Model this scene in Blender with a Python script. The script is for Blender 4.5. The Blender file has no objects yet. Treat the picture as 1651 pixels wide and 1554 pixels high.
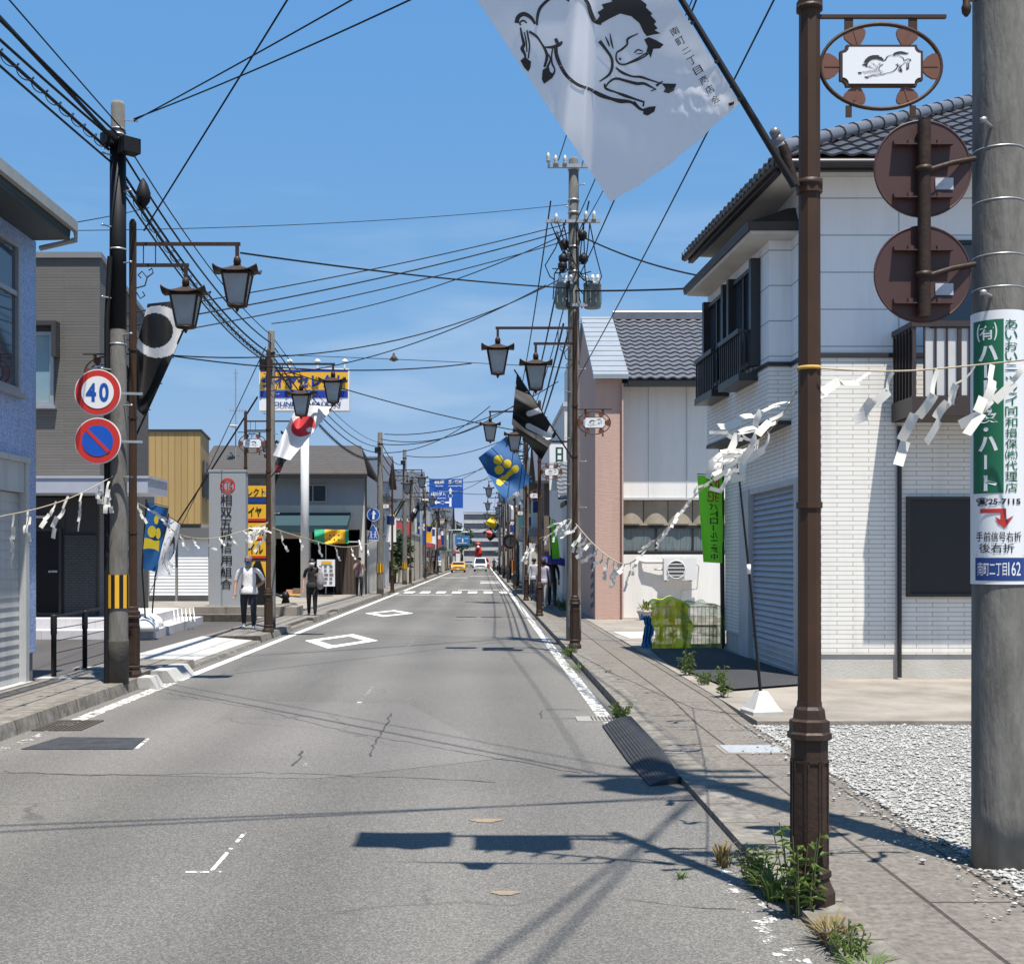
import bpy, bmesh, math, random
from mathutils import Vector, Matrix, noise as mnoise
from mathutils.geometry import tessellate_polygon

random.seed(7)
SC = bpy.context.scene
COL = SC.collection
R = math.radians

# ---------------------------------------------------------------- camera, sky, sun, exposure
F, CX, HZ, H = 2000.0, 780.0, 901.0, 1.7          # focal length in photo pixels, vanishing point, eye height
cam = bpy.data.cameras.new('camera')
cam.sensor_fit = 'HORIZONTAL'; cam.sensor_width = 36.0; cam.lens = 36.0*F/1651.0
cam.shift_x = (825.5-CX)/1651.0; cam.shift_y = (HZ-777.0)/1651.0
cam.clip_start = 0.05; cam.clip_end = 9000
camo = bpy.data.objects.new('camera', cam); COL.objects.link(camo)
camo.location = (0, 0, H); camo.rotation_euler = (R(90), 0, 0)
SC.camera = camo

SUN = Vector((0.125, -0.28, 1.0)).normalized()     # towards the sun
el = math.asin(SUN.z)
world = bpy.data.worlds.new('World'); SC.world = world; world.use_nodes = True
wn = world.node_tree; wn.nodes.clear()
sky = wn.nodes.new('ShaderNodeTexSky'); sky.sky_type = 'NISHITA'; sky.sun_disc = False
sky.sun_elevation = el; sky.sun_rotation = math.atan2(SUN.x, SUN.y)
sky.altitude = 0; sky.air_density = 1.0; sky.dust_density = 0.0; sky.ozone_density = 1.6
bg = wn.nodes.new('ShaderNodeBackground'); bg.inputs['Strength'].default_value = 0.10
wo = wn.nodes.new('ShaderNodeOutputWorld')
# thin cirrus: a little white mixed into the sky by noise
tc = wn.nodes.new('ShaderNodeTexCoord'); mp = wn.nodes.new('ShaderNodeMapping')
mp.inputs['Scale'].default_value = (3.0, 3.0, 16.0)
nz = wn.nodes.new('ShaderNodeTexNoise'); nz.inputs['Scale'].default_value = 1.6; nz.inputs['Detail'].default_value = 6
cr = wn.nodes.new('ShaderNodeValToRGB'); cr.color_ramp.elements[0].position = .52; cr.color_ramp.elements[1].position = .8
cr.color_ramp.elements[1].color = (.32, .32, .32, 1)
sx = wn.nodes.new('ShaderNodeSeparateXYZ'); rg = wn.nodes.new('ShaderNodeMapRange')
rg.inputs['From Min'].default_value = .34; rg.inputs['From Max'].default_value = .18
mu = wn.nodes.new('ShaderNodeMath'); mu.operation = 'MULTIPLY'
mx = wn.nodes.new('ShaderNodeMixRGB'); mx.inputs['Color2'].default_value = (4.4, 5.0, 5.6, 1)
L = wn.links.new
L(tc.outputs['Generated'], mp.inputs['Vector']); L(mp.outputs['Vector'], nz.inputs['Vector'])
L(nz.outputs['Fac'], cr.inputs['Fac']); L(tc.outputs['Generated'], sx.inputs[0]); L(sx.outputs['Z'], rg.inputs['Value'])
L(cr.outputs['Color'], mu.inputs[0]); L(rg.outputs['Result'], mu.inputs[1])
# the physical sky, graded channel by channel to the camera's blue
spc = wn.nodes.new('ShaderNodeSeparateColor'); cmb = wn.nodes.new('ShaderNodeCombineColor'); L(sky.outputs[0], spc.inputs[0])
for ch, (g_, a_) in enumerate(((.70, .64), (.33, 1.55), (.06, 3.75))):
    pw = wn.nodes.new('ShaderNodeMath'); pw.operation = 'POWER'; pw.inputs[1].default_value = g_; L(spc.outputs[ch], pw.inputs[0])
    ml = wn.nodes.new('ShaderNodeMath'); ml.operation = 'MULTIPLY'; ml.inputs[1].default_value = a_; L(pw.outputs[0], ml.inputs[0]); L(ml.outputs[0], cmb.inputs[ch])
L(mu.outputs[0], mx.inputs['Fac']); L(cmb.outputs[0], mx.inputs['Color1']); L(mx.outputs[0], bg.inputs['Color'])
L(bg.outputs[0], wo.inputs['Surface'])

sl = bpy.data.lights.new('sun', 'SUN'); sl.energy = 5.0; sl.angle = R(0.53); sl.color = (1.0, .945, .86)
so = bpy.data.objects.new('sun', sl); COL.objects.link(so)
so.rotation_euler = SUN.to_track_quat('Z', 'Y').to_euler(); so.location = (0, -10, 40)
SC.view_settings.view_transform = 'Standard'; SC.view_settings.look = 'None'
SC.view_settings.gamma = 1.0; SC.view_settings.exposure = 0.84

# ---------------------------------------------------------------- helpers
def P(px, py, Y): return Vector(((px-CX)*Y/F, Y, H+(HZ-py)*Y/F))
def G(px, py, z=0.0):
    Y = F*(H-z)/(py-HZ); return Vector(((px-CX)*Y/F, Y, z))
def X_(px, Y): return (px-CX)*Y/F
def Z_(py, Y): return H+(HZ-py)*Y/F
V = Vector

_M = {}
def mat(name, col, rough=.7, metal=0.0, ns=0, na=0.0, bump=0.0, bs=0, col2=None, trans=0.0, stretch=None, spec=.5, cracks=0, brick=None, stain=0, bvar=.86):
    """Procedural principled material. ns/na: noise scale and amount of colour variation, bump/bs bump strength and scale."""
    if name in _M: return _M[name]
    m = bpy.data.materials.new(name); m.use_nodes = True; _M[name] = m
    nt = m.node_tree; b = nt.nodes['Principled BSDF']; N = nt.nodes.new; K = nt.links.new
    b.inputs['Roughness'].default_value = rough; b.inputs['Metallic'].default_value = metal
    b.inputs['Specular IOR Level'].default_value = spec
    b.inputs['Base Color'].default_value = (*col, 1)
    tc = N('ShaderNodeTexCoord'); vec = tc.outputs['Object']
    if stretch:
        mp = N('ShaderNodeMapping'); mp.inputs['Scale'].default_value = stretch; K(vec, mp.inputs[0]); svec = mp.outputs[0]
    else: svec = vec
    out = None
    if ns:
        c2 = col2 or tuple(c*.55 for c in col)
        n = N('ShaderNodeTexNoise'); n.inputs['Scale'].default_value = ns; n.inputs['Detail'].default_value = 8; n.inputs['Roughness'].default_value = .65
        K(svec, n.inputs['Vector'])
        r = N('ShaderNodeMapRange'); r.inputs['From Min'].default_value = .38; r.inputs['From Max'].default_value = .72; r.inputs['To Max'].default_value = na
        K(n.outputs['Fac'], r.inputs['Value'])
        x = N('ShaderNodeMixRGB'); x.inputs['Color1'].default_value = (*col, 1); x.inputs['Color2'].default_value = (*c2, 1)
        K(r.outputs[0], x.inputs['Fac']); out = x.outputs[0]
    hgt = None
    if stain:   # rain streaks and grime: their own shape, running down the wall
        mp2 = N('ShaderNodeMapping'); mp2.inputs['Scale'].default_value = (2.2, 2.2, .22); K(vec, mp2.inputs[0])
        n = N('ShaderNodeTexNoise'); n.inputs['Scale'].default_value = 1.6; n.inputs['Detail'].default_value = 9; n.inputs['Roughness'].default_value = .7; K(mp2.outputs[0], n.inputs['Vector'])
        r = N('ShaderNodeMapRange'); r.inputs['From Min'].default_value = .46; r.inputs['From Max'].default_value = .74; r.inputs['To Min'].default_value = 1; r.inputs['To Max'].default_value = 1-stain; K(n.outputs['Fac'], r.inputs['Value'])
        x = N('ShaderNodeMixRGB'); x.blend_type = 'MULTIPLY'; x.inputs['Fac'].default_value = 1
        if out: K(out, x.inputs['Color1'])
        else: x.inputs['Color1'].default_value = (*col, 1)
        K(r.outputs[0], x.inputs['Color2']); out = x.outputs[0]
    if brick:   # (width, height, mortar, mortar colour, mortar strength, offset, axes) axes: 'wall' (x+y, z) or 'floor' (y, x)
        w_, h_, mo, mc, st, off, ax = brick
        s = N('ShaderNodeSeparateXYZ'); K(vec, s.inputs[0]); c = N('ShaderNodeCombineXYZ')
        if ax == 'wall':
            a = N('ShaderNodeMath'); K(s.outputs['X'], a.inputs[0]); K(s.outputs['Y'], a.inputs[1]); K(a.outputs[0], c.inputs['X']); K(s.outputs['Z'], c.inputs['Y'])
        else:
            K(s.outputs['Y'], c.inputs['X']); K(s.outputs['X'], c.inputs['Y'])
        bt = N('ShaderNodeTexBrick'); bt.inputs['Scale'].default_value = 1; bt.inputs['Brick Width'].default_value = w_; bt.inputs['Row Height'].default_value = h_
        bt.inputs['Mortar Size'].default_value = mo; bt.inputs['Mortar Smooth'].default_value = .3; bt.offset = off
        bt.inputs['Color1'].default_value = (1, 1, 1, 1); bt.inputs['Color2'].default_value = (bvar, bvar, bvar, 1); bt.inputs['Mortar'].default_value = (*mc, 1)
        K(c.outputs[0], bt.inputs['Vector'])
        x = N('ShaderNodeMixRGB'); x.blend_type = 'MULTIPLY'; x.inputs['Fac'].default_value = st
        if out: K(out, x.inputs['Color1'])
        else: x.inputs['Color1'].default_value = (*col, 1)
        K(bt.outputs['Color'], x.inputs['Color2']); out = x.outputs[0]
        iv = N('ShaderNodeMath'); iv.operation = 'SUBTRACT'; iv.inputs[0].default_value = 1; K(bt.outputs['Fac'], iv.inputs[1]); hgt = iv.outputs[0]
    if cracks:
        v = N('ShaderNodeTexVoronoi'); v.feature = 'DISTANCE_TO_EDGE'; v.inputs['Scale'].default_value = cracks
        n2 = N('ShaderNodeTexNoise'); n2.inputs['Scale'].default_value = 2.5; n2.inputs['Detail'].default_value = 6
        K(vec, n2.inputs['Vector'])
        ad = N('ShaderNodeMixRGB'); ad.inputs['Fac'].default_value = .25; K(vec, ad.inputs['Color1']); K(n2.outputs['Color'], ad.inputs['Color2']); K(ad.outputs[0], v.inputs['Vector'])
        r = N('ShaderNodeMapRange'); r.inputs['From Max'].default_value = .006*cracks; r.inputs['To Min'].default_value = .55; r.inputs['To Max'].default_value = 1
        K(v.outputs['Distance'], r.inputs['Value'])
        n3 = N('ShaderNodeTexNoise'); n3.inputs['Scale'].default_value = .35; K(vec, n3.inputs['Vector'])
        r3 = N('ShaderNodeMapRange'); r3.inputs['From Min'].default_value = .52; r3.inputs['From Max'].default_value = .6; K(n3.outputs['Fac'], r3.inputs['Value'])
        x = N('ShaderNodeMixRGB'); x.blend_type = 'MULTIPLY'; K(r3.outputs[0], x.inputs['Fac'])
        if out: K(out, x.inputs['Color1'])
        else: x.inputs['Color1'].default_value = (*col, 1)
        K(r.outputs[0], x.inputs['Color2']); out = x.outputs[0]
    if out: K(out, b.inputs['Base Color'])
    if bump:
        bp = N('ShaderNodeBump'); bp.inputs['Strength'].default_value = bump; bp.inputs['Distance'].default_value = .02
        if hgt is None or bs:
            n = N('ShaderNodeTexNoise'); n.inputs['Scale'].default_value = bs or 30; n.inputs['Detail'].default_value = 5
            K(svec, n.inputs['Vector'])
            if hgt is not None:
                a = N('ShaderNodeMath'); a.operation = 'MULTIPLY_ADD'; a.inputs[1].default_value = .35; K(n.outputs['Fac'], a.inputs[0]); K(hgt, a.inputs[2]); K(a.outputs[0], bp.inputs['Height'])
            else: K(n.outputs['Fac'], bp.inputs['Height'])
        else: K(hgt, bp.inputs['Height'])
        K(bp.outputs[0], b.inputs['Normal'])
    if trans:
        t = N('ShaderNodeBsdfTranslucent'); mi = N('ShaderNodeMixShader'); mi.inputs[0].default_value = trans
        if out: K(out, t.inputs['Color'])
        else: t.inputs['Color'].default_value = (*col, 1)
        K(b.outputs[0], mi.inputs[1]); K(t.outputs[0], mi.inputs[2]); K(mi.outputs[0], nt.nodes['Material Output'].inputs['Surface'])
    return m

ORG = {}
def tag(o, label=None, cat=None, group=None, kind=None):
    if label: o['label'] = label
    if cat: o['category'] = cat
    if group: o['group'] = group
    if kind: o['kind'] = kind
    return o
def thing(name, label, cat, loc, rotz=0.0, group=None):
    o = bpy.data.objects.new(name, None); COL.objects.link(o); o.empty_display_size = .2
    o.location = loc; o.rotation_euler = (0, 0, rotz); ORG[o] = V(loc) if not rotz else V((0, 0, 0))
    return tag(o, label, cat, group)
def copy_tree(o, parent=None):
    c = o.copy(); COL.objects.link(c)
    if parent: c.parent = parent
    for ch in list(o.children): copy_tree(ch, c)
    return c

SPLIT = {'step_bolt', 'crossarm', 'steel_band', 'clamp_arm', 'stiffener', 'shutter_box', 'bracket', 'clip', 'insulator', 'bushing', 'flood_lamp', 'lens', 'eyes', 'ears', 'leg', 'cable_box', 'wall_bracket', 'cut_out_switch', 'wing', 'yellow_panel', 'red_band', 'blue_band', 'roof_trim'}
class MB:
    def __init__(s): s.v = []; s.f = []; s.mi = []; s.sm = []
    def add(s, vs, fs, mi=0, smooth=False):
        b = len(s.v); s.v += [tuple(v) for v in vs]
        for f in fs: s.f.append([i+b for i in f]); s.mi.append(mi); s.sm.append(smooth)
        return s
    def quad(s, a, b, c, d, mi=0): return s.add([a, b, c, d], [(0, 1, 2, 3)], mi)
    def box(s, x0, x1, y0, y1, z0, z1, mi=0):
        return s.hexa([(x0, y0), (x1, y0), (x1, y1), (x0, y1)], z0, z1, mi)
    def hexa(s, poly, z0, z1, mi=0):
        n = len(poly); vs = [(p[0], p[1], z0) for p in poly]+[(p[0], p[1], z1) for p in poly]
        a = sum(poly[i][0]*poly[(i+1) % n][1]-poly[(i+1) % n][0]*poly[i][1] for i in range(n))
        fs = [tuple(range(n))[::-1], tuple(range(n, 2*n))]+[(i, (i+1) % n, n+(i+1) % n, n+i) for i in range(n)]
        if a < 0: fs = [f[::-1] for f in fs]
        return s.add(vs, fs, mi)
    def solid(s, top, bot, mi=0):
        """closed solid between two rings of equal length"""
        n = len(top)
        return s.add(list(bot)+list(top), [tuple(range(n))[::-1], tuple(range(n, 2*n))]+[(i, (i+1) % n, n+(i+1) % n, n+i) for i in range(n)], mi)
    def obox(s, c, ax, ay, az, mi=0):
        c, ax, ay, az = V(c), V(ax), V(ay), V(az)
        b = [c-ax-ay-az, c+ax-ay-az, c+ax+ay-az, c-ax+ay-az]; t = [p+2*az for p in b]
        return s.solid(t, b, mi)
    def bar(s, a, b, w, h=None, up=(0, 0, 1), mi=0):
        a, b = V(a), V(b); d = (b-a); l = d.length; d.normalize(); u = V(up)
        if abs(d.dot(u)) > .98: u = V((0, 1, 0))
        x = d.cross(u).normalized(); u = x.cross(d).normalized()
        return s.obox((a+b)/2, d*l/2, x*w/2, u*(h or w)/2, mi)
    def tube(s, pts, r, n=6, mi=0, smooth=True, cap=True):
        pts = [V(p) for p in pts]; m = len(pts); rs = r if isinstance(r, (list, tuple)) else [r]*m
        up = V((0, 0, 1)); vs = []; fs = []
        x = None
        for i, p in enumerate(pts):
            d = (pts[min(i+1, m-1)]-pts[max(i-1, 0)])
            d = d.normalized() if d.length > 1e-9 else V((0, 0, 1))
            if x is None:
                x = d.cross(up) if abs(d.dot(up)) < .95 else d.cross(V((1, 0, 0)))
            else: x = x-d*x.dot(d)
            x.normalize(); y = d.cross(x)
            for k in range(n):
                a = 2*math.pi*k/n; vs.append(p+(x*math.cos(a)+y*math.sin(a))*rs[i])
        for i in range(m-1):
            for k in range(n): fs.append((i*n+k, i*n+(k+1) % n, (i+1)*n+(k+1) % n, (i+1)*n+k))
        s.add(vs, fs, mi, smooth)
        if cap: s.add(vs[:n], [tuple(range(n))[::-1]], mi); s.add(vs[-n:], [tuple(range(n))], mi)
        return s
    def lathe(s, prof, n=16, c=(0, 0, 0), mi=0, smooth=True, rot=0, sx=1, sy=1):
        vs = []; fs = []; m = len(prof)
        for r, z in prof:
            for k in range(n):
                a = 2*math.pi*k/n+rot; vs.append((c[0]+r*sx*math.cos(a), c[1]+r*sy*math.sin(a), c[2]+z))
        for i in range(m-1):
            for k in range(n): fs.append((i*n+k, i*n+(k+1) % n, (i+1)*n+(k+1) % n, (i+1)*n+k))
        fs.append(tuple(range(n))[::-1]); fs.append(tuple(range((m-1)*n, m*n)))
        return s.add(vs, fs, mi, smooth)
    def disc(s, c, r, ax='y', th=.02, n=40, mi=0, r2=None):
        """round plate facing along -y (ax y); c its centre"""
        c = V(c); ring = [(math.cos(2*math.pi*k/n), math.sin(2*math.pi*k/n)) for k in range(n)]
        f = [V((c.x+a*r, c.y-th/2, c.z+b*(r2 or r))) for a, b in ring]; g = [V((p.x, p.y+th, p.z)) for p in f]
        return s.solid(f[::-1], g[::-1], mi)
    def poly(s, pts, mi=0):
        pts = [V(p) for p in pts]; s.add(pts, tessellate_polygon([pts]), mi); return s
    def grid(s, fn, nu, nv, mi=0, smooth=True, mf=None):
        vs = [fn(i/nu, j/nv) for j in range(nv+1) for i in range(nu+1)]
        b = len(s.v); s.v += [tuple(v) for v in vs]
        for j in range(nv):
            for i in range(nu):
                a = b+j*(nu+1)+i; s.f.append([a, a+1, a+nu+2, a+nu+1]); s.sm.append(smooth)
                s.mi.append(mf((i+.5)/nu, (j+.5)/nv) if mf else mi)
        return s
    def ring(s, c, rx, rz, r, n=40, m=6, mi=0):
        c = V(c); pts = [V((c.x+rx*math.cos(2*math.pi*k/n), c.y, c.z+rz*math.sin(2*math.pi*k/n))) for k in range(n+1)]
        return s.tube(pts, r, m, mi, cap=False)
    def pieces(s):
        par = list(range(len(s.v)))
        def find(i):
            while par[i] != i: par[i] = par[par[i]]; i = par[i]
            return i
        at = {}
        for i, v in enumerate(s.v):
            k = (round(v[0], 5), round(v[1], 5), round(v[2], 5)); j = at.setdefault(k, i); par[find(i)] = find(j)
        for f in s.f:
            for i in f[1:]: par[find(i)] = find(f[0])
        grp = {}
        for q, f in enumerate(s.f): grp.setdefault(find(f[0]), []).append(q)
        out = []
        for fs in grp.values():
            m = MB(); ix = {}
            for q in fs:
                g = []
                for i in s.f[q]:
                    if i not in ix: ix[i] = len(m.v); m.v.append(s.v[i])
                    g.append(ix[i])
                m.f.append(g); m.mi.append(s.mi[q]); m.sm.append(s.sm[q])
            out.append(m)
        return out
    def build(s, name, mats, parent=None, kind=None, solidify=0):
        if parent is not None and name in SPLIT:
            for p in s.pieces(): o = p.build1(name, mats, parent, kind)
            return o
        return s.build1(name, mats, parent, kind)
    def build1(s, name, mats, parent=None, kind=None):
        if not isinstance(mats, (list, tuple)): mats = [mats]
        if parent is not None:
            root = parent
            while root.parent: root = root.parent
            org = ORG.get(root, V((0, 0, 0)))
        else:
            xs = [v[0] for v in s.v]; ys = [v[1] for v in s.v]; zs = [v[2] for v in s.v]
            org = V(((min(xs)+max(xs))/2, (min(ys)+max(ys))/2, min(zs)))
            if kind == 'structure' or kind == 'stuff': org = V((0, 0, 0))
        me = bpy.data.meshes.new(name)
        me.from_pydata([(v[0]-org.x, v[1]-org.y, v[2]-org.z) for v in s.v], [], s.f)
        me.polygons.foreach_set('material_index', s.mi); me.polygons.foreach_set('use_smooth', s.sm)
        for m in mats: me.materials.append(m)
        me.update()
        o = bpy.data.objects.new(name, me); COL.objects.link(o)
        if parent is not None: o.parent = parent
        else: o.location = org; ORG[o] = org
        if kind: o['kind'] = kind
        return o

_tx = {}
def text2d(body, bold=0.0):
    """filled glyph outlines of a line of writing, scaled to the unit square"""
    k = (body, bold)
    if k in _tx: return _tx[k]
    c = bpy.data.curves.new('writing', 'FONT'); c.body = body; c.offset = bold; c.resolution_u = 4 if ord(body[0]) < 256 or len(body) < 3 else 2
    o = bpy.data.objects.new('writing', c); COL.objects.link(o)
    dg = bpy.context.evaluated_depsgraph_get(); dg.update()
    m = bpy.data.meshes.new_from_object(o.evaluated_get(dg))
    vs = [(v.co.x, v.co.y) for v in m.vertices]; fs = [tuple(p.vertices) for p in m.polygons]
    bpy.data.objects.remove(o); bpy.data.curves.remove(c); bpy.data.meshes.remove(m)
    if not vs: _tx[k] = ([], [], 1); return _tx[k]
    x0 = min(v[0] for v in vs); x1 = max(v[0] for v in vs); y0 = min(v[1] for v in vs); y1 = max(v[1] for v in vs)
    w, h = max(x1-x0, 1e-6), max(y1-y0, 1e-6)
    _tx[k] = ([((x-x0)/w, (y-y0)/h) for x, y in vs], fs, w/h)
    return _tx[k]
def write(mb, body, fn, u0, u1, v0, v1, bold=.0, mi=0, keep=False, mirror=False):
    """body fitted into the rectangle u0..u1, v0..v1 of a surface fn(u, v) -> point"""
    vs, fs, asp = text2d(body, bold)
    if keep:
        w = (v1-v0)*asp
        if w < u1-u0: c = (u0+u1)/2; u0, u1 = c-w/2, c+w/2
    mb.add([fn(u0+(u1-u0)*(1-x if mirror else x), v0+(v1-v0)*y) for x, y in vs], fs, mi)
def write_col(mb, body, fn, u0, u1, vtop, vbot, bold=.0, mi=0, fill=.84, mirror=False):
    n = len(body); st = (vtop-vbot)/n
    for i, ch in enumerate(body):
        if ch == ' ': continue
        a = vtop-st*(i+1)+st*(1-fill)/2; b = a+st*fill
        asp = text2d(ch, bold)[2]; U0, U1 = u0, u1
        if ch in '・':
            c = (u0+u1)/2; q = (u1-u0)*.14; U0, U1 = c-q, c+q; m = (a+b)/2; a, b = m-q, m+q
        elif ch in 'ー|':
            c = (u0+u1)/2; q = (u1-u0)*.09; write(mb, '|', fn, c-q, c+q, a, b, bold, mi, mirror=mirror); continue
        elif ch in '一二':
            m = (a+b)/2; q = (b-a)*.32; a, b = m-q, m+q
        elif ch in 'ッ': U0 = u0+(u1-u0)*.15; U1 = u1-(u1-u0)*.1; b = a+(b-a)*.75
        write(mb, ch, fn, U0, U1, a, b, bold, mi, mirror=mirror)

def ribbon(mb, pts, fn, closed=False, mi=0, step=None):
    """ink stroke: pts (x, y, width) in drawing units, swept on a surface fn(x, y)"""
    q = []
    n = len(pts)
    for i in range(n-1):                       # Catmull-Rom
        p0, p1, p2, p3 = pts[max(i-1, 0)], pts[i], pts[i+1], pts[min(i+2, n-1)]
        for k in range(4):
            t = k/4
            q.append(tuple(.5*((2*p1[a])+(-p0[a]+p2[a])*t+(2*p0[a]-5*p1[a]+4*p2[a]-p3[a])*t*t+(-p0[a]+3*p1[a]-3*p2[a]+p3[a])*t**3) for a in range(3)))
    q.append(pts[-1]); vs = []
    for i, p in enumerate(q):
        a, b = q[max(i-1, 0)], q[min(i+1, len(q)-1)]; dx, dy = b[0]-a[0], b[1]-a[1]; l = math.hypot(dx, dy) or 1
        nx, ny = -dy/l*p[2]/2, dx/l*p[2]/2
        vs += [fn(p[0]+nx, p[1]+ny), fn(p[0]-nx, p[1]-ny)]
    mb.add(vs, [(2*i, 2*i+1, 2*i+3, 2*i+2) for i in range(len(q)-1)], mi)
def inkpoly(mb, pts, fn, mi=0):
    t = tessellate_polygon([[V((x, y, 0)) for x, y in pts]])
    # split the triangles so that the ink follows a curved surface
    vs = [V((x, y, 0)) for x, y in pts]; tri = [[vs[i] for i in f] for f in t]
    for _ in range(2):
        nt = []
        for a, b, c in tri:
            ab, bc, ca = (a+b)/2, (b+c)/2, (c+a)/2; nt += [[a, ab, ca], [ab, b, bc], [ca, bc, c], [ab, bc, ca]]
        tri = nt
    for tr in tri: mb.add([fn(p.x, p.y) for p in tr], [(0, 1, 2)], mi)

# a leaping horse drawn in ink; coordinates are drawing units (x right, y down)
HORSE_S = [
 [(358, 118, 6), (360, 80, 9), (372, 40, 10), (405, 5, 9), (445, -20, 8), (480, -15, 9), (505, 8, 5)],
 [(505, -30, 8), (560, -15, 10), (590, 15, 12), (605, 60, 14), (622, 95, 15), (655, 108, 14)],
 [(822, 156, 3), (775, 180, 7), (772, 205, 6), (745, 230, 7), (724, 245, 5), (724, 280, 6), (750, 298, 6), (800, 285, 5), (850, 262, 5), (885, 232, 4)],
 [(805, 245, 4), (822, 230, 5), (845, 238, 3)], [(815, 250, 3), (845, 245, 3)], [(735, 268, 7), (744, 276, 6)],
 [(770, 292, 3), (815, 272, 5), (860, 245, 4)],
 [(645, 190, 12), (672, 225, 9), (700, 268, 9), (703, 310, 9), (688, 345, 8), (645, 376, 4)], [(693, 155, 3), (700, 195, 6), (708, 225, 3)], [(672, 170, 3), (686, 200, 6), (690, 215, 3)],
 [(720, 312, 5), (750, 335, 9), (795, 352, 6), (835, 355, 8), (875, 368, 6), (930, 385, 4)], [(672, 402, 5), (690, 378, 6), (720, 362, 8), (765, 372, 9), (815, 385, 10), (850, 385, 9), (885, 402, 6), (905, 412, 4)],
 [(905, 395, 9), (935, 375, 4)], [(880, 420, 3), (905, 410, 5)],
 [(668, 385, 5), (675, 408, 8), (720, 425, 6), (760, 440, 10), (805, 455, 7), (850, 470, 6)], [(605, 412, 9), (650, 438, 14), (700, 455, 10), (740, 465, 14), (790, 470, 9), (830, 500, 9), (850, 508, 5)],
 [(800, 470, 12), (825, 495, 8)], [(845, 490, 6), (850, 465, 4)],
 [(444, 215, 12), (448, 255, 12), (465, 300, 12), (495, 350, 11), (545, 390, 10), (605, 412, 10)], [(390, 218, 4), (430, 218, 10), (462, 205, 12), (474, 192, 5)], [(443, 178, 10), (452, 200, 12)],
 [(265, 108, 14), (272, 80, 14), (298, 66, 14), (330, 82, 11), (350, 112, 8)], [(283, 118, 6), (280, 105, 5), (296, 96, 6), (312, 108, 4)],
 [(282, 128, 5), (290, 170, 8), (298, 205, 10), (290, 225, 12), (302, 250, 8), (305, 270, 6)], [(312, 140, 4), (318, 175, 6), (324, 215, 5), (318, 270, 5)], [(300, 150, 4), (308, 190, 5), (312, 240, 4)],
 [(322, 146, 8), (355, 168, 8), (378, 200, 6), (398, 235, 9), (404, 265, 10), (392, 310, 7)], [(430, 225, 5), (425, 260, 5), (428, 295, 6), (440, 322, 5), (430, 345, 8), (410, 352, 6)], [(410, 250, 4), (420, 275, 6), (405, 310, 8)],
]
HORSE_P = [
 [(632, 98), (652, 110), (690, 88), (740, 64), (790, 76), (828, 108), (848, 150), (862, 168), (895, 160), (925, 155), (898, 140), (912, 132), (896, 112), (906, 100), (880, 72), (888, 64), (858, 36), (862, 22), (828, -4), (790, -25), (720, -28), (690, -6), (705, 8), (655, 22), (664, 40), (636, 58), (646, 74)],
 [(850, 182), (872, 172), (905, 186), (940, 206), (922, 224), (892, 226), (880, 268), (868, 240), (855, 262), (866, 215)],
 [(930, 384), (998, 386), (986, 418), (962, 430), (938, 424), (948, 408)],
 [(846, 500), (872, 492), (904, 488), (897, 514), (866, 532), (846, 526)],
 [(282, 280), (302, 262), (331, 284), (328, 312), (318, 331), (300, 312)],
 [(384, 322), (412, 304), (418, 330), (437, 345), (428, 360), (390, 387), (380, 365)],
]
HORSE_TAIL = [[(505, -30, 16), (470, -70, 40), (400, -90, 50), (330, -70, 30), (290, -80, 6)]]
def horse(mb, fn, tail=True, thick=1.0, mi=0):
    for s in HORSE_S+(HORSE_TAIL if tail else []): ribbon(mb, [(x, y, w*thick) for x, y, w in s], fn, mi=mi)
    for p in HORSE_P: inkpoly(mb, p, fn, mi)

# ---------------------------------------------------------------- shared materials
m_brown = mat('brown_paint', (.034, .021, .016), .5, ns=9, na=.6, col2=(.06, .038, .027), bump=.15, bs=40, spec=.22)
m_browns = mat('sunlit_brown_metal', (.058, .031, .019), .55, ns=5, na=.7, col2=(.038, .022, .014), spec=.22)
m_leafm = mat('copper_brown_leaf', (.15, .058, .032), .5, ns=8, na=.5)
m_black = mat('black_metal', (.010, .010, .011), .5, ns=6, na=.4, col2=(.022, .022, .022), spec=.25)
m_cable = mat('black_rubber', (.010, .010, .012), .6, ns=4, na=.3, col2=(.02, .02, .02), spec=.2)
m_conc = mat('pole_concrete', (.175, .167, .15), .9, ns=9, na=1.0, col2=(.085, .08, .072), bump=.35, bs=45, stretch=(1, 1, .22))
m_white = mat('white_paint', (.66, .66, .65), .5, ns=3, na=.3, col2=(.54, .54, .52))
m_paper = mat('white_paper', (.68, .66, .61), .7, ns=8, na=.25, col2=(.7, .68, .6), trans=.3)
m_rope = mat('straw_rope', (.42, .35, .24), .9, ns=40, na=.6)
m_frost = mat('frosted_glass', (.30, .32, .33), .35, ns=6, na=.35, col2=(.5, .52, .52))
m_glass = mat('window_glass', (.03, .04, .055), .04, ns=.9, na=.5, col2=(.08, .10, .13), spec=.8)
m_ink = mat('black_ink', (.008, .008, .009), .6, ns=20, na=.2, col2=(.02, .02, .02))
m_steel = mat('galvanised_steel', (.42, .43, .44), .45, metal=.6, ns=12, na=.5)
m_blue = mat('sign_blue', (.012, .075, .34), .4, ns=4, na=.25, col2=(.02, .1, .36))
m_red = mat('sign_red', (.50, .030, .022), .45, ns=4, na=.3, col2=(.42, .035, .03))
m_yellow = mat('sign_yellow', (.72, .40, .02), .5, ns=4, na=.2, col2=(.62, .34, .03))
m_signw = mat('sign_white', (.74, .75, .76), .4, ns=3, na=.2, col2=(.64, .65, .65))
m_darkroof = mat('dark_trim', (.022, .020, .020), .5, ns=5, na=.4, col2=(.04, .036, .034))
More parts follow.
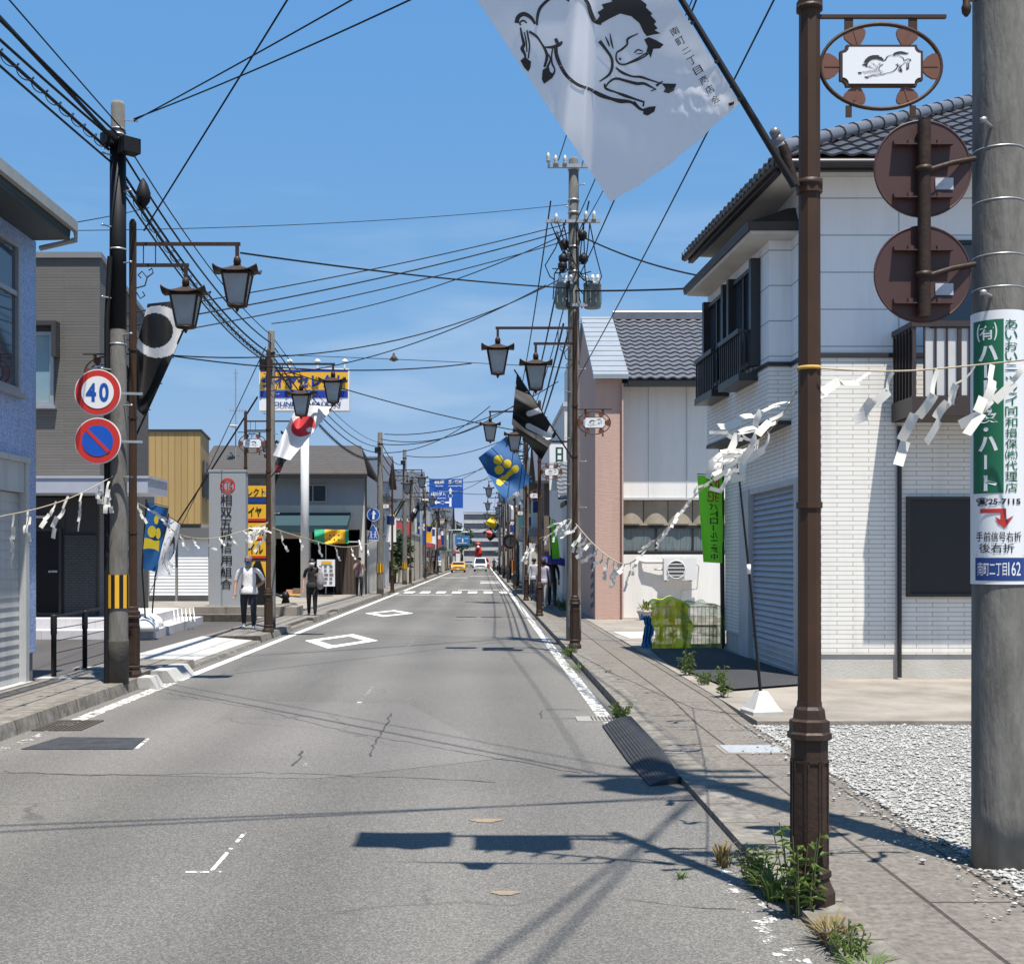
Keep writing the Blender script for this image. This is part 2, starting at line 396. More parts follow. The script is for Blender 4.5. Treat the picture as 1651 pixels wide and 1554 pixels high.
# ---------------------------------------------------------------- ground, road, pavements
def sheet(name, pts, m, kind='structure', z=None):
    mb = MB(); mb.poly([(p[0], p[1], p[2] if len(p) > 2 else z) for p in pts]); return mb.build(name, m, kind=kind)
m_ground = mat('packed_ground', (.20, .185, .165), .95, ns=1.2, na=.8, col2=(.13, .12, .11), bump=.4, bs=18)
mb = MB(); mb.quad((-4000, -60, -.03), (4000, -60, -.03), (4000, 6000, -.03), (-4000, 6000, -.03)); mb.build('ground', m_ground, kind='structure')

def asphalt(name, base, base2, speck, lane=True):
    m = bpy.data.materials.new(name); m.use_nodes = True
    nt = m.node_tree; b = nt.nodes['Principled BSDF']; N = nt.nodes.new; K = nt.links.new
    b.inputs['Roughness'].default_value = .82
    tc = N('ShaderNodeTexCoord'); vec = tc.outputs['Object']
    mp = N('ShaderNodeMapping'); mp.inputs['Scale'].default_value = (1.0, .10, 1); K(vec, mp.inputs[0])
    n1 = N('ShaderNodeTexNoise'); n1.inputs['Scale'].default_value = .9; n1.inputs['Detail'].default_value = 7; K(mp.outputs[0], n1.inputs['Vector'])
    r1 = N('ShaderNodeMapRange'); r1.inputs['From Min'].default_value = .35; r1.inputs['From Max'].default_value = .68; K(n1.outputs['Fac'], r1.inputs['Value'])
    x1 = N('ShaderNodeMixRGB'); x1.inputs['Color1'].default_value = (*base, 1); x1.inputs['Color2'].default_value = (*base2, 1); K(r1.outputs[0], x1.inputs['Fac'])
    # stone chips
    v = N('ShaderNodeTexVoronoi'); v.inputs['Scale'].default_value = 120; K(vec, v.inputs['Vector'])
    s = N('ShaderNodeSeparateColor'); K(v.outputs['Color'], s.inputs[0])
    r2 = N('ShaderNodeMapRange'); r2.inputs['From Min'].default_value = .35; r2.inputs['From Max'].default_value = 1; r2.inputs['To Max'].default_value = .80; K(s.outputs[0], r2.inputs['Value'])
    x2 = N('ShaderNodeMixRGB'); x2.inputs['Color2'].default_value = (*speck, 1); K(r2.outputs[0], x2.inputs['Fac']); K(x1.outputs[0], x2.inputs['Color1'])
    r2b = N('ShaderNodeMapRange'); r2b.inputs['From Min'].default_value = .0; r2b.inputs['From Max'].default_value = .4; r2b.inputs['To Min'].default_value = .66; r2b.inputs['To Max'].default_value = 1; K(s.outputs[1], r2b.inputs['Value'])
    x3 = N('ShaderNodeMixRGB'); x3.blend_type = 'MULTIPLY'; x3.inputs['Fac'].default_value = 1; K(x2.outputs[0], x3.inputs['Color1']); K(r2b.outputs[0], x3.inputs['Color2'])
    # broad patches and fine cracks
    n2 = N('ShaderNodeTexNoise'); n2.inputs['Scale'].default_value = .22; n2.inputs['Detail'].default_value = 6; K(vec, n2.inputs['Vector'])
    r3 = N('ShaderNodeMapRange'); r3.inputs['From Min'].default_value = .3; r3.inputs['From Max'].default_value = .7; r3.inputs['To Min'].default_value = .84; r3.inputs['To Max'].default_value = 1.14; K(n2.outputs['Fac'], r3.inputs['Value'])
    x4 = N('ShaderNodeMixRGB'); x4.blend_type = 'MULTIPLY'; x4.inputs['Fac'].default_value = 1; K(x3.outputs[0], x4.inputs['Color1']); K(r3.outputs[0], x4.inputs['Color2'])
    if lane:    # polished wheel tracks and oil down the middle of each lane
        sp = N('ShaderNodeSeparateXYZ'); K(vec, sp.inputs[0]); nw = N('ShaderNodeTexNoise'); nw.inputs['Scale'].default_value = .5; K(mp.outputs[0], nw.inputs['Vector'])
        aw = N('ShaderNodeMath'); aw.operation = 'MULTIPLY_ADD'; aw.inputs[1].default_value = .5; K(nw.outputs['Fac'], aw.inputs[0]); K(sp.outputs['X'], aw.inputs[2])
        sw = N('ShaderNodeMath'); sw.operation = 'MULTIPLY'; sw.inputs[1].default_value = 4.5; K(aw.outputs[0], sw.inputs[0]); cw = N('ShaderNodeMath'); cw.operation = 'COSINE'; K(sw.outputs[0], cw.inputs[0])
        rw = N('ShaderNodeMapRange'); rw.inputs['From Min'].default_value = -1; rw.inputs['To Min'].default_value = .90; rw.inputs['To Max'].default_value = 1.09; K(cw.outputs[0], rw.inputs['Value'])
        no = N('ShaderNodeTexNoise'); no.inputs['Scale'].default_value = 1.1; no.inputs['Detail'].default_value = 5; K(mp.outputs[0], no.inputs['Vector'])
        ro = N('ShaderNodeMapRange'); ro.inputs['From Min'].default_value = .60; ro.inputs['From Max'].default_value = .78; ro.inputs['To Min'].default_value = 1; ro.inputs['To Max'].default_value = .72; K(no.outputs['Fac'], ro.inputs['Value'])
        mw = N('ShaderNodeMath'); mw.operation = 'MULTIPLY'; K(rw.outputs[0], mw.inputs[0]); K(ro.outputs[0], mw.inputs[1])
        xw = N('ShaderNodeMixRGB'); xw.blend_type = 'MULTIPLY'; xw.inputs['Fac'].default_value = 1; K(x4.outputs[0], xw.inputs['Color1']); K(mw.outputs[0], xw.inputs['Color2']); x4 = xw
    n3 = N('ShaderNodeTexNoise'); n3.inputs['Scale'].default_value = 1.6; n3.inputs['Detail'].default_value = 8; K(vec, n3.inputs['Vector'])
    ad = N('ShaderNodeMixRGB'); ad.inputs['Fac'].default_value = .35; K(vec, ad.inputs['Color1']); K(n3.outputs['Color'], ad.inputs['Color2'])
    vc = N('ShaderNodeTexVoronoi'); vc.feature = 'DISTANCE_TO_EDGE'; vc.inputs['Scale'].default_value = .42; K(ad.outputs[0], vc.inputs['Vector'])
    rc = N('ShaderNodeMapRange'); rc.inputs['From Max'].default_value = .006; rc.inputs['To Min'].default_value = .55; rc.inputs['To Max'].default_value = 1; K(vc.outputs['Distance'], rc.inputs['Value'])
    x5 = N('ShaderNodeMixRGB'); x5.blend_type = 'MULTIPLY'; K(x4.outputs[0], x5.inputs['Color1']); K(rc.outputs[0], x5.inputs['Color2'])
    n4 = N('ShaderNodeTexNoise'); n4.inputs['Scale'].default_value = .3; K(vec, n4.inputs['Vector'])
    r4 = N('ShaderNodeMapRange'); r4.inputs['From Min'].default_value = .5; r4.inputs['From Max'].default_value = .62; K(n4.outputs['Fac'], r4.inputs['Value']); K(r4.outputs[0], x5.inputs['Fac'])
    K(x5.outputs[0], b.inputs['Base Color'])
    bp = N('ShaderNodeBump'); bp.inputs['Strength'].default_value = .4; bp.inputs['Distance'].default_value = .004; K(v.outputs['Distance'], bp.inputs['Height']); K(bp.outputs[0], b.inputs['Normal'])
    return m
m_road = asphalt('asphalt', (.104, .098, .089), (.082, .078, .073), (.20, .19, .172))
m_patch = asphalt('asphalt_reddish', (.122, .113, .105), (.108, .10, .096), (.21, .20, .185))
m_lot = asphalt('asphalt_lot', (.062, .054, .052), (.05, .045, .043), (.10, .093, .086))
RX0, RX1 = -4.52, 1.50
mb = MB(); ys = [-20, 0, 8, 16, 30, 60, 120, 260, 420]
for a, b in zip(ys, ys[1:]): mb.quad((RX0, a, 0), (RX1, a, 0), (RX1, b, 0), (RX0, b, 0))
mb.build('road', m_road, kind='structure')

def paint(name, wear):
    m = bpy.data.materials.new(name); m.use_nodes = True
    nt = m.node_tree; b = nt.nodes['Principled BSDF']; N = nt.nodes.new; K = nt.links.new
    b.inputs['Roughness'].default_value = .7
    tc = N('ShaderNodeTexCoord'); n = N('ShaderNodeTexNoise'); n.inputs['Scale'].default_value = 9; n.inputs['Detail'].default_value = 10; n.inputs['Roughness'].default_value = .75; K(tc.outputs['Object'], n.inputs['Vector'])
    r = N('ShaderNodeMapRange'); r.inputs['From Min'].default_value = wear; r.inputs['From Max'].default_value = wear+.07; K(n.outputs['Fac'], r.inputs['Value'])
    n2 = N('ShaderNodeTexNoise'); n2.inputs['Scale'].default_value = 60; K(tc.outputs['Object'], n2.inputs['Vector'])
    x = N('ShaderNodeMixRGB'); x.inputs['Color1'].default_value = (.62, .61, .58, 1); x.inputs['Color2'].default_value = (.80, .80, .78, 1); K(n2.outputs['Fac'], x.inputs['Fac']); K(x.outputs[0], b.inputs['Base Color'])
    t = N('ShaderNodeBsdfTransparent'); mi = N('ShaderNodeMixShader'); K(r.outputs[0], mi.inputs[0]); K(t.outputs[0], mi.inputs[1]); K(b.outputs[0], mi.inputs[2])
    K(mi.outputs[0], nt.nodes['Material Output'].inputs['Surface'])
    return m
m_line = paint('road_paint', .30); m_worn = paint('worn_road_paint', .46); m_faint = paint('faint_road_paint', .545)
def mark(rects, m, z=.004, name='road_marking'):
    mb = MB()
    for r in rects: mb.quad(*[(p[0], p[1], z) for p in r])
    return mb.build(name, m, kind='structure')
def rect(x0, x1, y0, y1): return [(x0, y0), (x1, y0), (x1, y1), (x0, y1)]
mark([rect(-4.34, -4.20, 17.3, 62)], m_line); mark([rect(-4.36, -4.20, 12.6, 17.0)], m_worn); mark([rect(-4.34, -4.22, 9.5, 12.4)], m_faint); mark([rect(-4.3, -4.18, 66, 300)], m_line)
mark([rect(1.22, 1.37, 13.2, 62)], m_worn); mark([rect(1.24, 1.38, 2, 7.2)], m_faint); mark([rect(1.22, 1.36, 66, 300)], m_line); mark([rect(1.24, 1.36, 12.0, 12.9)], m_worn)
# thin worn centre line with its T ends
mark([rect(-1.495, -1.470, 6.75, 7.7), rect(-1.62, -1.42, 6.71, 6.75)], m_worn); mark([rect(-1.50, -1.44, 14.1, 16.6), rect(-1.55, -1.40, 13.35, 13.45), rect(-1.49, -1.46, 10.2, 10.4)], m_faint)
mark([rect(-1.5, -1.44, y, y+2.2) for y in (24, 31, 38, 45, 52)], m_faint)
# two diamonds ahead of the crossing
def diamond(cy, hl, cx=-2.96, hw=.76):
    o = [(cx, cy-hl), (cx+hw, cy), (cx, cy+hl), (cx-hw, cy)]; k = .64
    i = [(cx+(x-cx)*k, cy+(y-cy)*k) for x, y in o]
    return [[o[j], o[(j+1) % 4], i[(j+1) % 4], i[j]] for j in range(4)]
mark(diamond(25.8, 2.25), m_line); mark(diamond(38.8, 2.3), m_line)
# zebra crossings and stop lines
for j in range(7): mark([rect(-4.0+j*.80, -3.54+j*.80, 61.5, 64.8)], m_line)
mark([rect(-4.15, -1.5, 58.2, 58.75)], m_worn); mark([rect(-1.4, 1.2, 67.6, 68.2)], m_line)
mark([rect(-.25, 1.1, 86, 87.5), rect(-.25, 1.1, 92, 93.5)], m_line); mark([rect(-3.9, -1.5, 112, 113), rect(-1.4, 1.1, 122, 123)], m_line)
# reddish re-laid patch across the near lane, dark metal drain cover, grating
sheet('road_patch', [(-4.2, 9.9, .002), (-1.3, 9.6, .002), (.2, 10.6, .002), (-.9, 14.6, .002), (-4.2, 15.0, .002)], m_patch)
m_cover = mat('dark_cover', (.028, .030, .034), .5, ns=5, na=.9, col2=(.065, .065, .066), bump=.4, bs=14)
a = G(20, 1212, .006); b_ = G(215, 1209, .006); c = G(234, 1188, .006); d = G(92, 1184, .006)
mb = MB(); mb.solid([(-4.12, 11.05, .012), (-3.13, 11.05, .012), (-3.20, 11.72, .012), (-4.02, 11.78, .012)], [(-4.12, 11.05, 0), (-3.13, 11.05, 0), (-3.20, 11.72, 0), (-4.02, 11.78, 0)])
o = mb.build('drain_cover', m_cover, kind='structure')
mark([[(-3.12, 11.05), (-3.085, 11.05), (-3.155, 11.72), (-3.19, 11.72)]], m_worn, .006, 'cover_edge')
m_iron = mat('cast_iron', (.075, .065, .055), .6, metal=.3, ns=20, na=.6, col2=(.14, .11, .08))
t = thing('drain_grating', 'rusty iron gutter grating set in the road edge beside the dark cover', 'grating', (-4.2, 12.55, 0))
mb = MB(); mb.box(-4.47, -3.98, 12.25, 12.28, 0, .014); mb.box(-4.47, -3.98, 12.97, 13.0, 0, .014); mb.box(-4.47, -4.44, 12.28, 12.97, 0, .014); mb.box(-4.01, -3.98, 12.28, 12.97, 0, .014); mb.build('frame', m_iron, t)
mb = MB()
for k in range(9): mb.box(-4.43+k*.047, -4.41+k*.047, 12.28, 12.97, .0, .012)
for k in range(8): mb.box(-4.44, -4.01, 12.34+k*.08, 12.36+k*.08, .0, .010)
mb.build('bars', m_iron, t)
t = thing('drain_grating', 'short slotted drain cover beside the worn line near the rubber ramps', 'grating', (1.3, 13.0, 0))
mb = MB(); mb.box(.98, 1.45, 12.95, 13.35, 0, .01); mb.build('frame', mat('drain_concrete', (.26, .25, .23), .9, ns=12, na=.5), t)
mb = MB()
for k in range(8): mb.box(1.14+k*.038, 1.155+k*.038, 13.0, 13.3, .01, .016)
mb.build('bars', m_iron, t)

# sealed cracks and joints wandering across the lanes
m_crack = mat('crack_sealer', (.030, .030, .031), .8, ns=20, na=.7, col2=(.07, .07, .068))
def crack(pts, w, seed):
    r = random.Random(seed); q = []
    for (ax, ay), (bx, by) in zip(pts, pts[1:]):
        a, b = G(ax, ay), G(bx, by); n = max(2, int((b-a).length/.12))
        for k in range(n): q.append(a.lerp(b, k/n)+V((r.uniform(-.02, .02), r.uniform(-.035, .035), 0)))
    mb = MB(); vs = []
    for i, p in enumerate(q):
        d = (q[min(i+1, len(q)-1)]-q[max(i-1, 0)]).normalized(); s = V((-d.y, d.x, 0))*w*r.uniform(.25, 1.1); vs += [(p.x+s.x, p.y+s.y, .0035), (p.x-s.x, p.y-s.y, .0035)]
    mb.add(vs, [(2*i, 2*i+1, 2*i+3, 2*i+2) for i in range(len(q)-1)]); return mb.build('road_crack', m_crack, kind='structure')
crack([(252, 1114), (400, 1140), (560, 1180), (800, 1222), (960, 1250)], .010, 1); crack([(0, 1244), (150, 1250), (420, 1246), (640, 1254), (830, 1262)], .009, 2)
crack([(632, 1150), (620, 1172), (600, 1205), (596, 1225)], .012, 3); crack([(490, 1210), (470, 1240)], .014, 4); crack([(880, 1144), (962, 1145)], .012, 5); crack([(872, 1146), (874, 1158), (955, 1159)], .01, 6)
crack([(732, 1047), (800, 1049), (880, 1053)], .03, 7); crack([(735, 1000), (800, 1001)], .04, 8); crack([(590, 1002), (640, 1001)], .04, 9)
crack([(960, 1380), (1120, 1395), (1200, 1402)], .006, 10); crack([(1010, 1450), (1100, 1462), (1230, 1470)], .005, 11)

# pavements: the kerb row and the slabs, each sheet with its own joints
JM = (.30, .28, .26)
m_kerb = mat('kerb_stone', (.225, .205, .176), .9, ns=9, na=1.0, col2=(.085, .078, .068), stain=.5, bump=.5, bs=35, brick=(.6, 3.0, .012, JM, .9, 0, 'floor'))
m_slab = mat('pavement_slabs', (.195, .173, .148), .9, ns=22, na=1.0, col2=(.085, .076, .066), bump=.9, bs=60, stain=.3, brick=(2.0, .43, .012, (.25, .23, .2), .95, .5, 'floor'), cracks=.7)
m_slabl = mat('pavement_slabs_weathered', (.225, .205, .18), .9, ns=9, na=1.0, col2=(.11, .10, .088), stain=.35, bump=.5, bs=40, brick=(1.2, .33, .014, (.25, .23, .21), .95, 0, 'floor'), cracks=.7)
m_fresh = mat('fresh_concrete', (.40, .39, .37), .9, ns=2.5, na=.6, col2=(.28, .27, .255), bump=.2, bs=30)
m_conc2 = mat('yard_concrete', (.27, .24, .205), .9, ns=1.0, na=1.0, col2=(.14, .125, .105), bump=.35, bs=25, cracks=.5)
RZ = .10
def rz_(y): return .045+(RZ-.045)*max(0, min(1, (y-12.6)/1.6))
def strip(mb, x0, x1, ys, dz):
    for a, b in zip(ys, ys[1:]): mb.solid([(x0, a, rz_(a)+dz), (x1, a, rz_(a)+dz), (x1, b, rz_(b)+dz), (x0, b, rz_(b)+dz)], [(x0, a, -.02), (x1, a, -.02), (x1, b, -.02), (x0, b, -.02)])
mb = MB(); ys = [-20, 2, 10, 12.6, 14.2, 18, 24, 40, 80, 160, 300]
strip(mb, 1.50, 1.74, ys, 0)
mb.build('kerb', m_kerb, kind='structure')
mb = MB()
strip(mb, 1.74, 2.70, ys, -.004)
mb.build('pavement', m_slab, kind='structure')
LZ = .14
mb = MB()
def kerbpiece(y0, y1, zt): mb.solid([(-4.70, y0, zt), (-4.54, y0, zt), (-4.54, y1, zt), (-4.70, y1, zt)], [(-4.70, y0, -.02), (-4.50, y0, -.02), (-4.50, y1, -.02), (-4.70, y1, -.02)])
for a, b in ((-20, 2), (2, 9), (9, 16.6)): kerbpiece(a, b, LZ)
kerbpiece(18.3, 19.4, LZ-.01)
for a, b in ((19.4, 25.2),): kerbpiece(a, b, .045)
for a, b in ((25.2, 29.2), (33.0, 36.5), (38.5, 60), (60, 300)): kerbpiece(a, b, LZ)
kerbpiece(16.6, 18.3, .07); kerbpiece(29.2, 33, .06); kerbpiece(36.5, 38.5, .06)
mb.build('kerb', m_kerb, kind='structure')
mb = MB()
for a, b in ((-20, 8), (8, 14), (14, 19.4), (25.2, 40), (40, 80), (80, 300)): mb.box(-5.72, -4.70, a, b, -.02, LZ-.004)
mb.build('pavement', m_slabl, kind='structure')
mb = MB(); mb.solid([(-5.72, 19.4, LZ-.005), (-4.70, 19.4, .05), (-4.70, 25.2, .05), (-5.72, 25.2, LZ-.005)], [(-5.72, 19.4, -.02), (-4.70, 19.4, -.02), (-4.70, 25.2, -.02), (-5.72, 25.2, -.02)])
mb.build('driveway_ramp', m_fresh, kind='structure')
# left car park and the yards behind
mb = MB(); mb.box(-30, -5.72, 14.0, 34.0, -.02, .12); mb.build('car_park', m_lot, kind='structure')
mb = MB(); mb.box(-30, -5.72, 34.0, 300, -.02, .13); mb.build('yard', m_conc2, kind='structure')
mark([rect(-8.3, -7.6, 29.4, 30.2), rect(-7.75, -7.25, 26.9, 27.5)], m_line, .126); mark([rect(-9.5, -5.9, 33.3, 33.6)], m_worn, .126)
m_yline = mat('yellow_line_paint', (.62, .40, .12), .8, ns=9, na=.5, col2=(.4, .3, .15)); mark([rect(-7.4, -6.8, 25.8, 26.4)], m_yline, .126)
mb = MB(); mb.solid([(-12, 31.2, .30), (-5.75, 31.2, .30), (-5.75, 31.5, .30), (-12, 31.5, .30)], [(-12, 31.2, 0), (-5.75, 31.2, 0), (-5.75, 31.5, 0), (-12, 31.5, 0)]); mb.build('lot_kerb', m_kerb, kind='structure')
# right: gravel lot, concrete aprons
m_gravelbase = mat('gravel_bed', (.30, .29, .265), .95, ns=60, na=.95, col2=(.12, .12, .12), bump=.9, bs=70)
mb = MB(); mb.quad((2.70, 3.0, .05), (14, 3.0, .05), (14, 12.25, .07), (2.70, 12.25, .05)); mb.build('gravel_bed', m_gravelbase, kind='structure')
mb = MB(); mb.solid([(2.70, 12.25, .10), (14, 12.25, .11), (14, 24.6, .14), (2.70, 24.6, .12)], [(2.70, 12.25, -.02), (14, 12.25, -.02), (14, 24.6, -.02), (2.70, 24.6, -.02)]); mb.build('apron', m_conc2, kind='structure')
mb = MB(); mb.box(2.70, 14, 24.6, 300, -.02, .11); mb.build('yard', m_conc2, kind='structure')
mb = MB(); mb.solid([(2.9, 24.7, .118), (4.6, 24.9, .118), (4.5, 27.2, .118), (2.8, 27.0, .118)], [(2.9, 24.7, .1), (4.6, 24.9, .1), (4.5, 27.2, .1), (2.8, 27.0, .1)]); mb.build('apron_patch', m_fresh, kind='structure')
# loose stones: nobody could count them
m_stone = mat('gravel_stone', (.43, .43, .41), .9, ns=38, na=1.0, col2=(.12, .12, .115))
rnd = random.Random(3); mb = MB()
ico = [V(p).normalized() for p in ((0, 0, 1), (.9, 0, .3), (.2, .9, .3), (-.8, .5, .3), (-.7, -.6, .3), (.3, -.9, .3), (0, 0, -.6))]
icf = [(0, 1, 2), (0, 2, 3), (0, 3, 4), (0, 4, 5), (0, 5, 1)]
icf += [(6, 2, 1), (6, 3, 2), (6, 4, 3), (6, 5, 4), (6, 1, 5)]
for k in range(40000):
    y = 5.6+6.7*rnd.random(); x = 2.66+rnd.random()**1.1*4.6
    if rnd.random() < .012: x = 2.7-abs(rnd.gauss(0, .16))
    if x > (1651-CX)*y/F+.3: continue
    s = rnd.uniform(.005, .014)*(1.9 if rnd.random() < .10 else 1); a = rnd.uniform(0, 6.28); c_, s_ = math.cos(a), math.sin(a); fl = rnd.uniform(.5, .9); e = rnd.uniform(.7, 1.4)
    mb.add([(x+(p.x*c_*e-p.y*s_)*s, y+(p.x*s_*e+p.y*c_)*s, .054+s*.25+p.z*s*fl) for p in ico], icf)
o = mb.build('gravel', m_stone, kind='stuff'); tag(o, 'pale grey loose gravel covering the lot beside the pavement', 'gravel')
# painted shade on the apron, small iron lids and worn repairs
m_shadeasph = asphalt('asphalt_painted_shade', (.030, .031, .035), (.024, .025, .029), (.055, .056, .06))
sheet('apron_painted_shade', [(3.02, 14.95, .135), (4.28, 15.75, .135), (4.28, 16.38, .135), (4.1, 21.9, .142), (2.9, 21.6, .138), (2.78, 18.5, .128)], m_shadeasph)  # dark sheet: the shade beside the corner house put into the ground colour
t = thing('inspection_lid', 'pale rectangular inspection lid sunk in the pavement before the gravel', 'lid', (2.35, 11.0, RZ))
mb = MB(); mb.box(2.05, 2.62, 10.55, 11.05, .03, .046); mb.build('frame', m_conc2, t)
mb = MB(); mb.box(2.09, 2.58, 10.59, 11.01, .04, .050); mb.build('plate', mat('lid_plate', (.33, .35, .37), .5, ns=14, na=.5), t)
m_ochre = mat('worn_ochre_paint', (.26, .195, .13), .9, ns=30, na=1.0, col2=(.13, .12, .105))
for (px, py, w) in ((783, 1323, .1), (815, 1440, .07)):
    p = G(px, py); mb = MB(); mb.poly([(p.x+w*math.cos(q)*(1+.3*math.sin(3*q)), p.y+.6*w*math.sin(q), .004) for q in [k*math.pi/8 for k in range(16)]]); mb.build('ochre_spot', m_ochre, kind='structure')
# ---------------------------------------------------------------- buildings
def face_fn(face, d):
    if face == 'S': return lambda u, o, z: V((u, d-o, z))
    if face == 'E': return lambda u, o, z: V((d+o, u, z))
    if face == 'W': return lambda u, o, z: V((d-o, u, z))
def fbox(mb, fn, u0, u1, o0, o1, z0, z1, mi=0):
    mb.solid([fn(u0, o0, z1), fn(u1, o0, z1), fn(u1, o1, z1), fn(u0, o1, z1)], [fn(u0, o0, z0), fn(u1, o0, z0), fn(u1, o1, z0), fn(u0, o1, z0)], mi)
m_alu = mat('window_frame', (.35, .36, .37), .4, metal=.4, ns=8, na=.3)
m_frdark = mat('dark_window_frame', (.018, .016, .015), .4, ns=9, na=.4, col2=(.03, .027, .025))
m_curtain = mat('pale_curtain', (.34, .36, .38), .8, ns=14, na=.6, stretch=(6, 6, .3))
def window(par, fn, u0, u1, z0, z1, mf=None, mg=None, mull=1, fw=.05, out=.05, sill=False, name='window'):
    mb = MB()
    fbox(mb, fn, u0, u1, -.03, out, z1-fw, z1); fbox(mb, fn, u0, u1, -.03, out, z0, z0+fw)
    fbox(mb, fn, u0, u0+fw, -.03, out, z0+fw, z1-fw); fbox(mb, fn, u1-fw, u1, -.03, out, z0+fw, z1-fw)
    for k in range(mull):
        c = u0+(u1-u0)*(k+1)/(mull+1); fbox(mb, fn, c-fw*.4, c+fw*.4, -.03, out-.012, z0+fw, z1-fw)
    w = mb.build(name, mf or m_alu, par)
    mb = MB(); fbox(mb, fn, u0+fw*.9, u1-fw*.9, -.02, .018, z0+fw*.9, z1-fw*.9); mb.build('pane', mg or m_glass, w)
    if sill: mb = MB(); fbox(mb, fn, u0-.06, u1+.06, -.02, out+.06, z0-.06, z0-.002); mb.build('sill', m_alu, w)
    return w
def shutter(par, fn, u0, u1, z0, z1, m, pitch=.085, name='shutter', d=.034):
    mb = MB(); n = max(3, int((z1-z0)/pitch)); h = (z1-z0)/n
    for k in range(n):
        a = z0+k*h
        mb.solid([fn(u0, .02, a+h), fn(u1, .02, a+h), fn(u1, -.02, a+h), fn(u0, -.02, a+h)], [fn(u0, d, a), fn(u1, d, a), fn(u1, -.02, a), fn(u0, -.02, a)])
    return mb.build(name, m, par)
def tiles(mb, O, U, W, nu, nv, N, inside=None, amp=.035, step=.03, sub=5):
    """rows of curved roof tiles; O corner, U along the eave, W up the slope (whole extents), N normal"""
    O, U, W, N = V(O), V(U), V(W), V(N).normalized()
    cols = nu*sub
    for r in range(nv):
        rows = []
        for v, h in ((r/nv, step), ((r+1.0)/nv, 0)):
            ln = []
            for c in range(cols+1):
                t = (c/sub) % 1.0
                ln.append((c/cols, v, O+U*(c/cols)+W*v+N*(h+amp*(.5+.5*math.cos(2*math.pi*t)))))
            rows.append(ln)
        vs = []; fs = []
        low = [O+U*(c/cols)+W*(r/nv)+N*(amp*(.5+.5*math.cos(2*math.pi*((c/sub) % 1.0)))) for c in range(cols+1)]
        vs = low+[p[2] for p in rows[0]]+[p[2] for p in rows[1]]; n = cols+1
        for c in range(cols):
            if inside and not inside((c+.5)/cols, (r+.5)/nv): continue
            fs.append((c, c+1, n+c+1, n+c)); fs.append((n+c, n+c+1, 2*n+c+1, 2*n+c))
        mb.add(vs, fs, 0, False)
m_tile = mat('dark_roof_tile', (.06, .062, .070), .38, ns=2.3, na=.6, col2=(.05, .052, .06), spec=.6)
m_tilel = mat('grey_roof_tile', (.13, .135, .15), .35, ns=2.3, na=.6, col2=(.075, .08, .09), spec=.6)

# ---- white corner house at the gravel lot
m_brickw = mat('white_brick_siding', (.80, .78, .735), .75, ns=1.3, na=.35, col2=(.72, .70, .65), bump=.35, bs=0, brick=(.42, .060, .0055, (.50, .48, .45), 1, .5, 'wall'), stain=.16, bvar=.95)
m_panel = mat('white_wall_panel', (.78, .79, .80), .6, ns=1.1, na=.3, col2=(.70, .71, .72), bump=.3, brick=(4.0, .49, .010, (.45, .46, .47), 1, 0, 'wall'), stain=.14, bvar=.97)
m_found = mat('foundation_render', (.50, .48, .44), .9, ns=2, na=.7, col2=(.36, .34, .30), bump=.2, bs=40)
m_shut = mat('blue_grey_shutter', (.38, .41, .46), .45, metal=.2, ns=3, na=.3, stretch=(1, 1, 3))
m_jamb = mat('pale_door_frame', (.46, .47, .48), .6, ns=3, na=.3)
m_soffit = mat('soffit_board', (.52, .51, .48), .8, ns=2, na=.4)
h1 = thing('corner_house', 'white two storey house with brick siding and dark tiled roof beside the gravel lot', 'house', (6.8, 19.1, .1))
HX, HY0, HY1 = 4.26, 16.4, 21.9
mb = MB(); mb.box(HX+.02, 9.6, HY0+.02, HY1, .05, .44); mb.build('foundation', m_found, h1)
S = face_fn('S', HY0); W = face_fn('W', HX)
# walls round the garage opening
mb = MB()
mb.box(HX, 9.6, HY0, HY0+.2, .441, 4.36); mb.box(9.4, 9.6, HY0+.2, HY1, .441, 4.36); mb.box(HX+.2, 9.4, HY1-.2, HY1, .441, 4.36)
mb.box(HX, HX+.2, HY0+.2, 16.85, .441, 4.36); mb.box(HX, HX+.2, 16.85, 19.85, 2.78, 4.36); mb.box(HX, HX+.2, 19.85, HY1-.0, .441, 4.36)
mb.build('lower_wall', m_brickw, h1)
mb = MB(); mb.box(HX+.01, 9.59, HY0+.01, 20.9, 4.42, 6.75); mb.build('upper_wall', m_panel, h1)
mb = MB(); mb.box(HX-.02, 9.62, HY0-.025, HY1+.02, 4.361, 4.419); mb.build('belt_course', m_darkroof, h1)
sh = shutter(h1, face_fn('W', HX+.08), 16.95, 19.75, .16, 2.72, m_shut, .085, 'garage_shutter', .07)
mb = MB(); fbox(mb, W, 16.84, 16.95, -.1, .03, .12, 2.80); fbox(mb, W, 19.75, 20.5, -.05, .05, .12, 2.80); fbox(mb, W, 16.95, 19.75, -.1, .03, 2.72, 2.80); mb.build('garage_frame', m_jamb, h1)
window(h1, S, 5.58, 6.62, 1.2, 2.52, m_frdark, mat('dark_screen', (.012, .012, .013), .5, ns=30, na=.3), 0, .04, .06, name='screened_window')
mb = MB(); mb.tube([S(5.48, .05, .14), S(5.48, .05, 3.45)], .03, 8); mb.tube([V((4.24, 21.98, .14)), V((4.2, 21.98, 4.3))], .042, 8); mb.build('downpipe', m_frdark, h1)
mb = MB(); fbox(mb, S, 5.46, 5.50, .012, .09, 3.0, 3.05); mb.box(5.44, 5.47, HY0-.03, HY0, .44, 4.36); mb.build('corner_trim', m_jamb, h1)
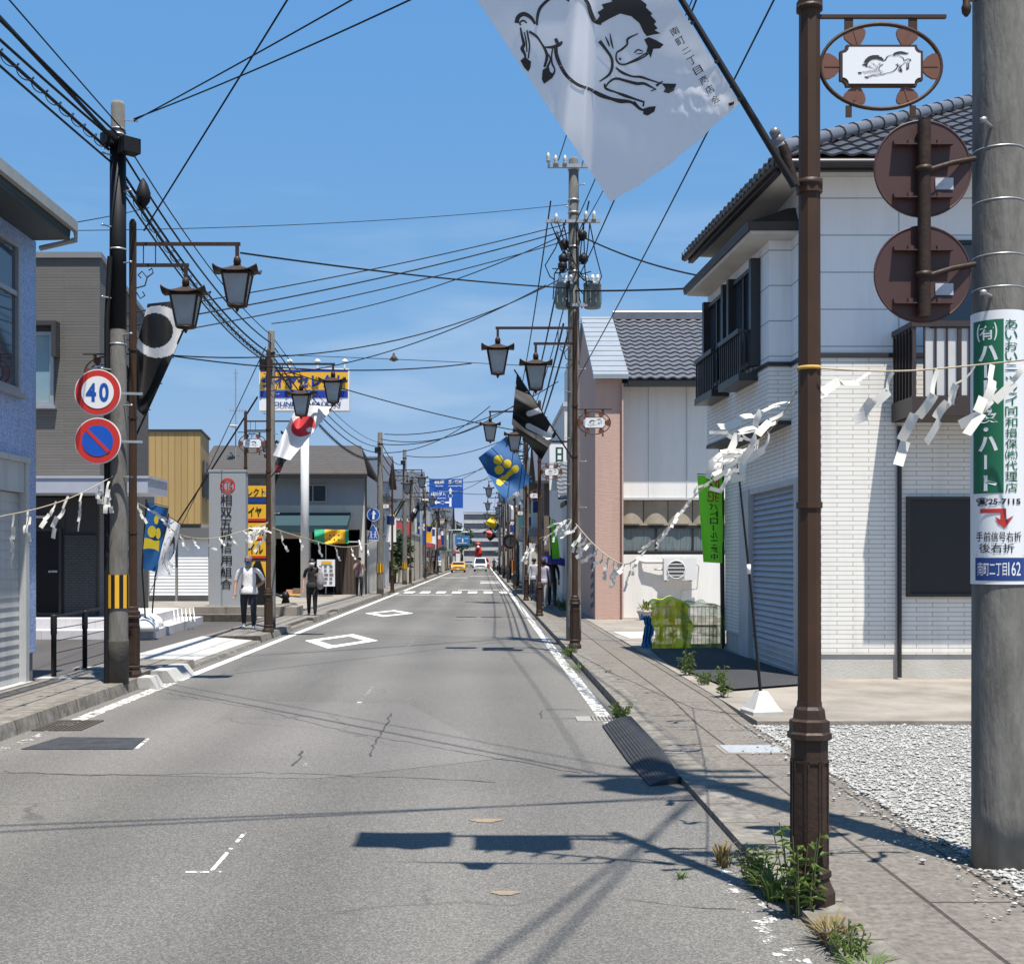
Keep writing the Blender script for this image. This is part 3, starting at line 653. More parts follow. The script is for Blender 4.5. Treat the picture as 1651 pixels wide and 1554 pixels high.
# projecting bay over the garage
BX, BY0, BY1, BXF = 3.95, 17.2, 21.0, 3.78
def bpoly(g): return [(BX-g, BY0-g), (HX+.1, BY0-g), (HX+.1, BY1), (BXF-g, BY1)]
bay = MB(); bay.hexa(bpoly(0), 3.62, 4.37); bay = bay.build('bay_lower_wall', m_brickw, h1)
mb = MB(); mb.hexa(bpoly(-.01), 4.43, 6.115); mb.build('bay_upper_wall', m_panel, h1)
mb = MB(); mb.hexa(bpoly(.02), 4.371, 4.429); mb.hexa(bpoly(.015), 3.56, 3.619); mb.build('bay_trim', m_darkroof, h1)
mb = MB(); mb.solid([(3.62, 16.85, 6.155), (HX+.1, 16.85, 6.155), (HX+.1, 21.1, 6.155), (3.41, 20.9, 6.155)][::1], [(3.64, 16.87, 6.117), (HX+.1, 16.87, 6.117), (HX+.1, 21.05, 6.117), (3.43, 20.85, 6.117)]); mb.build('bay_soffit', m_soffit, h1)
mb = MB(); mb.solid([(HX-.1, 17.0, 6.50), (HX+.12, 17.0, 6.52), (HX+.12, 21.1, 6.52), (HX-.1, 21.1, 6.50)], [(3.60, 16.82, 6.27), (HX+.1, 16.82, 6.27), (HX+.1, 21.15, 6.27), (3.39, 20.95, 6.27)])
mb.solid([(3.57, 16.8, 6.269), (HX+.1, 16.8, 6.269), (HX+.1, 21.15, 6.269), (3.36, 20.95, 6.269)], [(3.59, 16.82, 6.157), (HX+.1, 16.82, 6.157), (HX+.1, 21.15, 6.157), (3.38, 20.95, 6.157)])
mb.build('bay_roof', m_darkroof, h1)
WB = lambda u, o, z: V((BX+(BXF-BX)*(u-BY0)/(BY1-BY0)-o, u, z))
for (a, b) in ((17.75, 19.0), (19.45, 20.7)):
    w = window(h1, WB, a, b, 4.5, 5.92, m_frdark, m_glass, 1, .06, .07, name='bay_window')
    mb = MB(); fbox(mb, WB, b-.02, b+.1, 0, .13, 4.45, 5.98); fbox(mb, WB, a-.10, a+.02, 0, .13, 4.45, 5.98); mb.build('shutter_box', m_frdark, w)
    mb = MB(); fbox(mb, WB, a, b, .22, .29, 4.93, 5.0); fbox(mb, WB, a, b, .20, .28, 4.30, 4.36); fbox(mb, WB, a, b, 0, .28, 4.25, 4.30)
    for k in range(11):
        u = a+.02+(b-a-.04)*k/10; fbox(mb, WB, u-.012, u+.012, .24, .26, 4.36, 4.93)
    for u in (a, b-.04):
        fbox(mb, WB, u, u+.04, .02, .22, 4.94, 4.98); fbox(mb, WB, u, u+.04, .02, .20, 4.30, 4.36)
        for k in range(3): fbox(mb, WB, u+.01, u+.03, .06+k*.06, .075+k*.06, 4.36, 4.94)
    mb.build('guard_rail', m_frdark, w)
# balcony on the front
m_balc = mat('balcony_brown', (.045, .030, .026), .45, ns=6, na=.4); m_bpan = mat('balcony_panel', (.56, .56, .56), .5, ns=4, na=.2)
bal = MB(); bal.box(5.40, 9.6, 15.62, HY0-.001, 3.50, 3.62); bal.box(5.38, 9.62, 15.58, 15.64, 3.50, 3.74); bal.box(5.38, 5.44, 15.64, HY0-.03, 3.50, 3.74); bal = bal.build('balcony', m_balc, h1)
mb = MB(); mb.box(5.38, 9.62, 15.58, 15.65, 4.62, 4.69); mb.box(5.38, 5.45, 15.65, HY0-.03, 4.62, 4.69)
for k in range(30):
    x = 5.39+k*.143; w_ = .045 if k % 4 == 0 else .018
    if x < 9.6: mb.box(x, x+w_, 15.59, 15.62, 3.74, 4.62)
for k in range(6): mb.box(5.39, 5.415, 15.72+k*.12, 15.74+k*.12, 3.74, 4.62)
mb.build('balcony_rail', m_balc, bal)
mb = MB(); mb.box(5.56, 9.6, 15.63, 15.645, 3.76, 4.60); mb.build('balcony_panel', m_bpan, bal)
mb = MB(); mb.box(5.42, 5.43, 15.66, HY0-.05, 3.76, 4.60); mb.build('side_panel', m_frdark, bal)
window(h1, S, 5.9, 7.6, 3.95, 5.9, m_frdark, m_glass, 1, .05, .05, name='balcony_door')
# hipped roof with curved tiles
e0, e1, e2 = V((3.8, 15.88, 6.86)), V((10.2, 15.88, 6.86)), V((3.46, 20.75, 6.86)); ap = V((8.0, 20.1, 9.05)); ap2 = V((10.2, 20.1, 9.05))
mb = MB(); mb.add([e0, e1, ap2, ap, e2, V((10.2, 21.9, 6.86))], [(0, 1, 2, 3), (4, 0, 3), (5, 4, 3, 2), (0, 4, 5, 1)]); rf = mb.build('roof', m_tile, h1)
mb = MB(); Wv = ap2-e1; Nv = (e1-e0).cross(Wv)
kx = (ap.x-e0.x)/(e1.x-e0.x)
tiles(mb, e0+V((0, -.06, -.03)), e1-e0, Wv, 25, 14, Nv, lambda u, v: u > kx*v-.01); mb.build('front_tiles', m_tile, rf)
mb = MB(); U2 = e2-e0; foot = e0+U2*((ap-e0).dot(U2)/U2.length_squared); Wl = ap-foot; kf = (foot-e0).length/U2.length
tiles(mb, e0+V((-.06, 0, -.02)), U2, Wl, 22, 14, Wl.cross(U2), lambda u, v: kf*v-.02 < u < 1-(1-kf)*v+.02); mb.build('side_tiles', m_tile, rf)
mb = MB()
hip = [e0.lerp(ap, t/16)+V((0, 0, .09)) for t in range(17)]
for i in range(16): mb.tube([hip[i], hip[i].lerp(hip[i+1], .97)], [.115, .095], 10)
mb.tube([ap+V((0, 0, .1)), ap2+V((0, 0, .1))], .12, 10)
for k, r in ((0, .14), (1, .10), (2, .075)): mb.lathe([(0.01, -r), (r*.7, -r*.7), (r, 0), (r*.7, r*.7), (.01, r)], 12, e0+V((.02-.05*k, .05-.04*k, .10+.09*k)))
mb.build('hip_ridge', m_tilel, rf)
mb = MB(); mb.box(3.80, 10.2, 15.86, 15.93, 6.66, 6.83); mb.solid([(3.74, 15.88, 6.83), (3.82, 15.93, 6.83), (3.50, 20.75, 6.83), (3.42, 20.75, 6.83)], [(3.74, 15.88, 6.64), (3.82, 15.93, 6.64), (3.50, 20.75, 6.64), (3.42, 20.75, 6.64)]); mb.build('fascia', m_darkroof, h1)
mb = MB(); mb.tube([(3.70, 15.80, 6.74), (10.2, 15.80, 6.74)], .06, 8); mb.tube([(3.72, 15.80, 6.74), (3.37, 20.80, 6.74)], .06, 8)
for k in range(26):
    p = V((3.72, 15.80, 6.74)).lerp(V((3.37, 20.80, 6.74)), (k+.5)/26); mb.bar(p+V((-.065, 0, -.06)), p+V((-.065, 0, .07)), .015)
mb.build('gutter', m_frdark, h1)
mb = MB(); mb.solid([(3.82, 15.93, 6.79), (10.2, 15.93, 6.79), (10.2, 21.9, 6.79), (3.50, 20.75, 6.79)], [(3.82, 15.93, 6.752), (10.2, 15.93, 6.752), (10.2, 21.9, 6.752), (3.50, 20.75, 6.752)]); mb.build('soffit', m_soffit, h1)

# ---- pink pillared house with tiled roof
m_pink = mat('pink_render', (.50, .335, .275), .85, ns=4, na=.4, col2=(.44, .285, .23), bump=.28, bs=9, stretch=(.5, .5, 4), stain=.12)
m_wwall = mat('white_render', (.74, .73, .70), .8, ns=1.2, na=.3, col2=(.66, .65, .62), bump=.1, bs=30, stain=.12)
m_metroof = mat('grey_metal_roof', (.30, .33, .36), .4, metal=.3, ns=2, na=.3)
h2 = thing('pink_house', 'white house with a tall pink end wall and dark tiled roof', 'house', (5.0, 35.5, .1))
def gable_wall(mb, x0, x1, ya, yr, yb, z0, ze, zr):
    pr = [(ya, z0), (yb, z0), (yb, ze), (yr, zr), (ya, ze)]
    A = [V((x0, y, z)) for y, z in pr]; B = [V((x1, y, z)) for y, z in pr]
    mb.solid(B[::-1], A[::-1])
mb = MB(); gable_wall(mb, 2.93, 3.63, 32.6, 36.5, 40.0, .1, 6.42, 8.60); mb.build('pink_wall', m_pink, h2)
mb = MB(); mb.solid([(2.86, 32.35, 6.52), (3.78, 32.35, 6.52), (3.78, 36.5, 8.82), (2.86, 36.5, 8.82)], [(2.86, 32.35, 6.40), (3.78, 32.35, 6.40), (3.78, 36.5, 8.68), (2.86, 36.5, 8.68)])
mb.solid([(2.86, 36.5, 8.82), (3.78, 36.5, 8.82), (3.78, 40.3, 6.5), (2.86, 40.3, 6.5)], [(2.86, 36.5, 8.68), (3.78, 36.5, 8.68), (3.78, 40.3, 6.38), (2.86, 40.3, 6.38)])
for k in range(12):
    a = V((2.86, 32.35, 6.52)).lerp(V((2.86, 36.5, 8.82)), (k+.5)/12); mb.bar(a+V((0, 0, .006)), a+V((.92, 0, .006)), .03, .014)
mb.build('metal_roof', m_metroof, h2)
mb = MB(); mb.box(3.631, 7.2, 33.2, 33.4, .12, 1.82); mb.box(3.631, 7.2, 33.2, 33.4, 3.28, 6.40); mb.box(3.631, 7.2, 39.8, 40.0, .12, 6.4); mb.box(7.0, 7.2, 33.4, 39.8, .12, 6.4); mb.build('white_wall', m_wwall, h2)
mb = MB(); mb.box(3.632, 7.2, 33.17, 33.199, 3.28, 3.34); mb.box(5.42, 5.44, 33.185, 33.199, 3.35, 6.3); mb.box(4.4, 4.415, 33.188, 33.199, 3.35, 6.3); mb.box(3.632, 3.66, 33.18, 33.199, .15, 1.8); mb.build('trim', m_jamb, h2)
S2 = face_fn('S', 33.38)
m_beige = mat('beige_shade', (.30, .26, .20), .8, ns=5, na=.5)
mb = MB()
for k in range(5): mb.grid(lambda u, v, k=k: V((3.64+k*.66+.64*u, 33.34-.10*math.sin(math.pi*u)*(.4+.6*v), 3.26-.62*v)), 8, 4)
mb.build('scalloped_shade', m_beige, h2)
w = window(h2, S2, 3.66, 6.6, 1.86, 2.58, m_frdark, mat('curtained_glass', (.16, .20, .21), .3, ns=9, na=.9, col2=(.04, .05, .05), stretch=(5, 5, .2)), 2, .06, .08)
mb = MB(); mb.box(3.631, 7.1, 33.30, 33.399, 2.60, 2.66); mb.build('lintel', m_beige, h2)
rw = V((0, 36.5-32.65, 8.72-6.42)); mb = MB(); mb.solid([(3.79, 32.65, 6.42), (7.3, 32.65, 6.42), (7.3, 36.5, 8.72), (3.79, 36.5, 8.72)], [(3.79, 32.65, 6.36), (7.3, 32.65, 6.36), (7.3, 36.5, 8.66), (3.79, 36.5, 8.66)])
mb.solid([(3.79, 36.5, 8.72), (7.3, 36.5, 8.72), (7.3, 40.2, 6.4), (3.79, 40.2, 6.4)], [(3.79, 36.5, 8.66), (7.3, 36.5, 8.66), (7.3, 40.2, 6.34), (3.79, 40.2, 6.34)]); rf = mb.build('tiled_roof', m_tile, h2)
mb = MB(); tiles(mb, (3.80, 32.6, 6.41), (3.5, 0, 0), rw, 12, 15, V((3.5, 0, 0)).cross(rw), amp=.05, step=.045); mb.build('front_tiles', m_tilel, rf)
mb = MB(); mb.box(3.79, 7.3, 36.35, 36.65, 8.72, 8.90); mb.tube([(3.79, 36.5, 8.92), (7.3, 36.5, 8.92)], .09, 8); mb.build('ridge', m_tilel, rf)
mb = MB(); mb.box(3.79, 7.3, 32.5, 32.62, 6.24, 6.36); mb.box(3.64, 7.2, 32.62, 33.19, 6.30, 6.34); mb.build('gutter', m_frdark, h2)
mb = MB(); mb.box(3.62, 3.66, 32.5, 32.58, .15, 6.3); mb.build('downpipe', m_pink, h2)

# ---- blue tiled shop at the left edge
m_bluet = mat('blue_mosaic_tile', (.44, .57, .84), .4, ns=30, na=1.0, col2=(.10, .18, .42), bump=.3, bs=60, brick=(.05, .05, .006, (.7, .72, .75), .6, .0, 'wall'), stain=.15)
m_shutl = mat('light_steel_shutter', (.50, .51, .50), .5, metal=.1, ns=2, na=.35, stain=.25)
m_teal = mat('dark_teal_soffit', (.030, .045, .050), .6, ns=3, na=.4)
bs = thing('blue_shop', 'blue mosaic tiled shop with a closed steel shutter at the pavement edge', 'shop', (-8.5, 11.5, .1))
E_ = face_fn('E', -5.79)
mb = MB(); mb.box(-11, -5.79, 6.0, 16.04, 2.98, 5.80); mb.box(-11, -5.79, 15.68, 16.04, .5, 2.98); mb.box(-11, -6.1, 6.0, 15.68, .12, 2.98); mb.build('wall', m_bluet, bs)
mb = MB(); mb.box(-11, -5.82, 15.70, 16.0, .1, .5); mb.build('plinth', m_conc2, bs)
shutter(bs, face_fn('E', -5.86), 7.0, 15.55, .16, 2.52, m_shutl, .115)
mb = MB(); mb.box(-6.09, -5.76, 6.0, 15.55, 2.53, 2.90); mb.box(-6.09, -5.72, 6.0, 15.66, 2.901, 2.97); mb.box(-6.0, -5.74, 15.56, 15.67, .13, 2.90); mb.build('shutter_case', m_shutl, bs)
mb = MB(); mb.box(-6.0, -5.70, 6.0, 15.7, .12, .155); mb.build('threshold', m_fresh, bs)
window(bs, E_, 13.2, 15.35, 3.74, 5.60, m_alu, m_glass, 1, .07, .06, sill=True)
mb = MB(); fbox(mb, E_, 13.27, 15.28, .019, .05, 4.93, 4.99); mb.build('transom', m_alu, bs)
mb = MB(); mb.solid([(-11, 5, 7.6), (-5.30, 5, 6.06), (-5.30, 15.95, 6.06), (-11, 15.95, 7.6)], [(-11, 5, 7.4), (-5.32, 5, 5.84), (-5.32, 15.95, 5.84), (-11, 15.95, 7.4)]); mb.solid([(-5.81, 5, 5.82), (-5.32, 5, 5.835), (-5.32, 15.95, 5.835), (-5.81, 15.95, 5.82)], [(-5.81, 5, 5.79), (-5.32, 5, 5.80), (-5.32, 15.95, 5.80), (-5.81, 15.95, 5.79)]); mb.build('roof', m_teal, bs)
mb = MB(); mb.bar((-5.27, 5, 5.98), (-5.27, 16.0, 5.98), .07, .13); mb.tube([(-5.27, 16.0, 5.94), (-5.27, 16.03, 5.82), (-5.75, 16.07, 5.72)], .035, 8); mb.build('gutter', mat('pale_gutter', (.36, .37, .36), .6, ns=4, na=.5), bs)

# ---- dark grey shop with canopy
m_gside = mat('grey_brick_siding', (.135, .125, .112), .85, ns=2, na=.4, col2=(.105, .098, .088), bump=.5, brick=(1.8, .058, .007, (.62, .62, .62), .9, .5, 'wall'))
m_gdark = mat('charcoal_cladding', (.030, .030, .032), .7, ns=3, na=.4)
m_gtile = mat('charcoal_tile', (.060, .062, .068), .6, ns=9, na=.5, bump=.7, brick=(.12, .05, .010, (.35, .35, .36), .9, .5, 'wall'))
m_lav = mat('pale_canopy_metal', (.46, .47, .52), .4, metal=.2, ns=3, na=.2)
gs = thing('grey_shop', 'dark grey shop with flat roof and pale entrance canopy behind the black railing', 'shop', (-10.5, 29.5, .1))
gp = [(-13.5, 26.0), (-8.05, 26.0), (-8.92, 33.0), (-13.5, 33.0)]
mb = MB(); mb.hexa(gp, 3.0, 8.0); mb.build('wall', m_gside, gs)
mb = MB(); mb.hexa([(-13.55, 25.95), (-8.0, 25.95), (-8.87, 33.05), (-13.55, 33.05)], 8.001, 8.12); mb.build('parapet_cap', mat('parapet_metal', (.20, .20, .20), .5, ns=3, na=.3), gs)
mb = MB(); mb.hexa([(-13.5, 26.4), (-8.05, 26.0), (-8.92, 33.0), (-13.5, 33.0)], .1, 2.99); mb.build('lower_wall', m_gside, gs)
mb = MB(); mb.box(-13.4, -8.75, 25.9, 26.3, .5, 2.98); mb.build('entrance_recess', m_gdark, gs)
mb = MB(); mb.box(-8.74, -8.10, 25.86, 26.1, .5, 2.2); mb.build('tiled_panel', m_gtile, gs)
mb = MB(); mb.box(-8.74, -8.10, 25.9, 26.05, 2.21, 2.98); mb.build('upper_panel', m_gdark, gs)
SG = face_fn('S', 25.9)
dr = window(gs, SG, -9.42, -8.80, .52, 2.34, m_frdark, mat('black_glass', (.006, .006, .008), .12, ns=1, na=.3, spec=.15), 0, .06, .05, name='door')
mb = MB(); fbox(mb, SG, -9.02, -8.88, .055, .09, 1.42, 1.46); mb.lathe([(.03, -.02), (.035, .0), (.03, .02)], 10, SG(-9.03, .09, 1.44)); mb.build('handle', m_steel, dr)
mb = MB(); fbox(mb, SG, -9.4, -9.15, .02, .05, 2.55, 2.60); mb.build('strip_lamp', m_lav, gs)
mb = MB(); mb.box(-13.5, -6.72, 24.8, 26.35, 3.02, 3.31); mb.box(-13.52, -6.70, 24.78, 26.36, 3.311, 3.36); mb.build('canopy', m_lav, gs)
window(gs, face_fn('S', 26.0), -9.9, -9.0, 4.9, 6.45, m_alu, mat('sky_glass', (.16, .26, .32), .08, ns=.8, na=.8, col2=(.30, .34, .30)), 0, .08, .06, sill=True)
mb = MB(); fbox(mb, face_fn('S', 26.0), -10.0, -8.88, 0, .28, 6.55, 6.64); fbox(mb, face_fn('S', 26.0), -8.97, -8.88, 0, .28, 5.9, 6.549); mb.build('window_hood', m_gdark, gs)
m_stepw = mat('white_step_tile', (.58, .56, .56), .6, ns=3, na=.3, brick=(.6, .3, .006, (.6, .6, .6), .8, 0, 'floor'))
mb = MB(); mb.hexa([(-13, 24.4), (-6.5, 24.4), (-6.9, 30.5), (-13, 30.5)], .05, .29); mb.hexa([(-13, 24.9), (-6.95, 24.9), (-7.4, 30.3), (-13, 30.3)], .2901, .50); mb.build('entrance_steps', m_stepw, gs)

# ---- tan clad upper storey over a low garage
m_tan = mat('tan_corrugated_cladding', (.40, .27, .105), .6, ns=1.5, na=.35, col2=(.34, .22, .085), bump=.5, brick=(.24, 9, .02, (.62, .58, .5), .8, 0, 'wall'))
m_gblk = mat('grey_block', (.26, .25, .24), .9, ns=2, na=.5)
tb = thing('tan_building', 'tan metal clad building above a grey garage with white shutters', 'building', (-12, 47.5, .1))
mb = MB(); mb.hexa([(-15, 46), (-10.5, 46), (-10.92, 49.3), (-15, 49.3)], 3.0, 6.42); mb.build('upper_wall', m_tan, tb)
mb = MB(); mb.hexa([(-15.05, 45.95), (-10.45, 45.95), (-10.87, 49.35), (-15.05, 49.35)], 6.421, 6.50); mb.build('parapet_cap', m_darkroof, tb)
mb = MB(); mb.box(-15, -10.2, 46.2, 49.0, .1, 2.99); mb.build('garage_wall', m_gblk, tb)
mb = MB(); mb.box(-12.5, -10.15, 45.9, 46.19, 2.45, 2.85); mb.build('shutter_case', mat('case_grey', (.12, .12, .12), .7, ns=3, na=.3), tb)
st = face_fn('S', 46.12); m_wshut = mat('white_shutter', (.74, .74, .73), .5, ns=2, na=.2)
for a, b in ((-12.42, -11.47), (-11.36, -10.24)): shutter(tb, st, a, b, .35, 2.44, m_wshut, .12)
window(tb, face_fn('S', 46.0), -12.6, -12.15, 3.35, 4.6, m_alu, m_glass, 0, .05, .05)
for a in (46.5, 47.6): 
    mb = MB(); mb.hexa([(-10.50-.06*(a-46)*2+.04, a), (-10.46-.06*(a-46)*2+.05, a), (-10.46-.06*(a+.7-46)*2+.05, a+.7), (-10.5-.06*(a+.7-46)*2+.04, a+.7)], 4.0, 5.4); mb.build('side_window', m_glass, tb)

# ---- brown roofed house with open workshop
m_gbl = mat('grey_blue_wall', (.28, .31, .35), .8, ns=1.4, na=.3); m_cream = mat('cream_board', (.58, .55, .49), .8, ns=1.5, na=.35, brick=(1.6, 2.0, .01, (.6, .58, .55), .8, 0, 'wall'))
m_broof = mat('brown_slate_roof', (.085, .072, .066), .5, ns=3, na=.6, col2=(.05, .042, .04))
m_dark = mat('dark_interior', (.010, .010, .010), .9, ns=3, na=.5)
m_awn = mat('dark_teal_awning', (.012, .045, .060), .6, ns=3, na=.4)
bh = thing('workshop_house', 'grey house with brown ridged roof over an open dark workshop', 'house', (-8.7, 57.5, .1))
mb = MB(); mb.box(-12.4, -5.25, 55, 61, 4.08, 5.45); mb.build('upper_wall', m_gbl, bh)
mb = MB(); mb.box(-12.4, -5.25, 55.001, 55.25, 3.0, 4.079); mb.box(-12.4, -10.9, 55.0, 55.25, .1, 2.999); mb.box(-5.5, -5.25, 55, 61, .1, 2.999); mb.box(-8.0, -7.7, 55, 55.25, .1, 2.999); mb.build('lower_wall', m_cream, bh)
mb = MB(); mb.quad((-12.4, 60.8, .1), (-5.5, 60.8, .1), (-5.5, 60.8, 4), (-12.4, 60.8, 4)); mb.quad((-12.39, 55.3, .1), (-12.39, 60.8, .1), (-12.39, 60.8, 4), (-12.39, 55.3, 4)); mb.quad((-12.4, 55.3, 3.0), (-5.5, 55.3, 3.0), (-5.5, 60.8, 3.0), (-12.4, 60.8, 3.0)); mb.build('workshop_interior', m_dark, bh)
mb = MB(); mb.solid([(-12.6, 54.3, 5.44), (-5.1, 54.3, 5.44), (-5.75, 58, 7.0), (-12.6, 58, 7.0)], [(-12.6, 54.3, 5.30), (-5.1, 54.3, 5.30), (-5.75, 58, 6.86), (-12.6, 58, 6.86)]); mb.solid([(-12.6, 58, 7.0), (-5.75, 58, 7.0), (-5.1, 61.6, 5.44), (-12.6, 61.6, 5.44)], [(-12.6, 58, 6.86), (-5.75, 58, 6.86), (-5.1, 61.6, 5.3), (-12.6, 61.6, 5.3)]); mb.build('roof', m_broof, bh)
mb = MB()
for k in range(13):
    t_ = (k+.3)/13; mb.bar((-12.6, 54.3+3.7*t_, 5.46+1.56*t_), (-5.12-.62*t_, 54.3+3.7*t_, 5.46+1.56*t_), .06, .05)
mb.build('roof_battens', mat('pale_roof_edge', (.20, .19, .18), .5, ns=3, na=.3), bh)
mb = MB(); mb.box(-12.6, -5.1, 54.22, 54.299, 5.22, 5.40); mb.box(-5.24, -5.18, 54.9, 54.98, .1, 5.3); mb.build('gutter', m_frdark, bh)
SB = face_fn('S', 55.0)
for a, b in ((-10.7, -9.9), (-8.2, -6.95)): window(bh, SB, a, b, 4.2, 5.0, m_alu, m_glass, 1, .06, .05)
mb = MB(); mb.solid([(-11, 53.6, 3.15), (-5.9, 53.6, 3.15), (-5.9, 54.99, 3.75), (-11, 54.99, 3.75)], [(-11, 53.6, 2.85), (-5.9, 53.6, 2.85), (-5.9, 54.99, 3.6), (-11, 54.99, 3.6)]); mb.build('awning', m_awn, bh)
mb = MB(); mb.box(-11.0, -9.2, 54.85, 54.99, 2.3, 2.99); mb.box(-9.2, -7.6, 54.85, 54.99, 2.6, 2.99); mb.build('header_board', m_cream, bh)
m_wood = mat('old_timber', (.085, .060, .045), .8, ns=6, na=.7, stretch=(4, 4, .4))
mb = MB()
for k in range(6): mb.box(-6.55+k*.17, -6.40+k*.17, 54.9, 54.95, .15, 2.3)
mb.build('timber_screen', m_wood, bh)
mb = MB(); mb.bar((-7.7, 54.2, 2.45), (-5.4, 54.2, 2.45), .06); mb.bar((-5.45, 54.2, 2.45), (-5.45, 54.2, .1), .06); mb.bar((-6.9, 54.2, 2.45), (-6.9, 54.2, .1), .05); mb.bar((-5.45, 54.2, 2.5), (-5.2, 52.9, 2.0), .06); mb.build('timber_frame', m_jamb, bh)

# ---- generic street fronts further along
def front(name, label, cat, x0, x1, y0, y1, zt, wall, roof='flat', wins=(), shop=None, side='E', band=None):
    t = thing(name, label, cat, ((x0+x1)/2, (y0+y1)/2, .1))
    mb = MB(); mb.box(x0, x1, y0, y1, .08, zt); mb.build('wall', wall, t)
    if roof == 'flat':
        mb = MB(); mb.box(x0-.05, x1+.05, y0-.05, y1+.05, zt+.001, zt+.16); mb.build('parapet', band or m_jamb, t)
    elif roof == 'gable':
        ym = (y0+y1)/2; h = (y1-y0)*.26; o = .4
        mb = MB(); gable_wall(mb, x0+.02, x1-.02, y0+.02, ym, y1-.02, zt, zt+.02, zt+h); mb.build('gable', wall, t)
        mb = MB(); mb.solid([(x0-o, y0-o, zt-.02), (x1+o, y0-o, zt-.02), (x1+o, ym, zt+h+.14), (x0-o, ym, zt+h+.14)], [(x0-o, y0-o, zt-.14), (x1+o, y0-o, zt-.14), (x1+o, ym, zt+h+.02), (x0-o, ym, zt+h+.02)])
        mb.solid([(x0-o, ym, zt+h+.14), (x1+o, ym, zt+h+.14), (x1+o, y1+o, zt-.02), (x0-o, y1+o, zt-.02)], [(x0-o, ym, zt+h+.02), (x1+o, ym, zt+h+.02), (x1+o, y1+o, zt-.14), (x0-o, y1+o, zt-.14)]); mb.build('roof', band or m_tile, t)
    elif roof == 'hip':
        o = .45; xm, ym = (x0+x1)/2, (y0+y1)/2; h = min(x1-x0, y1-y0)*.28; q = max(0, (y1-y0-(x1-x0))/2)
        A = [V((x0-o, y0-o, zt)), V((x1+o, y0-o, zt)), V((x1+o, y1+o, zt)), V((x0-o, y1+o, zt))]; r1, r2 = V((xm, ym-q-.2, zt+h)), V((xm, ym+q+.2, zt+h))
        mb = MB(); mb.add([p-V((0, 0, .1)) for p in A]+A+[r1, r2], [(0, 1, 5, 4), (1, 2, 6, 5), (2, 3, 7, 6), (3, 0, 4, 7), (4, 5, 8), (5, 6, 9, 8), (6, 7, 9), (7, 4, 8, 9), (3, 2, 1, 0)]); mb.build('roof', band or m_tile, t)
    fS = face_fn('S', y0); fE = face_fn(side, x1 if side == 'E' else x0)
    for w in wins:
        fn = fS if w[0] == 'S' else fE
        window(t, fn, w[1], w[2], w[3], w[4], w[5] if len(w) > 5 else m_alu, m_glass, 1, .07, .06)
    if shop:
        mb = MB(); fbox(mb, fE, y0+.4, y1-.4, 0, .9, 2.75, 3.1); mb.build('awning', shop, t)
        mb = MB(); fbox(mb, fE, y0+.8, y1-.8, 0, .03, .3, 2.6); mb.build('shop_window', m_glass, t)
    return t
m_w1 = mat('off_white_wall', (.64, .63, .60), .8, ns=1, na=.4, stain=.2); m_w2 = mat('pale_grey_wall', (.48, .48, .48), .8, ns=1, na=.4, stain=.25); m_w3 = mat('beige_wall', (.52, .45, .35), .8, ns=1, na=.4, stain=.25)
m_w4 = mat('brown_wall', (.16, .12, .095), .8, ns=1, na=.4); m_w5 = mat('slate_wall', (.17, .18, .20), .8, ns=1, na=.4)
m_rred = mat('red_fascia', (.48, .07, .075), .6, ns=2, na=.3); m_tealp = mat('mint_green_panel', (.02, .34, .29), .6, ns=2, na=.3); m_awnr = mat('faded_awning', (.22, .24, .28), .7, ns=2, na=.4)
# left side
t = front('white_house', 'narrow white house with hipped dark roof behind the blue road signs', 'house', -7.6, -5.35, 63, 70, 5.0, m_w1, 'hip', [('S', -7.0, -6.2, 3.1, 4.2), ('S', -7.1, -5.9, .9, 1.9), ('E', 64.5, 66, 3.0, 4.2)])
mb = MB()
for k in range(3): mb.box(-5.95+k*.2, -5.86+k*.2, 62.6, 62.98, .1, 2.2)
mb.build('porch_columns', m_white, t)
mb = MB(); mb.box(-7.5, -5.4, 62.5, 62.99, 2.4, 2.7); mb.build('porch_roof', m_beige, t)
front('slate_house', 'slate grey house behind the white house on the left pavement', 'house', -9.6, -5.9, 72, 78, 6.2, m_w2, 'gable', [('S', -9, -7.8, 3.6, 4.8)])
t = front('red_fascia_shop', 'low cream shop with a long red fascia behind the hedge', 'shop', -10, -4.95, 84, 96, 3.4, m_w3, 'flat', [('S', -8.4, -6.4, .8, 2.2)], None)
mb = MB(); mb.box(-10.1, -4.85, 83.6, 83.94, 3.3, 4.2); mb.build('fascia', m_rred, t)
FAR_L = [(99, 108, 6.5, m_w2, 'gable', None), (109, 118, 5.6, m_w3, 'flat', m_rred), (119, 131, 7.0, m_w1, 'flat', m_awnr), (132, 141, 5.4, m_w4, 'gable', None), (142, 155, 8.2, m_w2, 'flat', m_awn), (157, 170, 6.0, m_w1, 'hip', None), (171, 190, 7.4, m_w3, 'flat', m_awnr), (192, 215, 6.2, m_w5, 'gable', None), (217, 245, 9.0, m_w1, 'flat', m_rred)]
LAB_L = ['pale grey gabled shop past the red fascia shop', 'beige flat roofed shop with red awning on the far left pavement', 'white flat roofed shop with grey awning past the beige shop', 'brown gabled house past the white flat roofed shop', 'tall grey shop with dark teal awning far along the street', 'white hipped house past the tall grey shop', 'beige shop with grey awning beside the far traffic lights', 'slate gabled house past the far traffic lights', 'tall white block with red awning at the far end of the street']
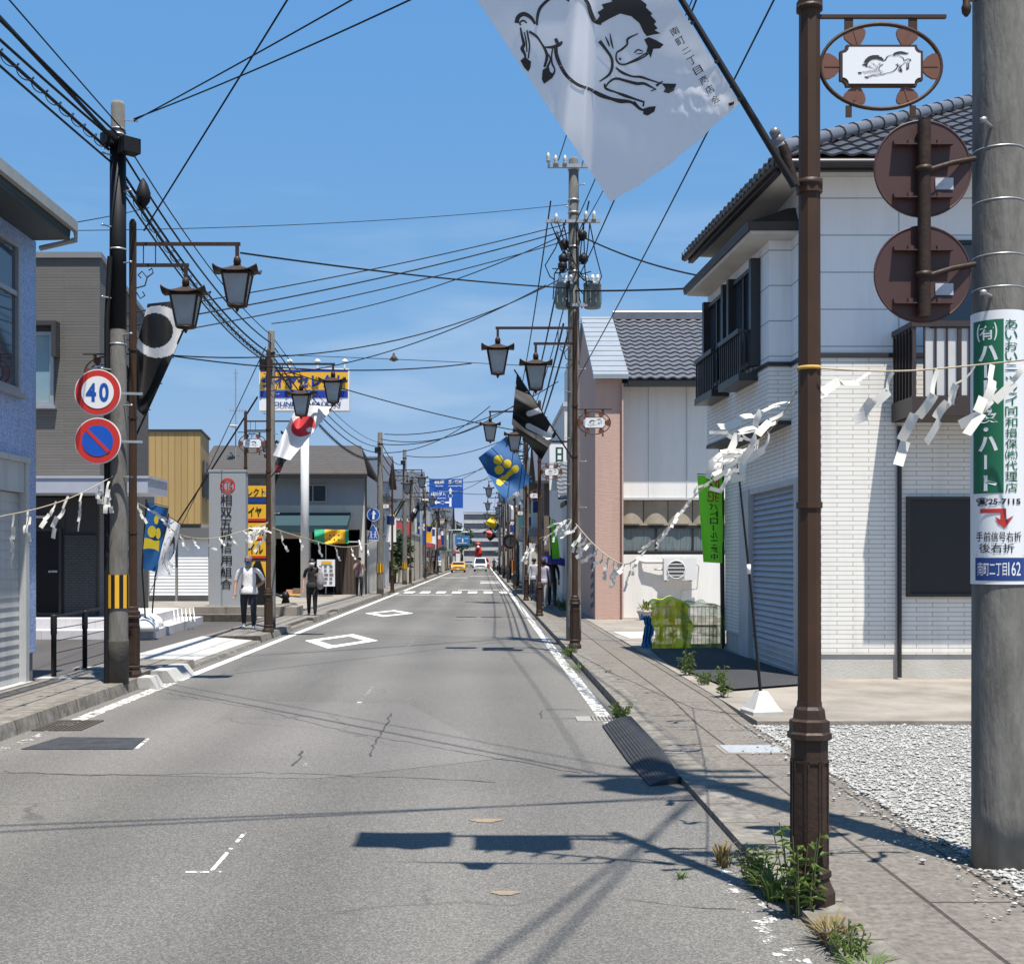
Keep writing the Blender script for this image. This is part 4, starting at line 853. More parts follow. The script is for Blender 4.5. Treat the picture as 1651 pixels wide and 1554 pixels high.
for (a, b, zt, wm, rf_, sh_), lb in zip(FAR_L, LAB_L):
    front('street_house', lb, 'building', -12.5, -5.35-(a % 3)*.15, a, b, zt, wm, rf_, [('E', a+1.2, a+3.2, 3.6, 4.7), ('E', a+4.6, a+6.6, 3.6, 4.7), ('S', -11, -9, 3.6, 4.8), ('S', -8, -6.2, 3.6, 4.8)], sh_, 'E')
# right side
t = front('white_block', 'white plastered block with a rooftop tower behind the black chevron flag', 'building', 2.86, 8.5, 44, 54, 7.1, m_w1, 'flat', [('W', 45, 46.6, 4.6, 6.0), ('S', 3.2, 4.2, 4.5, 5.8), ('W', 48, 49.6, 4.6, 6.0)], None, 'W')
mb = MB(); mb.box(3.25, 5, 46, 50, 7.27, 9.2); mb.build('rooftop_tower', m_w1, t)
mb = MB(); mb.box(2.8, 8.6, 43.92, 43.999, 5.5, 5.62); mb.box(2.8, 2.859, 44, 54, 5.5, 5.62); mb.build('eave_band', m_rred, t)
t = front('tiled_annex', 'low annex with blue grey tiled roof next to the mint fence', 'building', 2.75, 5.5, 41.2, 43.8, 3.5, m_w2, 'flat', [], None, 'W', band=m_darkroof)
mb = MB(); mb.solid([(2.45, 40.9, 3.67), (5.6, 40.9, 3.67), (5.6, 43.2, 5.05), (2.45, 43.2, 5.05)], [(2.45, 40.9, 3.662), (5.6, 40.9, 3.662), (5.6, 43.2, 4.95), (2.45, 43.2, 4.95)]); tr = mb.build('roof', m_tile, t)
mb = MB(); tiles(mb, (2.45, 40.88, 3.68), (3.1, 0, 0), (0, 2.3, 1.38), 11, 9, V((3.1, 0, 0)).cross(V((0, 2.3, 1.38)))); mb.build('front_tiles', m_tilel, tr)
front('dark_timber_shop', 'dark timber shop front with deep eaves beside the hanging signs', 'shop', 2.7, 6.5, 55.5, 64, 5.2, m_w4, 'gable', [('W', 57, 59, 3.4, 4.4)], m_awnr, 'W')
t = front('mint_topped_building', 'white building with mint green top band behind the blue emblem flag', 'building', 2.6, 7, 78, 90, 4.7, m_w1, 'flat', [('W', 80, 82, 2.8, 3.8)], None, 'W')
mb = MB(); mb.box(2.5, 7.1, 77.7, 77.99, 3.8, 4.9); mb.box(2.5, 2.599, 78, 90, 3.8, 4.9); mb.build('band', m_tealp, t)
FAR_R = [(65.5, 76, 4.6, m_w2, 'gable', m_awnr), (91, 100, 5.0, m_w5, 'gable', None), (101, 112, 6.4, m_w3, 'flat', m_awnr), (113, 122, 5.2, m_w1, 'hip', None), (124, 136, 7.0, m_w2, 'flat', m_rred), (137, 150, 5.8, m_w4, 'gable', None), (151, 168, 7.6, m_w1, 'flat', m_awn), (170, 190, 6.6, m_w3, 'gable', None), (192, 215, 8.4, m_w2, 'flat', m_awnr), (217, 245, 7.0, m_w5, 'hip', None)]
LAB_R = ['pale grey gabled shop with grey awning before the mint topped building', 'slate gabled house past the mint topped building', 'beige flat roofed shop past the slate gabled house', 'white hipped house on the far right pavement', 'grey shop with red awning beside the far pedestrians', 'brown gabled house past the shop with red awning', 'tall white shop with dark teal awning near the white van', 'beige gabled house beyond the white van', 'tall grey shop at the far right end of the street', 'slate hipped house closing the right side of the street']
for (a, b, zt, wm, rf_, sh_), lb in zip(FAR_R, LAB_R):
    front('street_house', lb, 'building', 2.75+(a % 4)*.12, 10, a, b, zt, wm, rf_, [('W', a+1.2, a+3.2, 3.5, 4.5), ('W', a+4.6, a+6.6, 3.5, 4.5), ('S', 3.4, 5, 3.4, 4.5)], sh_, 'W')
# buildings closing the vista
front('banded_block', 'wide grey office block with dark window bands closing the vista', 'building', -5, 5.5, 300, 312, 13.0, m_w2, 'flat', [('S', -4.8, 5.3, 2.5+k*2.2, 3.7+k*2.2, m_frdark) for k in range(5)])
front('vista_house', 'pale house at the far end of the road under the blue direction sign', 'building', -14, -5.6, 290, 300, 6, m_w1, 'flat', [('S', -12, -9, 1, 2.5), ('S', -8.5, -6.5, 3.4, 4.6)])
front('vista_house', 'beige house at the far end of the road left of the banded block', 'building', -24, -14.5, 285, 295, 7, m_w3, 'gable', [('S', -22, -19, 3.4, 4.6)])
front('vista_house', 'grey house at the far end of the road right of the banded block', 'building', 6, 14, 285, 295, 8, m_w2, 'gable', [('S', 7, 10, 3.4, 4.6)])
mb = MB()
def hillf(u, v):
    x = -700+1500*u; y = 900+500*v
    return V((x, y, (26+22*mnoise.noise(V((x*.004, 3.1, 0)))+10*mnoise.noise(V((x*.02, y*.02, 1))))*math.sin(math.pi*min(1, v*.9+.1))-2))
mb.grid(hillf, 90, 12); mb.build('hills', mat('wooded_hill', (.030, .050, .028), .95, ns=.05, na=.9, col2=(.06, .085, .05)), kind='structure')
# ---------------------------------------------------------------- lamp posts
OCT = math.pi/8
def lamp_post():
    t = thing('lamp_post', 'x', 'lamp post', (0, 0, 0))
    mb = MB(); mb.lathe([(.056, .90), (.054, 2.2), (.050, 4.3), (.048, 6.0), (.040, 6.03), (.02, 6.06)], 8, rot=OCT, smooth=False)
    for z in (1.9, 3.42, 4.32): mb.lathe([(.062, z), (.062, z+.03)], 8, rot=OCT, smooth=False)
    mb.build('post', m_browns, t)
    mb = MB(); mb.lathe([(.122, 0), (.122, .055), (.112, .075), (.098, .105), (.094, .12)], 8, rot=OCT, smooth=False)
    mb.lathe([(.094, .12), (.104, .13), (.104, .155), (.092, .165), (.088, .70), (.088, .78), (.106, .79), (.106, .815), (.096, .825), (.096, .875), (.078, .885), (.072, .93), (.060, .945), (.058, .97)], 8, rot=OCT, smooth=False)
    for k in range(8):
        a = k*math.pi/4; d = V((math.cos(a), math.sin(a), 0)); s = V((-d.y, d.x, 0)); r = .083
        for q in (-1, 1): mb.obox(d*r+s*q*.026+V((0, 0, .435)), s*.004, d*.004, V((0, 0, .25)))
        for z in (.187, .683): mb.obox(d*r+V((0, 0, z)), s*.028, d*.004, V((0, 0, .006)))
    mb.build('pedestal', m_brown, t)
    for x, z in ((-1.38, 5.73), (-.70, 5.45)):
        mb = MB(); mb.bar((-.03, 0, z), (x-.04, 0, z), .042, .042); mb.box(x-.022, x+.022, -.022, .022, z-.20, z-.02)
        if z < 5.6: mb.tube([(-.05, 0, z-.30), (-.16, 0, z-.27), (-.19, 0, z-.16), (-.12, 0, z-.08), (-.07, 0, z-.13), (-.11, 0, z-.17)], .010, 6); mb.tube([(-.05, 0, z-.36), (-.10, 0, z-.44), (-.16, 0, z-.40), (-.13, 0, z-.35)], .009, 6); mb.tube([(-.19, 0, z-.16), (-.27, 0, z-.10), (-.25, 0, z-.04), (-.21, 0, z-.07)], .009, 6)
        else:
            mb.tube([(-.14, 0, z), (-.14, 0, z-.28)], .008, 5); mb.tube([(-.30, 0, z), (-.30, 0, z-.28)], .008, 5)
        arm = mb.build('lamp_arm', m_brown, t)
        zb = z-.39; T, B = .182, .108; KY = .66; hgt = .42
        mb = MB()
        for sx in (-1, 1):
            for sy in (-1, 1): mb.bar((x+sx*T, sy*T*KY, zb), (x+sx*B, sy*B*KY, zb-hgt), .022)
        for h_, w in ((zb-.008, T), (zb-hgt, B)):
            for q in (-1, 1): mb.bar((x-w, q*w*KY, h_), (x+w, q*w*KY, h_), .026); mb.bar((x+q*w, -w*KY, h_), (x+q*w, w*KY, h_), .026)
        mb.lathe([(.001, -.075), (.016, -.055), (.03, -.02), (.125, 0), (.125, .012)], 12, (x, 0, zb-hgt-.02))
        ln = mb.build('lantern', m_brown, t)
        mb = MB(); mb.solid([(x-T+.006, -KY*T+.006, zb-.01), (x+T-.006, -KY*T+.006, zb-.01), (x+T-.006, KY*T-.006, zb-.01), (x-T+.006, KY*T-.006, zb-.01)], [(x-B+.004, -KY*B+.004, zb-hgt+.01), (x+B-.004, -KY*B+.004, zb-hgt+.01), (x+B-.004, KY*B-.004, zb-hgt+.01), (x-B+.004, KY*B-.004, zb-hgt+.01)]); mb.build('glass', m_frost, ln)
        mb = MB(); q = 9; 
        def roofz(a, b):       # shallow pagoda roof whose corners curl up
            m = max(abs(a), abs(b)); c = min(abs(a), abs(b)); return zb+.115*(1-m)**1.6+.005+.075*(c**3)*(m**2)
        mb.grid(lambda u, v: V((x+(u*2-1)*.285, (v*2-1)*.285*KY, roofz(u*2-1, v*2-1)+.014)), 14, 14, smooth=False)
        mb.grid(lambda u, v: V((x+(1-2*u)*.285, (v*2-1)*.285*KY, roofz(1-2*u, v*2-1)-.008)), 14, 14, smooth=False)
        rim = [(-1+2*i/14, -1) for i in range(14)]+[(1, -1+2*i/14) for i in range(14)]+[(1-2*i/14, 1) for i in range(14)]+[(-1, 1-2*i/14) for i in range(14)]
        pts = [V((x+a*.285, b*.285*KY, roofz(a, b)+.003)) for a, b in rim]; pts.append(pts[0]); mb.tube(pts, .012, 5, cap=False)
        mb.lathe([(.052, .10), (.045, .14), (.052, .15), (.045, .20), (.03, .225)], 10, (x, 0, zb)); mb.build('lantern_roof', m_brown, ln)
    # hanging oval emblem on the pavement side
    cx, cz = .345, 4.035
    mb = MB(); mb.bar((.04, 0, 4.275), (.66, 0, 4.275), .02, .016)
    for q in (-1, 1): mb.box(cx+q*.155-.02, cx+q*.155+.02, -.006, .006, 4.20, 4.268); mb.box(cx+q*.155-.014, cx+q*.155+.014, -.005, .005, cz-.245, cz-.19)
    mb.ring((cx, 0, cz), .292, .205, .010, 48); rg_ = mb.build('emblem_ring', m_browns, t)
    mb = MB(); w, h_, n = .200, .100, .030
    def plate(w, h_, n, y):
        pts = []
        for (sx, sz) in ((1, 1), (-1, 1), (-1, -1), (1, -1)):
            arc = [(w-n*math.cos(a), h_-n*math.sin(a)) for a in [k*math.pi/8 for k in range(5)]]
            arc = [(w, h_-n)]+[(w-n*math.sin(a), h_-n*math.cos(a)) for a in [k*math.pi/8 for k in range(1, 4)]]+[(w-n, h_)]
            if sx*sz < 0: arc = arc[::-1]
            pts += [V((cx+sx*a, y, cz+sz*b)) for a, b in arc]
        return pts
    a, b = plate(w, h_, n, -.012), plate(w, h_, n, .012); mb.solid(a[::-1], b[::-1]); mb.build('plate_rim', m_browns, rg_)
    mb = MB(); a, b = plate(w-.012, h_-.012, n, -.015), plate(w-.012, h_-.012, n, .015); mb.solid(a[::-1], b[::-1]); mb.build('plate', m_signw, rg_)
    mb = MB()
    for y in (-.0165, .0165):
        fn = lambda px, py, y=y: V((cx+.145-(px-250)/770*.27, y, cz+.055-(py+60)/580*.115))
        horse(mb, fn, True, 1.25)
    mb.build('horse_drawing', m_ink, rg_)
    for ang, ln_ in ((0, .085), (62, .095), (118, .095), (180, .085), (242, .095), (298, .095)):
        a = R(ang); o = V((cx+.285*math.cos(a), 0, cz+.20*math.sin(a)))
        inn = V((cx+.19*math.cos(a), 0, cz+.095*math.sin(a))) if ang in (0, 180) else V((cx+(.11 if math.cos(a) > 0 else -.11), 0, cz+.098*(1 if math.sin(a) > 0 else -1)))
        d = inn-o; l = d.length; d.normalize(); s = V((d.z, 0, -d.x))
        out_ = [(0, .0), (.04, .34), (.16, .46), (.34, .46), (.60, .34), (.85, .12), (1, .02)]
        base, tip = (o, 1) if ang in (0, 62, 118, 180) else (o, 1)
        l *= 1.12; ring_ = [o+d*l*u+s*l*w_*1.25 for u, w_ in out_]+[o+d*l*u-s*l*w_*1.25 for u, w_ in out_[::-1]]
        mb = MB(); mb.solid([p+V((0, -.006, 0)) for p in ring_], [p+V((0, .006, 0)) for p in ring_]); mb.bar(o+d*l*.1, o+d*l*.95, .008, .016, up=(0, 1, 0)); mb.build('leaf', m_leafm, rg_)
    return t
LP = lamp_post()
POSTS = [(1.575, 6.0, .045, 0, 'weathered brown lamp post standing in the weeds beside the gravel lot'),
 (1.63, 22.2, .10, 0, 'brown lamp post in front of the pink end wall, carrying the black chevron flag'),
 (1.56, 34.8, .10, 0, 'brown lamp post beside the walkers with the purple umbrella'),
 (1.63, 47.8, .10, 0, 'brown lamp post holding the blue flag with yellow circles on the road side'),
 (1.65, 66, .10, 0, 'brown lamp post just past the zebra crossing on the right pavement'),
 (1.65, 84, .10, 0, 'brown lamp post in front of the mint topped building'),
 (1.65, 104, .10, 0, 'distant brown lamp post beside the yellow and blue flag'),
 (1.65, 128, .10, 0, 'distant brown lamp post nearest the white van'),
 (-4.64, 16.4, .13, math.pi, 'brown lamp post touching the concrete utility pole by the black railing'),
 (-4.60, 26.5, .13, math.pi, 'brown lamp post beside the man in the plaid shirt'),
 (-7.2, 37.5, .13, math.pi, 'brown lamp post at the back of the car park behind the grey name board'),
 (-4.28, 58, .13, math.pi, 'brown lamp post just past the blue round arrow sign'),
 (-4.62, 78, .13, math.pi, 'brown lamp post in front of the hedge on the far left pavement'),
 (-4.62, 98, .13, math.pi, 'distant brown lamp post beside the big blue direction sign'),
 (-4.62, 124, .13, math.pi, 'distant brown lamp post near the yellow car')]
for i, (x, y, z, rz, lb) in enumerate(POSTS):
    o = LP if i == 0 else copy_tree(LP)
    o.location = (x, y, z); o.rotation_euler = (0, 0, rz); tag(o, lb, 'lamp post', 'lamp posts along both pavements')

# ---------------------------------------------------------------- flags
def cloth_px(quad, Y, rip=(.03, 2.0, 0.0), n=(30, 22), mf=None, tilt=0.0):
    """flag cloth; quad = photo corners (pole top, pole bottom, free bottom, free top) hung at distance Y"""
    T, B, C, D = [V((a, b)) for a, b in quad]
    def pxy(u, v): return (T*(1-u)+B*u)*(1-v)+(D*(1-u)+C*u)*v
    def dep(u, v): return Y+rip[0]*Y/8*(math.sin(rip[1]*math.pi*(u*.6+v)+rip[2])*v+.4*math.sin(7*u+5*v+rip[2]))
    def fn(u, v):
        p = pxy(u, v); return P(p.x, p.y, dep(u, v)-tilt*(p.y-T.y)*Y/F)
    mb = MB(); mb.grid(fn, n[0], n[1], mf=(lambda u, v: mf(u, v, *pxy(u, v))) if mf else None)
    return mb
def flag(name, label, quad, Y, mats, mf, pole, rip=(.03, 2.0, 0.0), n=(96, 80), group='flags on slanting poles over the road', prad=.014, clips=5, tilt=0.0):
    t = thing(name, label, 'flag', P(*pole[0], Y), 0, group)
    cloth_px(quad, Y, rip, n, mf, tilt).build('cloth', mats, t)
    a, b = P(*pole[0], Y), P(*pole[1], Y); mb = MB(); mb.tube([a, b], prad, 8); mb.build('flag_pole', m_black, t)
    T, B = V(quad[0]), V(quad[1]); mb = MB()
    for k in range(clips):
        c = T.lerp(B, .06+.88*k/(clips-1)); q = P(c.x, c.y, Y-.01); d = (b-a).normalized(); f = a+d*max(0, min((b-a).length, (q-a).dot(d))); mb.bar(q, f, .035*Y/10+.01, .012)
    mb.build('clip', m_black, t)
    return t
def fab(name, c, tr=.25): return mat(name, c, .7, ns=5, na=.2, trans=tr, bump=.15, bs=12)
f_black = fab('black_flag_cloth', (.010, .010, .011), .05); f_white = fab('white_flag_cloth', (.72, .72, .73)); f_blue = fab('blue_flag_cloth', (.006, .085, .25)); f_yel = fab('yellow_flag_print', (.60, .45, .02)); f_red = fab('red_flag_print', (.55, .035, .045)); f_pink = fab('pink_flag_print', (.55, .16, .15))
# big horse flag, close to the camera
YF = 5.86
def ripF(px, py):
    # folded pleat running down the cloth, soft billow elsewhere, crinkled hem corner
    sm = lambda a, b, x: (lambda t: t*t*(3-2*t))(max(0.0, min(1.0, (x-a)/(b-a))))
    y = YF+.014*math.sin((px+py*.6)*.010)+.00070*(py-160)
    l = 925-.107*py; r = 954-.026*py
    y -= .125*sm(-160, 300, py)*sm(l-9, l+9, px)*(1-sm(r-8, r+8, px))
    k = math.exp(-((px-1130)/62)**2-((py-165)/52)**2)
    y += -.020*k*(py-130)/60+k*(.011*mnoise.noise(V((px*.045, py*.03, 2)))+.007*mnoise.noise(V((px*.10, py*.07, 7)))+.004*mnoise.noise(V((px*.2, py*.16, 4))))+.010*mnoise.noise(V((px*.006, py*.010, 1)))
    return y
fh = thing('horse_flag', 'large white flag with an ink drawn leaping horse on the nearest lamp post', 'flag', P(1281, 292, 5.93), 0, 'flags on slanting poles over the road')
FT, FB, FC, FD = V((962, -205)), V((1192, 166)), V((985, 326)), V((747, -33))
def fpx(u, v):
    p = (FT*(1-u)+FB*u)*(1-v)+(FD*(1-u)+FC*u)*v
    s = math.sin(math.pi*v)*u*u; p = p+V((-3*s, 14*s))
    if u > .75: q = (u-.75)/.25; p = p+V((0, 5*math.sin(v*26)*.25*q))
    return p
def flagpt(px, py, o=0.0): return P(px, py, ripF(px, py)-o)
mb = MB(); mb.grid(lambda u, v: flagpt(*fpx(u, v)), 90, 70); mb.build('cloth', mat('satin_white_cloth', (.86, .86, .88), .42, ns=3, na=.2, col2=(.80, .80, .83), trans=.55, bump=.03, bs=12, spec=.6), fh)
mb = MB(); fz = lambda x, y: flagpt(740+x/2.847, y/2.847, .004)
horse(mb, fz, True, 1.45); mb.build('horse_drawing', m_ink, fh)
mb = MB()
d_ = V((195, 325)).normalized(); n_ = V((d_.y, -d_.x))
def ftx(u, v): q = V((990, 145))+d_*u+n_*v; return fz(q.x, q.y)
chars = '南町二丁目商店会'
for i, ch in enumerate(chars):
    u = i*52; h_ = 36 if ch not in '二' else 22
    # the lettering runs down the pole, each character upright to the cloth
    write(mb, ch, lambda a, b, u=u, h_=h_: ftx(u-h_/2+h_*(1-b), -20+40*a), 0, 1, 0, 1, .004)
mb.build('lettering', m_ink, fh)
mb = MB(); mb.tube([P(1281, 300, 5.93), P(1190, 150, 5.93), P(975, -203, 5.93)], [.019, .016, .013], 10); mb.build('flag_pole', m_black, fh)
mb = MB()
for (x, y) in ((1190, 163), (1155, 101), (1113, 40), (1075, -24), (1035, -88), (1000, -146)): mb.bar(P(x-14, y+6, 5.86), P(x+4, y-3, 5.93), .028, .012)
mb.build('clip', m_black, fh)
mb = MB(); mb.tube([P(1262, 235, 5.93), P(1282, 302, 5.95)], .024, 8); mb.lathe([(.064, 0), (.064, .035)], 12, (1.575, 6.0, Z_(303, 6.0))); mb.lathe([(.064, 0), (.064, .02)], 12, (1.575, 6.0, Z_(18, 6.0))); mb.build('bracket', m_brown, fh)
def el_(px, py, cx, cy, rx, ry): return ((px-cx)/rx)**2+((py-cy)/ry)**2
def mL1(u, v, x, y):
    q = el_(x, y, 255, 535, 44, 42); i = el_(x, y, 250, 533, 29, 28)
    return 1 if q < 1 and i > 1 else 0
flag('emblem_flag', 'black flag with a white ring hanging behind the lanterns by the utility pole', [(320, 481), (234, 672), (198, 640), (238, 490)], 16.9, [f_black, f_white], mL1, ((218, 705), (324, 470)), (.06, 2.4, .6))
def mL2(u, v, x, y):
    if el_(x, y, 500, 693, 6, 4) < 1: return 0
    return 1 if el_(x+.25*(y-687), y, 489, 687, 19, 17) < 1 else 0
flag('emblem_flag', 'white flag with a red blot beside the lanterns near the tyre shop sign', [(538, 656), (468, 742), (440, 734), (480, 652)], 27.0, [f_white, f_red], mL2, ((434, 772), (541, 650)), (.05, 2.2, 2.0), tilt=.55)
flag('emblem_flag', 'black and red flag hanging below the white flag with the red blot', [(462, 733), (433, 802), (428, 786), (447, 738)], 38, [f_black, f_red], lambda u, v, x, y: 1 if .35 < el_(x, y, 447, 776, 14, 26) < 1 else 0, ((430, 812), (464, 730)), (.05, 2, 1))
def mR2(u, v, x, y):
    def near(ax, ay, bx, by, w):
        t = max(0, min(1, ((x-ax)*(bx-ax)+(y-ay)*(by-ay))/((bx-ax)**2+(by-ay)**2))); return math.hypot(x-ax-t*(bx-ax), y-ay-t*(by-ay)) < w
    return 1 if near(852, 687, 884, 703, 4.6) or near(884, 704, 897, 676, 5) or near(853, 667, 872, 661, 4.5) else 0
flag('emblem_flag', 'black flag with a bent white chevron above the walkers on the right pavement', [(833, 603), (897, 700), (873, 742), (825, 684)], 22.1, [f_black, f_white], mR2, ((925, 742), (829, 596)), (.10, 3.0, .8))
def mR3(u, v, x, y):
    for cx, cy, r in ((803.5, 741.4, 7.7), (817.8, 747.8, 7.2), (804.8, 757.5, 7.5)):
        if math.hypot(x-cx, y-cy) < r: return 1
    ax, ay, bx, by = 806, 777, 831, 755.6; t = max(0, min(1, ((x-ax)*(bx-ax)+(y-ay)*(by-ay))/((bx-ax)**2+(by-ay)**2)))
    return 1 if math.hypot(x-ax-t*(bx-ax), y-ay-t*(by-ay)) < 3.4+2.4*abs(2*t-1) else 0
flag('emblem_flag', 'blue flag with three yellow circles and a yellow bar over the right lane', [(817, 703), (858, 776), (812, 807), (771, 738)], 47.1, [f_blue, f_yel], mR3, ((850, 800), (814, 698)), (.03, 2.2, .4), (64, 56), tilt=.2)
flag('plain_flag', 'pale grey flag half hidden under the blue flag with circles', [(826, 775), (845, 808), (826, 822), (806, 790)], 66, [f_white, f_black], lambda u, v, x, y: 1 if math.hypot(x-828, y-806) < 1.6 else 0, ((848, 822), (824, 772)), (.02, 2, 0))
flag('emblem_flag', 'yellow and sky blue flag far down the right pavement', [(794, 832), (806, 848), (798, 858), (782, 842)], 103.4, [f_blue, f_yel], lambda u, v, x, y: 1 if x < 800-(y-848)*.6 else 0, ((808, 862), (793, 829)), (.02, 2, 0), (24, 20))
flag('emblem_flag', 'dark flag with a pink ring far down the right pavement', [(792, 849), (800, 865), (790, 873), (778, 858)], 127.4, [f_black, f_pink, f_red], lambda u, v, x, y: 2 if math.hypot(x-788, y-861) < 2 else 1 if math.hypot(x-788, y-861) < 6 else 0, ((803, 870), (791, 846)), (.02, 2, 0), (30, 26))
flag('emblem_flag', 'blue and yellow striped flag on the far left beside the lanterns', [(654, 806), (637, 834), (634, 828), (646, 808)], 58.3, [f_blue, f_yel], lambda u, v, x, y: 1 if .3 < v < .62 else 0, ((635, 838), (656, 803)), (.03, 2, 0), (24, 20))
flag('emblem_flag', 'black flag with a white slash in front of the far left utility poles', [(684, 807), (664, 843), (660, 832), (674, 810)], 78.3, [f_black, f_white], lambda u, v, x, y: 1 if .40 < u < .62 and v > .3 else 0, ((662, 848), (686, 803)), (.03, 2, 0), (24, 20))
flag('emblem_flag', 'small yellow and navy flag at the far left pavement', [(704, 838), (693, 858), (690, 854), (699, 838)], 98.3, [f_blue, f_yel], lambda u, v, x, y: 1 if v < .55 and u < .6 else 0, ((691, 860), (706, 835)), (.02, 2, 0), (20, 16))

# ---------------------------------------------------------------- utility poles
def pole(name, label, x, y, z0, z1, r0, r1, m=None, guard=True, bolts=True):
    t = thing(name, label, 'utility pole', (x, y, z0), 0, 'utility poles along the street')
    mb = MB(); mb.lathe([(r0, z0-.02), (r0*.97+r1*.03, z0+.3), ((r0+r1)/2, (z0+z1)/2), (r1, z1-.04), (r1*.85, z1)], 28, (x, y, 0)); mb.build('shaft', m or m_conc, t)
    if bolts:
        mb = MB(); k = 0; z = z0+2.6
        while z < z1-.5:
            r = r0+(r1-r0)*(z-z0)/(z1-z0); a = (0.9 if k % 2 else 2.6)+3.14; d = V((math.cos(a), math.sin(a), 0)); c = V((x, y, z)); mb.tube([c+d*(r-.01), c+d*(r+.13)], .010, 6); mb.lathe([(.018, -.01), (.018, .01)], 8, c+d*(r+.13)); z += .45; k += 1
        mb.build('step_bolt', m_steel, t)
    if guard:
        mb = MB(); r = r0+.006
        for k in range(16):
            a0, a1 = 2*math.pi*k/16, 2*math.pi*(k+1)/16; rr = r-.001*0
            mb.grid(lambda u, v, a0=a0, a1=a1: V((x+r*math.cos(a0+(a1-a0)*u), y+r*math.sin(a0+(a1-a0)*u), z0+.95+.42*v)), 2, 1, mi=k % 2)
        mb.build('guard_band', [m_yellow, m_black], t)
    return t
# nearest pole on the right with its wrapped advertisement
RX, RY = X_(1609.5, 6.68), 6.68
R0 = pole('utility_pole', 'thick concrete utility pole at the right with a wrapped green and white advertisement', RX, RY, .04, 12.2, .1375, .120, guard=False)
toC = V((-RX, -RY, 0)).normalized(); rt = V((-toC.y, toC.x, 0)); 
if rt.x < 0: rt = -rt
def wrap(rr):
    def fn(px, py):
        s = max(-.995, min(.995, (px-1609.5)/42.5)); a = math.asin(s)
        return V((RX, RY, 0))+(rt*math.sin(a)+toC*math.cos(a))*rr+V((0, 0, Z_(py, 6.56)))
    return fn
ad = thing('pole_advertisement', 'white and green wrapped advertisement with a red arrow on the nearest utility pole', 'sign', (RX, RY, 1.5))
fnA, fnB = wrap(.1415), wrap(.1415)
def wsheet(x0, x1, y0, y1, fn, m, name, rnd_=0):
    mb = MB()
    def q(u, v):
        X = x0+(x1-x0)*u; Yp = y0+(y1-y0)*v
        return fn(X, Yp)
    mb.grid(q, 26, 8); return mb.build(name, m, ad)
wsheet(1567.3, 1651.7, 500, 942, wrap(.1405), m_signw, 'backing')
m_green = mat('sign_green', (.010, .130, .060), .4, ns=3, na=.2); m_navy = mat('sign_navy', (.014, .045, .20), .4, ns=3, na=.2)
wsheet(1572.5, 1617.5, 515, 795, wrap(.1419), m_green, 'green_panel'); wsheet(1575.5, 1648, 899, 936, wrap(.1419), m_navy, 'address_panel')
mb = MB(); F3 = wrap(.1430)
write(mb, '(', F3, 1578, 1583, 549, 520, .02); write(mb, '有', F3, 1582, 1603, 547, 524, .012); write(mb, ')', F3, 1603, 1608, 549, 520, .02)
ys_ = [(556, 581, 'ハ'), (586, 608, '|'), (612, 640, 'ト'), (655, 681, '&'), (688, 695, '.'), (703, 727, 'ハ'), (733, 756, '|'), (766, 791, 'ト')]
for a, b, ch in ys_:
    if ch == '|': write(mb, ch, F3, 1589, 1593, b, a, .02)
    elif ch == '.': write(mb, ch, F3, 1588, 1595, b, a, .02)
    elif ch == 'ト': write(mb, ch, F3, 1588, 1608, b, a, .04)
    else: write(mb, ch, F3, 1580, 1609, b, a, .04)
write(mb, '南町二丁目', F3, 1579, 1622, 928, 906, .004); write(mb, '162', F3, 1624, 1642, 928, 906, .004)
mb.build('white_lettering', m_signw, ad)
mb = MB(); col = 'あいおいニッセイ同和損保㈱代理店'; n_c = len(col); st_ = (795-515)/n_c
for i, ch in enumerate(col):
    a = 515+st_*i+1.0; b = a+st_-2.2
    if ch == 'ッ': a += 4
    if ch == 'ニ': a += 3; b -= 3
    write(mb, ch, F3, 1619.5, 1637.5, b, a, .008)
mb.build('green_lettering', m_green, ad)
mb = MB(); write(mb, '☎25-7115', F3, 1577, 1642, 815, 802, .03); write(mb, '手前信号右折', F3, 1577, 1643, 873, 857, .006); write(mb, '後右折', F3, 1581, 1633, 891, 876, .006)
mb.add([F3(1577, 896), F3(1646, 896), F3(1646, 895), F3(1577, 895)], [(0, 1, 2, 3)]); mb.build('black_lettering', m_ink, ad)
mb = MB()
def qd(pts): inkpoly(mb, pts, wrap(.1433))
qd([(1583, 820), (1600, 820), (1600, 827), (1583, 827)]); qd([(1600, 820), (1621, 820), (1621, 827), (1600, 827)]); qd([(1613, 827), (1621, 827), (1621, 838), (1613, 838)]); qd([(1605, 834), (1613, 838), (1613, 843), (1609, 843)]); qd([(1605, 832), (1617, 852), (1609, 843)]); mb.v = mb.v[:]; 
qd([(1605, 833), (1613, 838), (1621, 838), (1632, 831), (1618.5, 852)]); mb.build('red_arrow', m_red, ad)
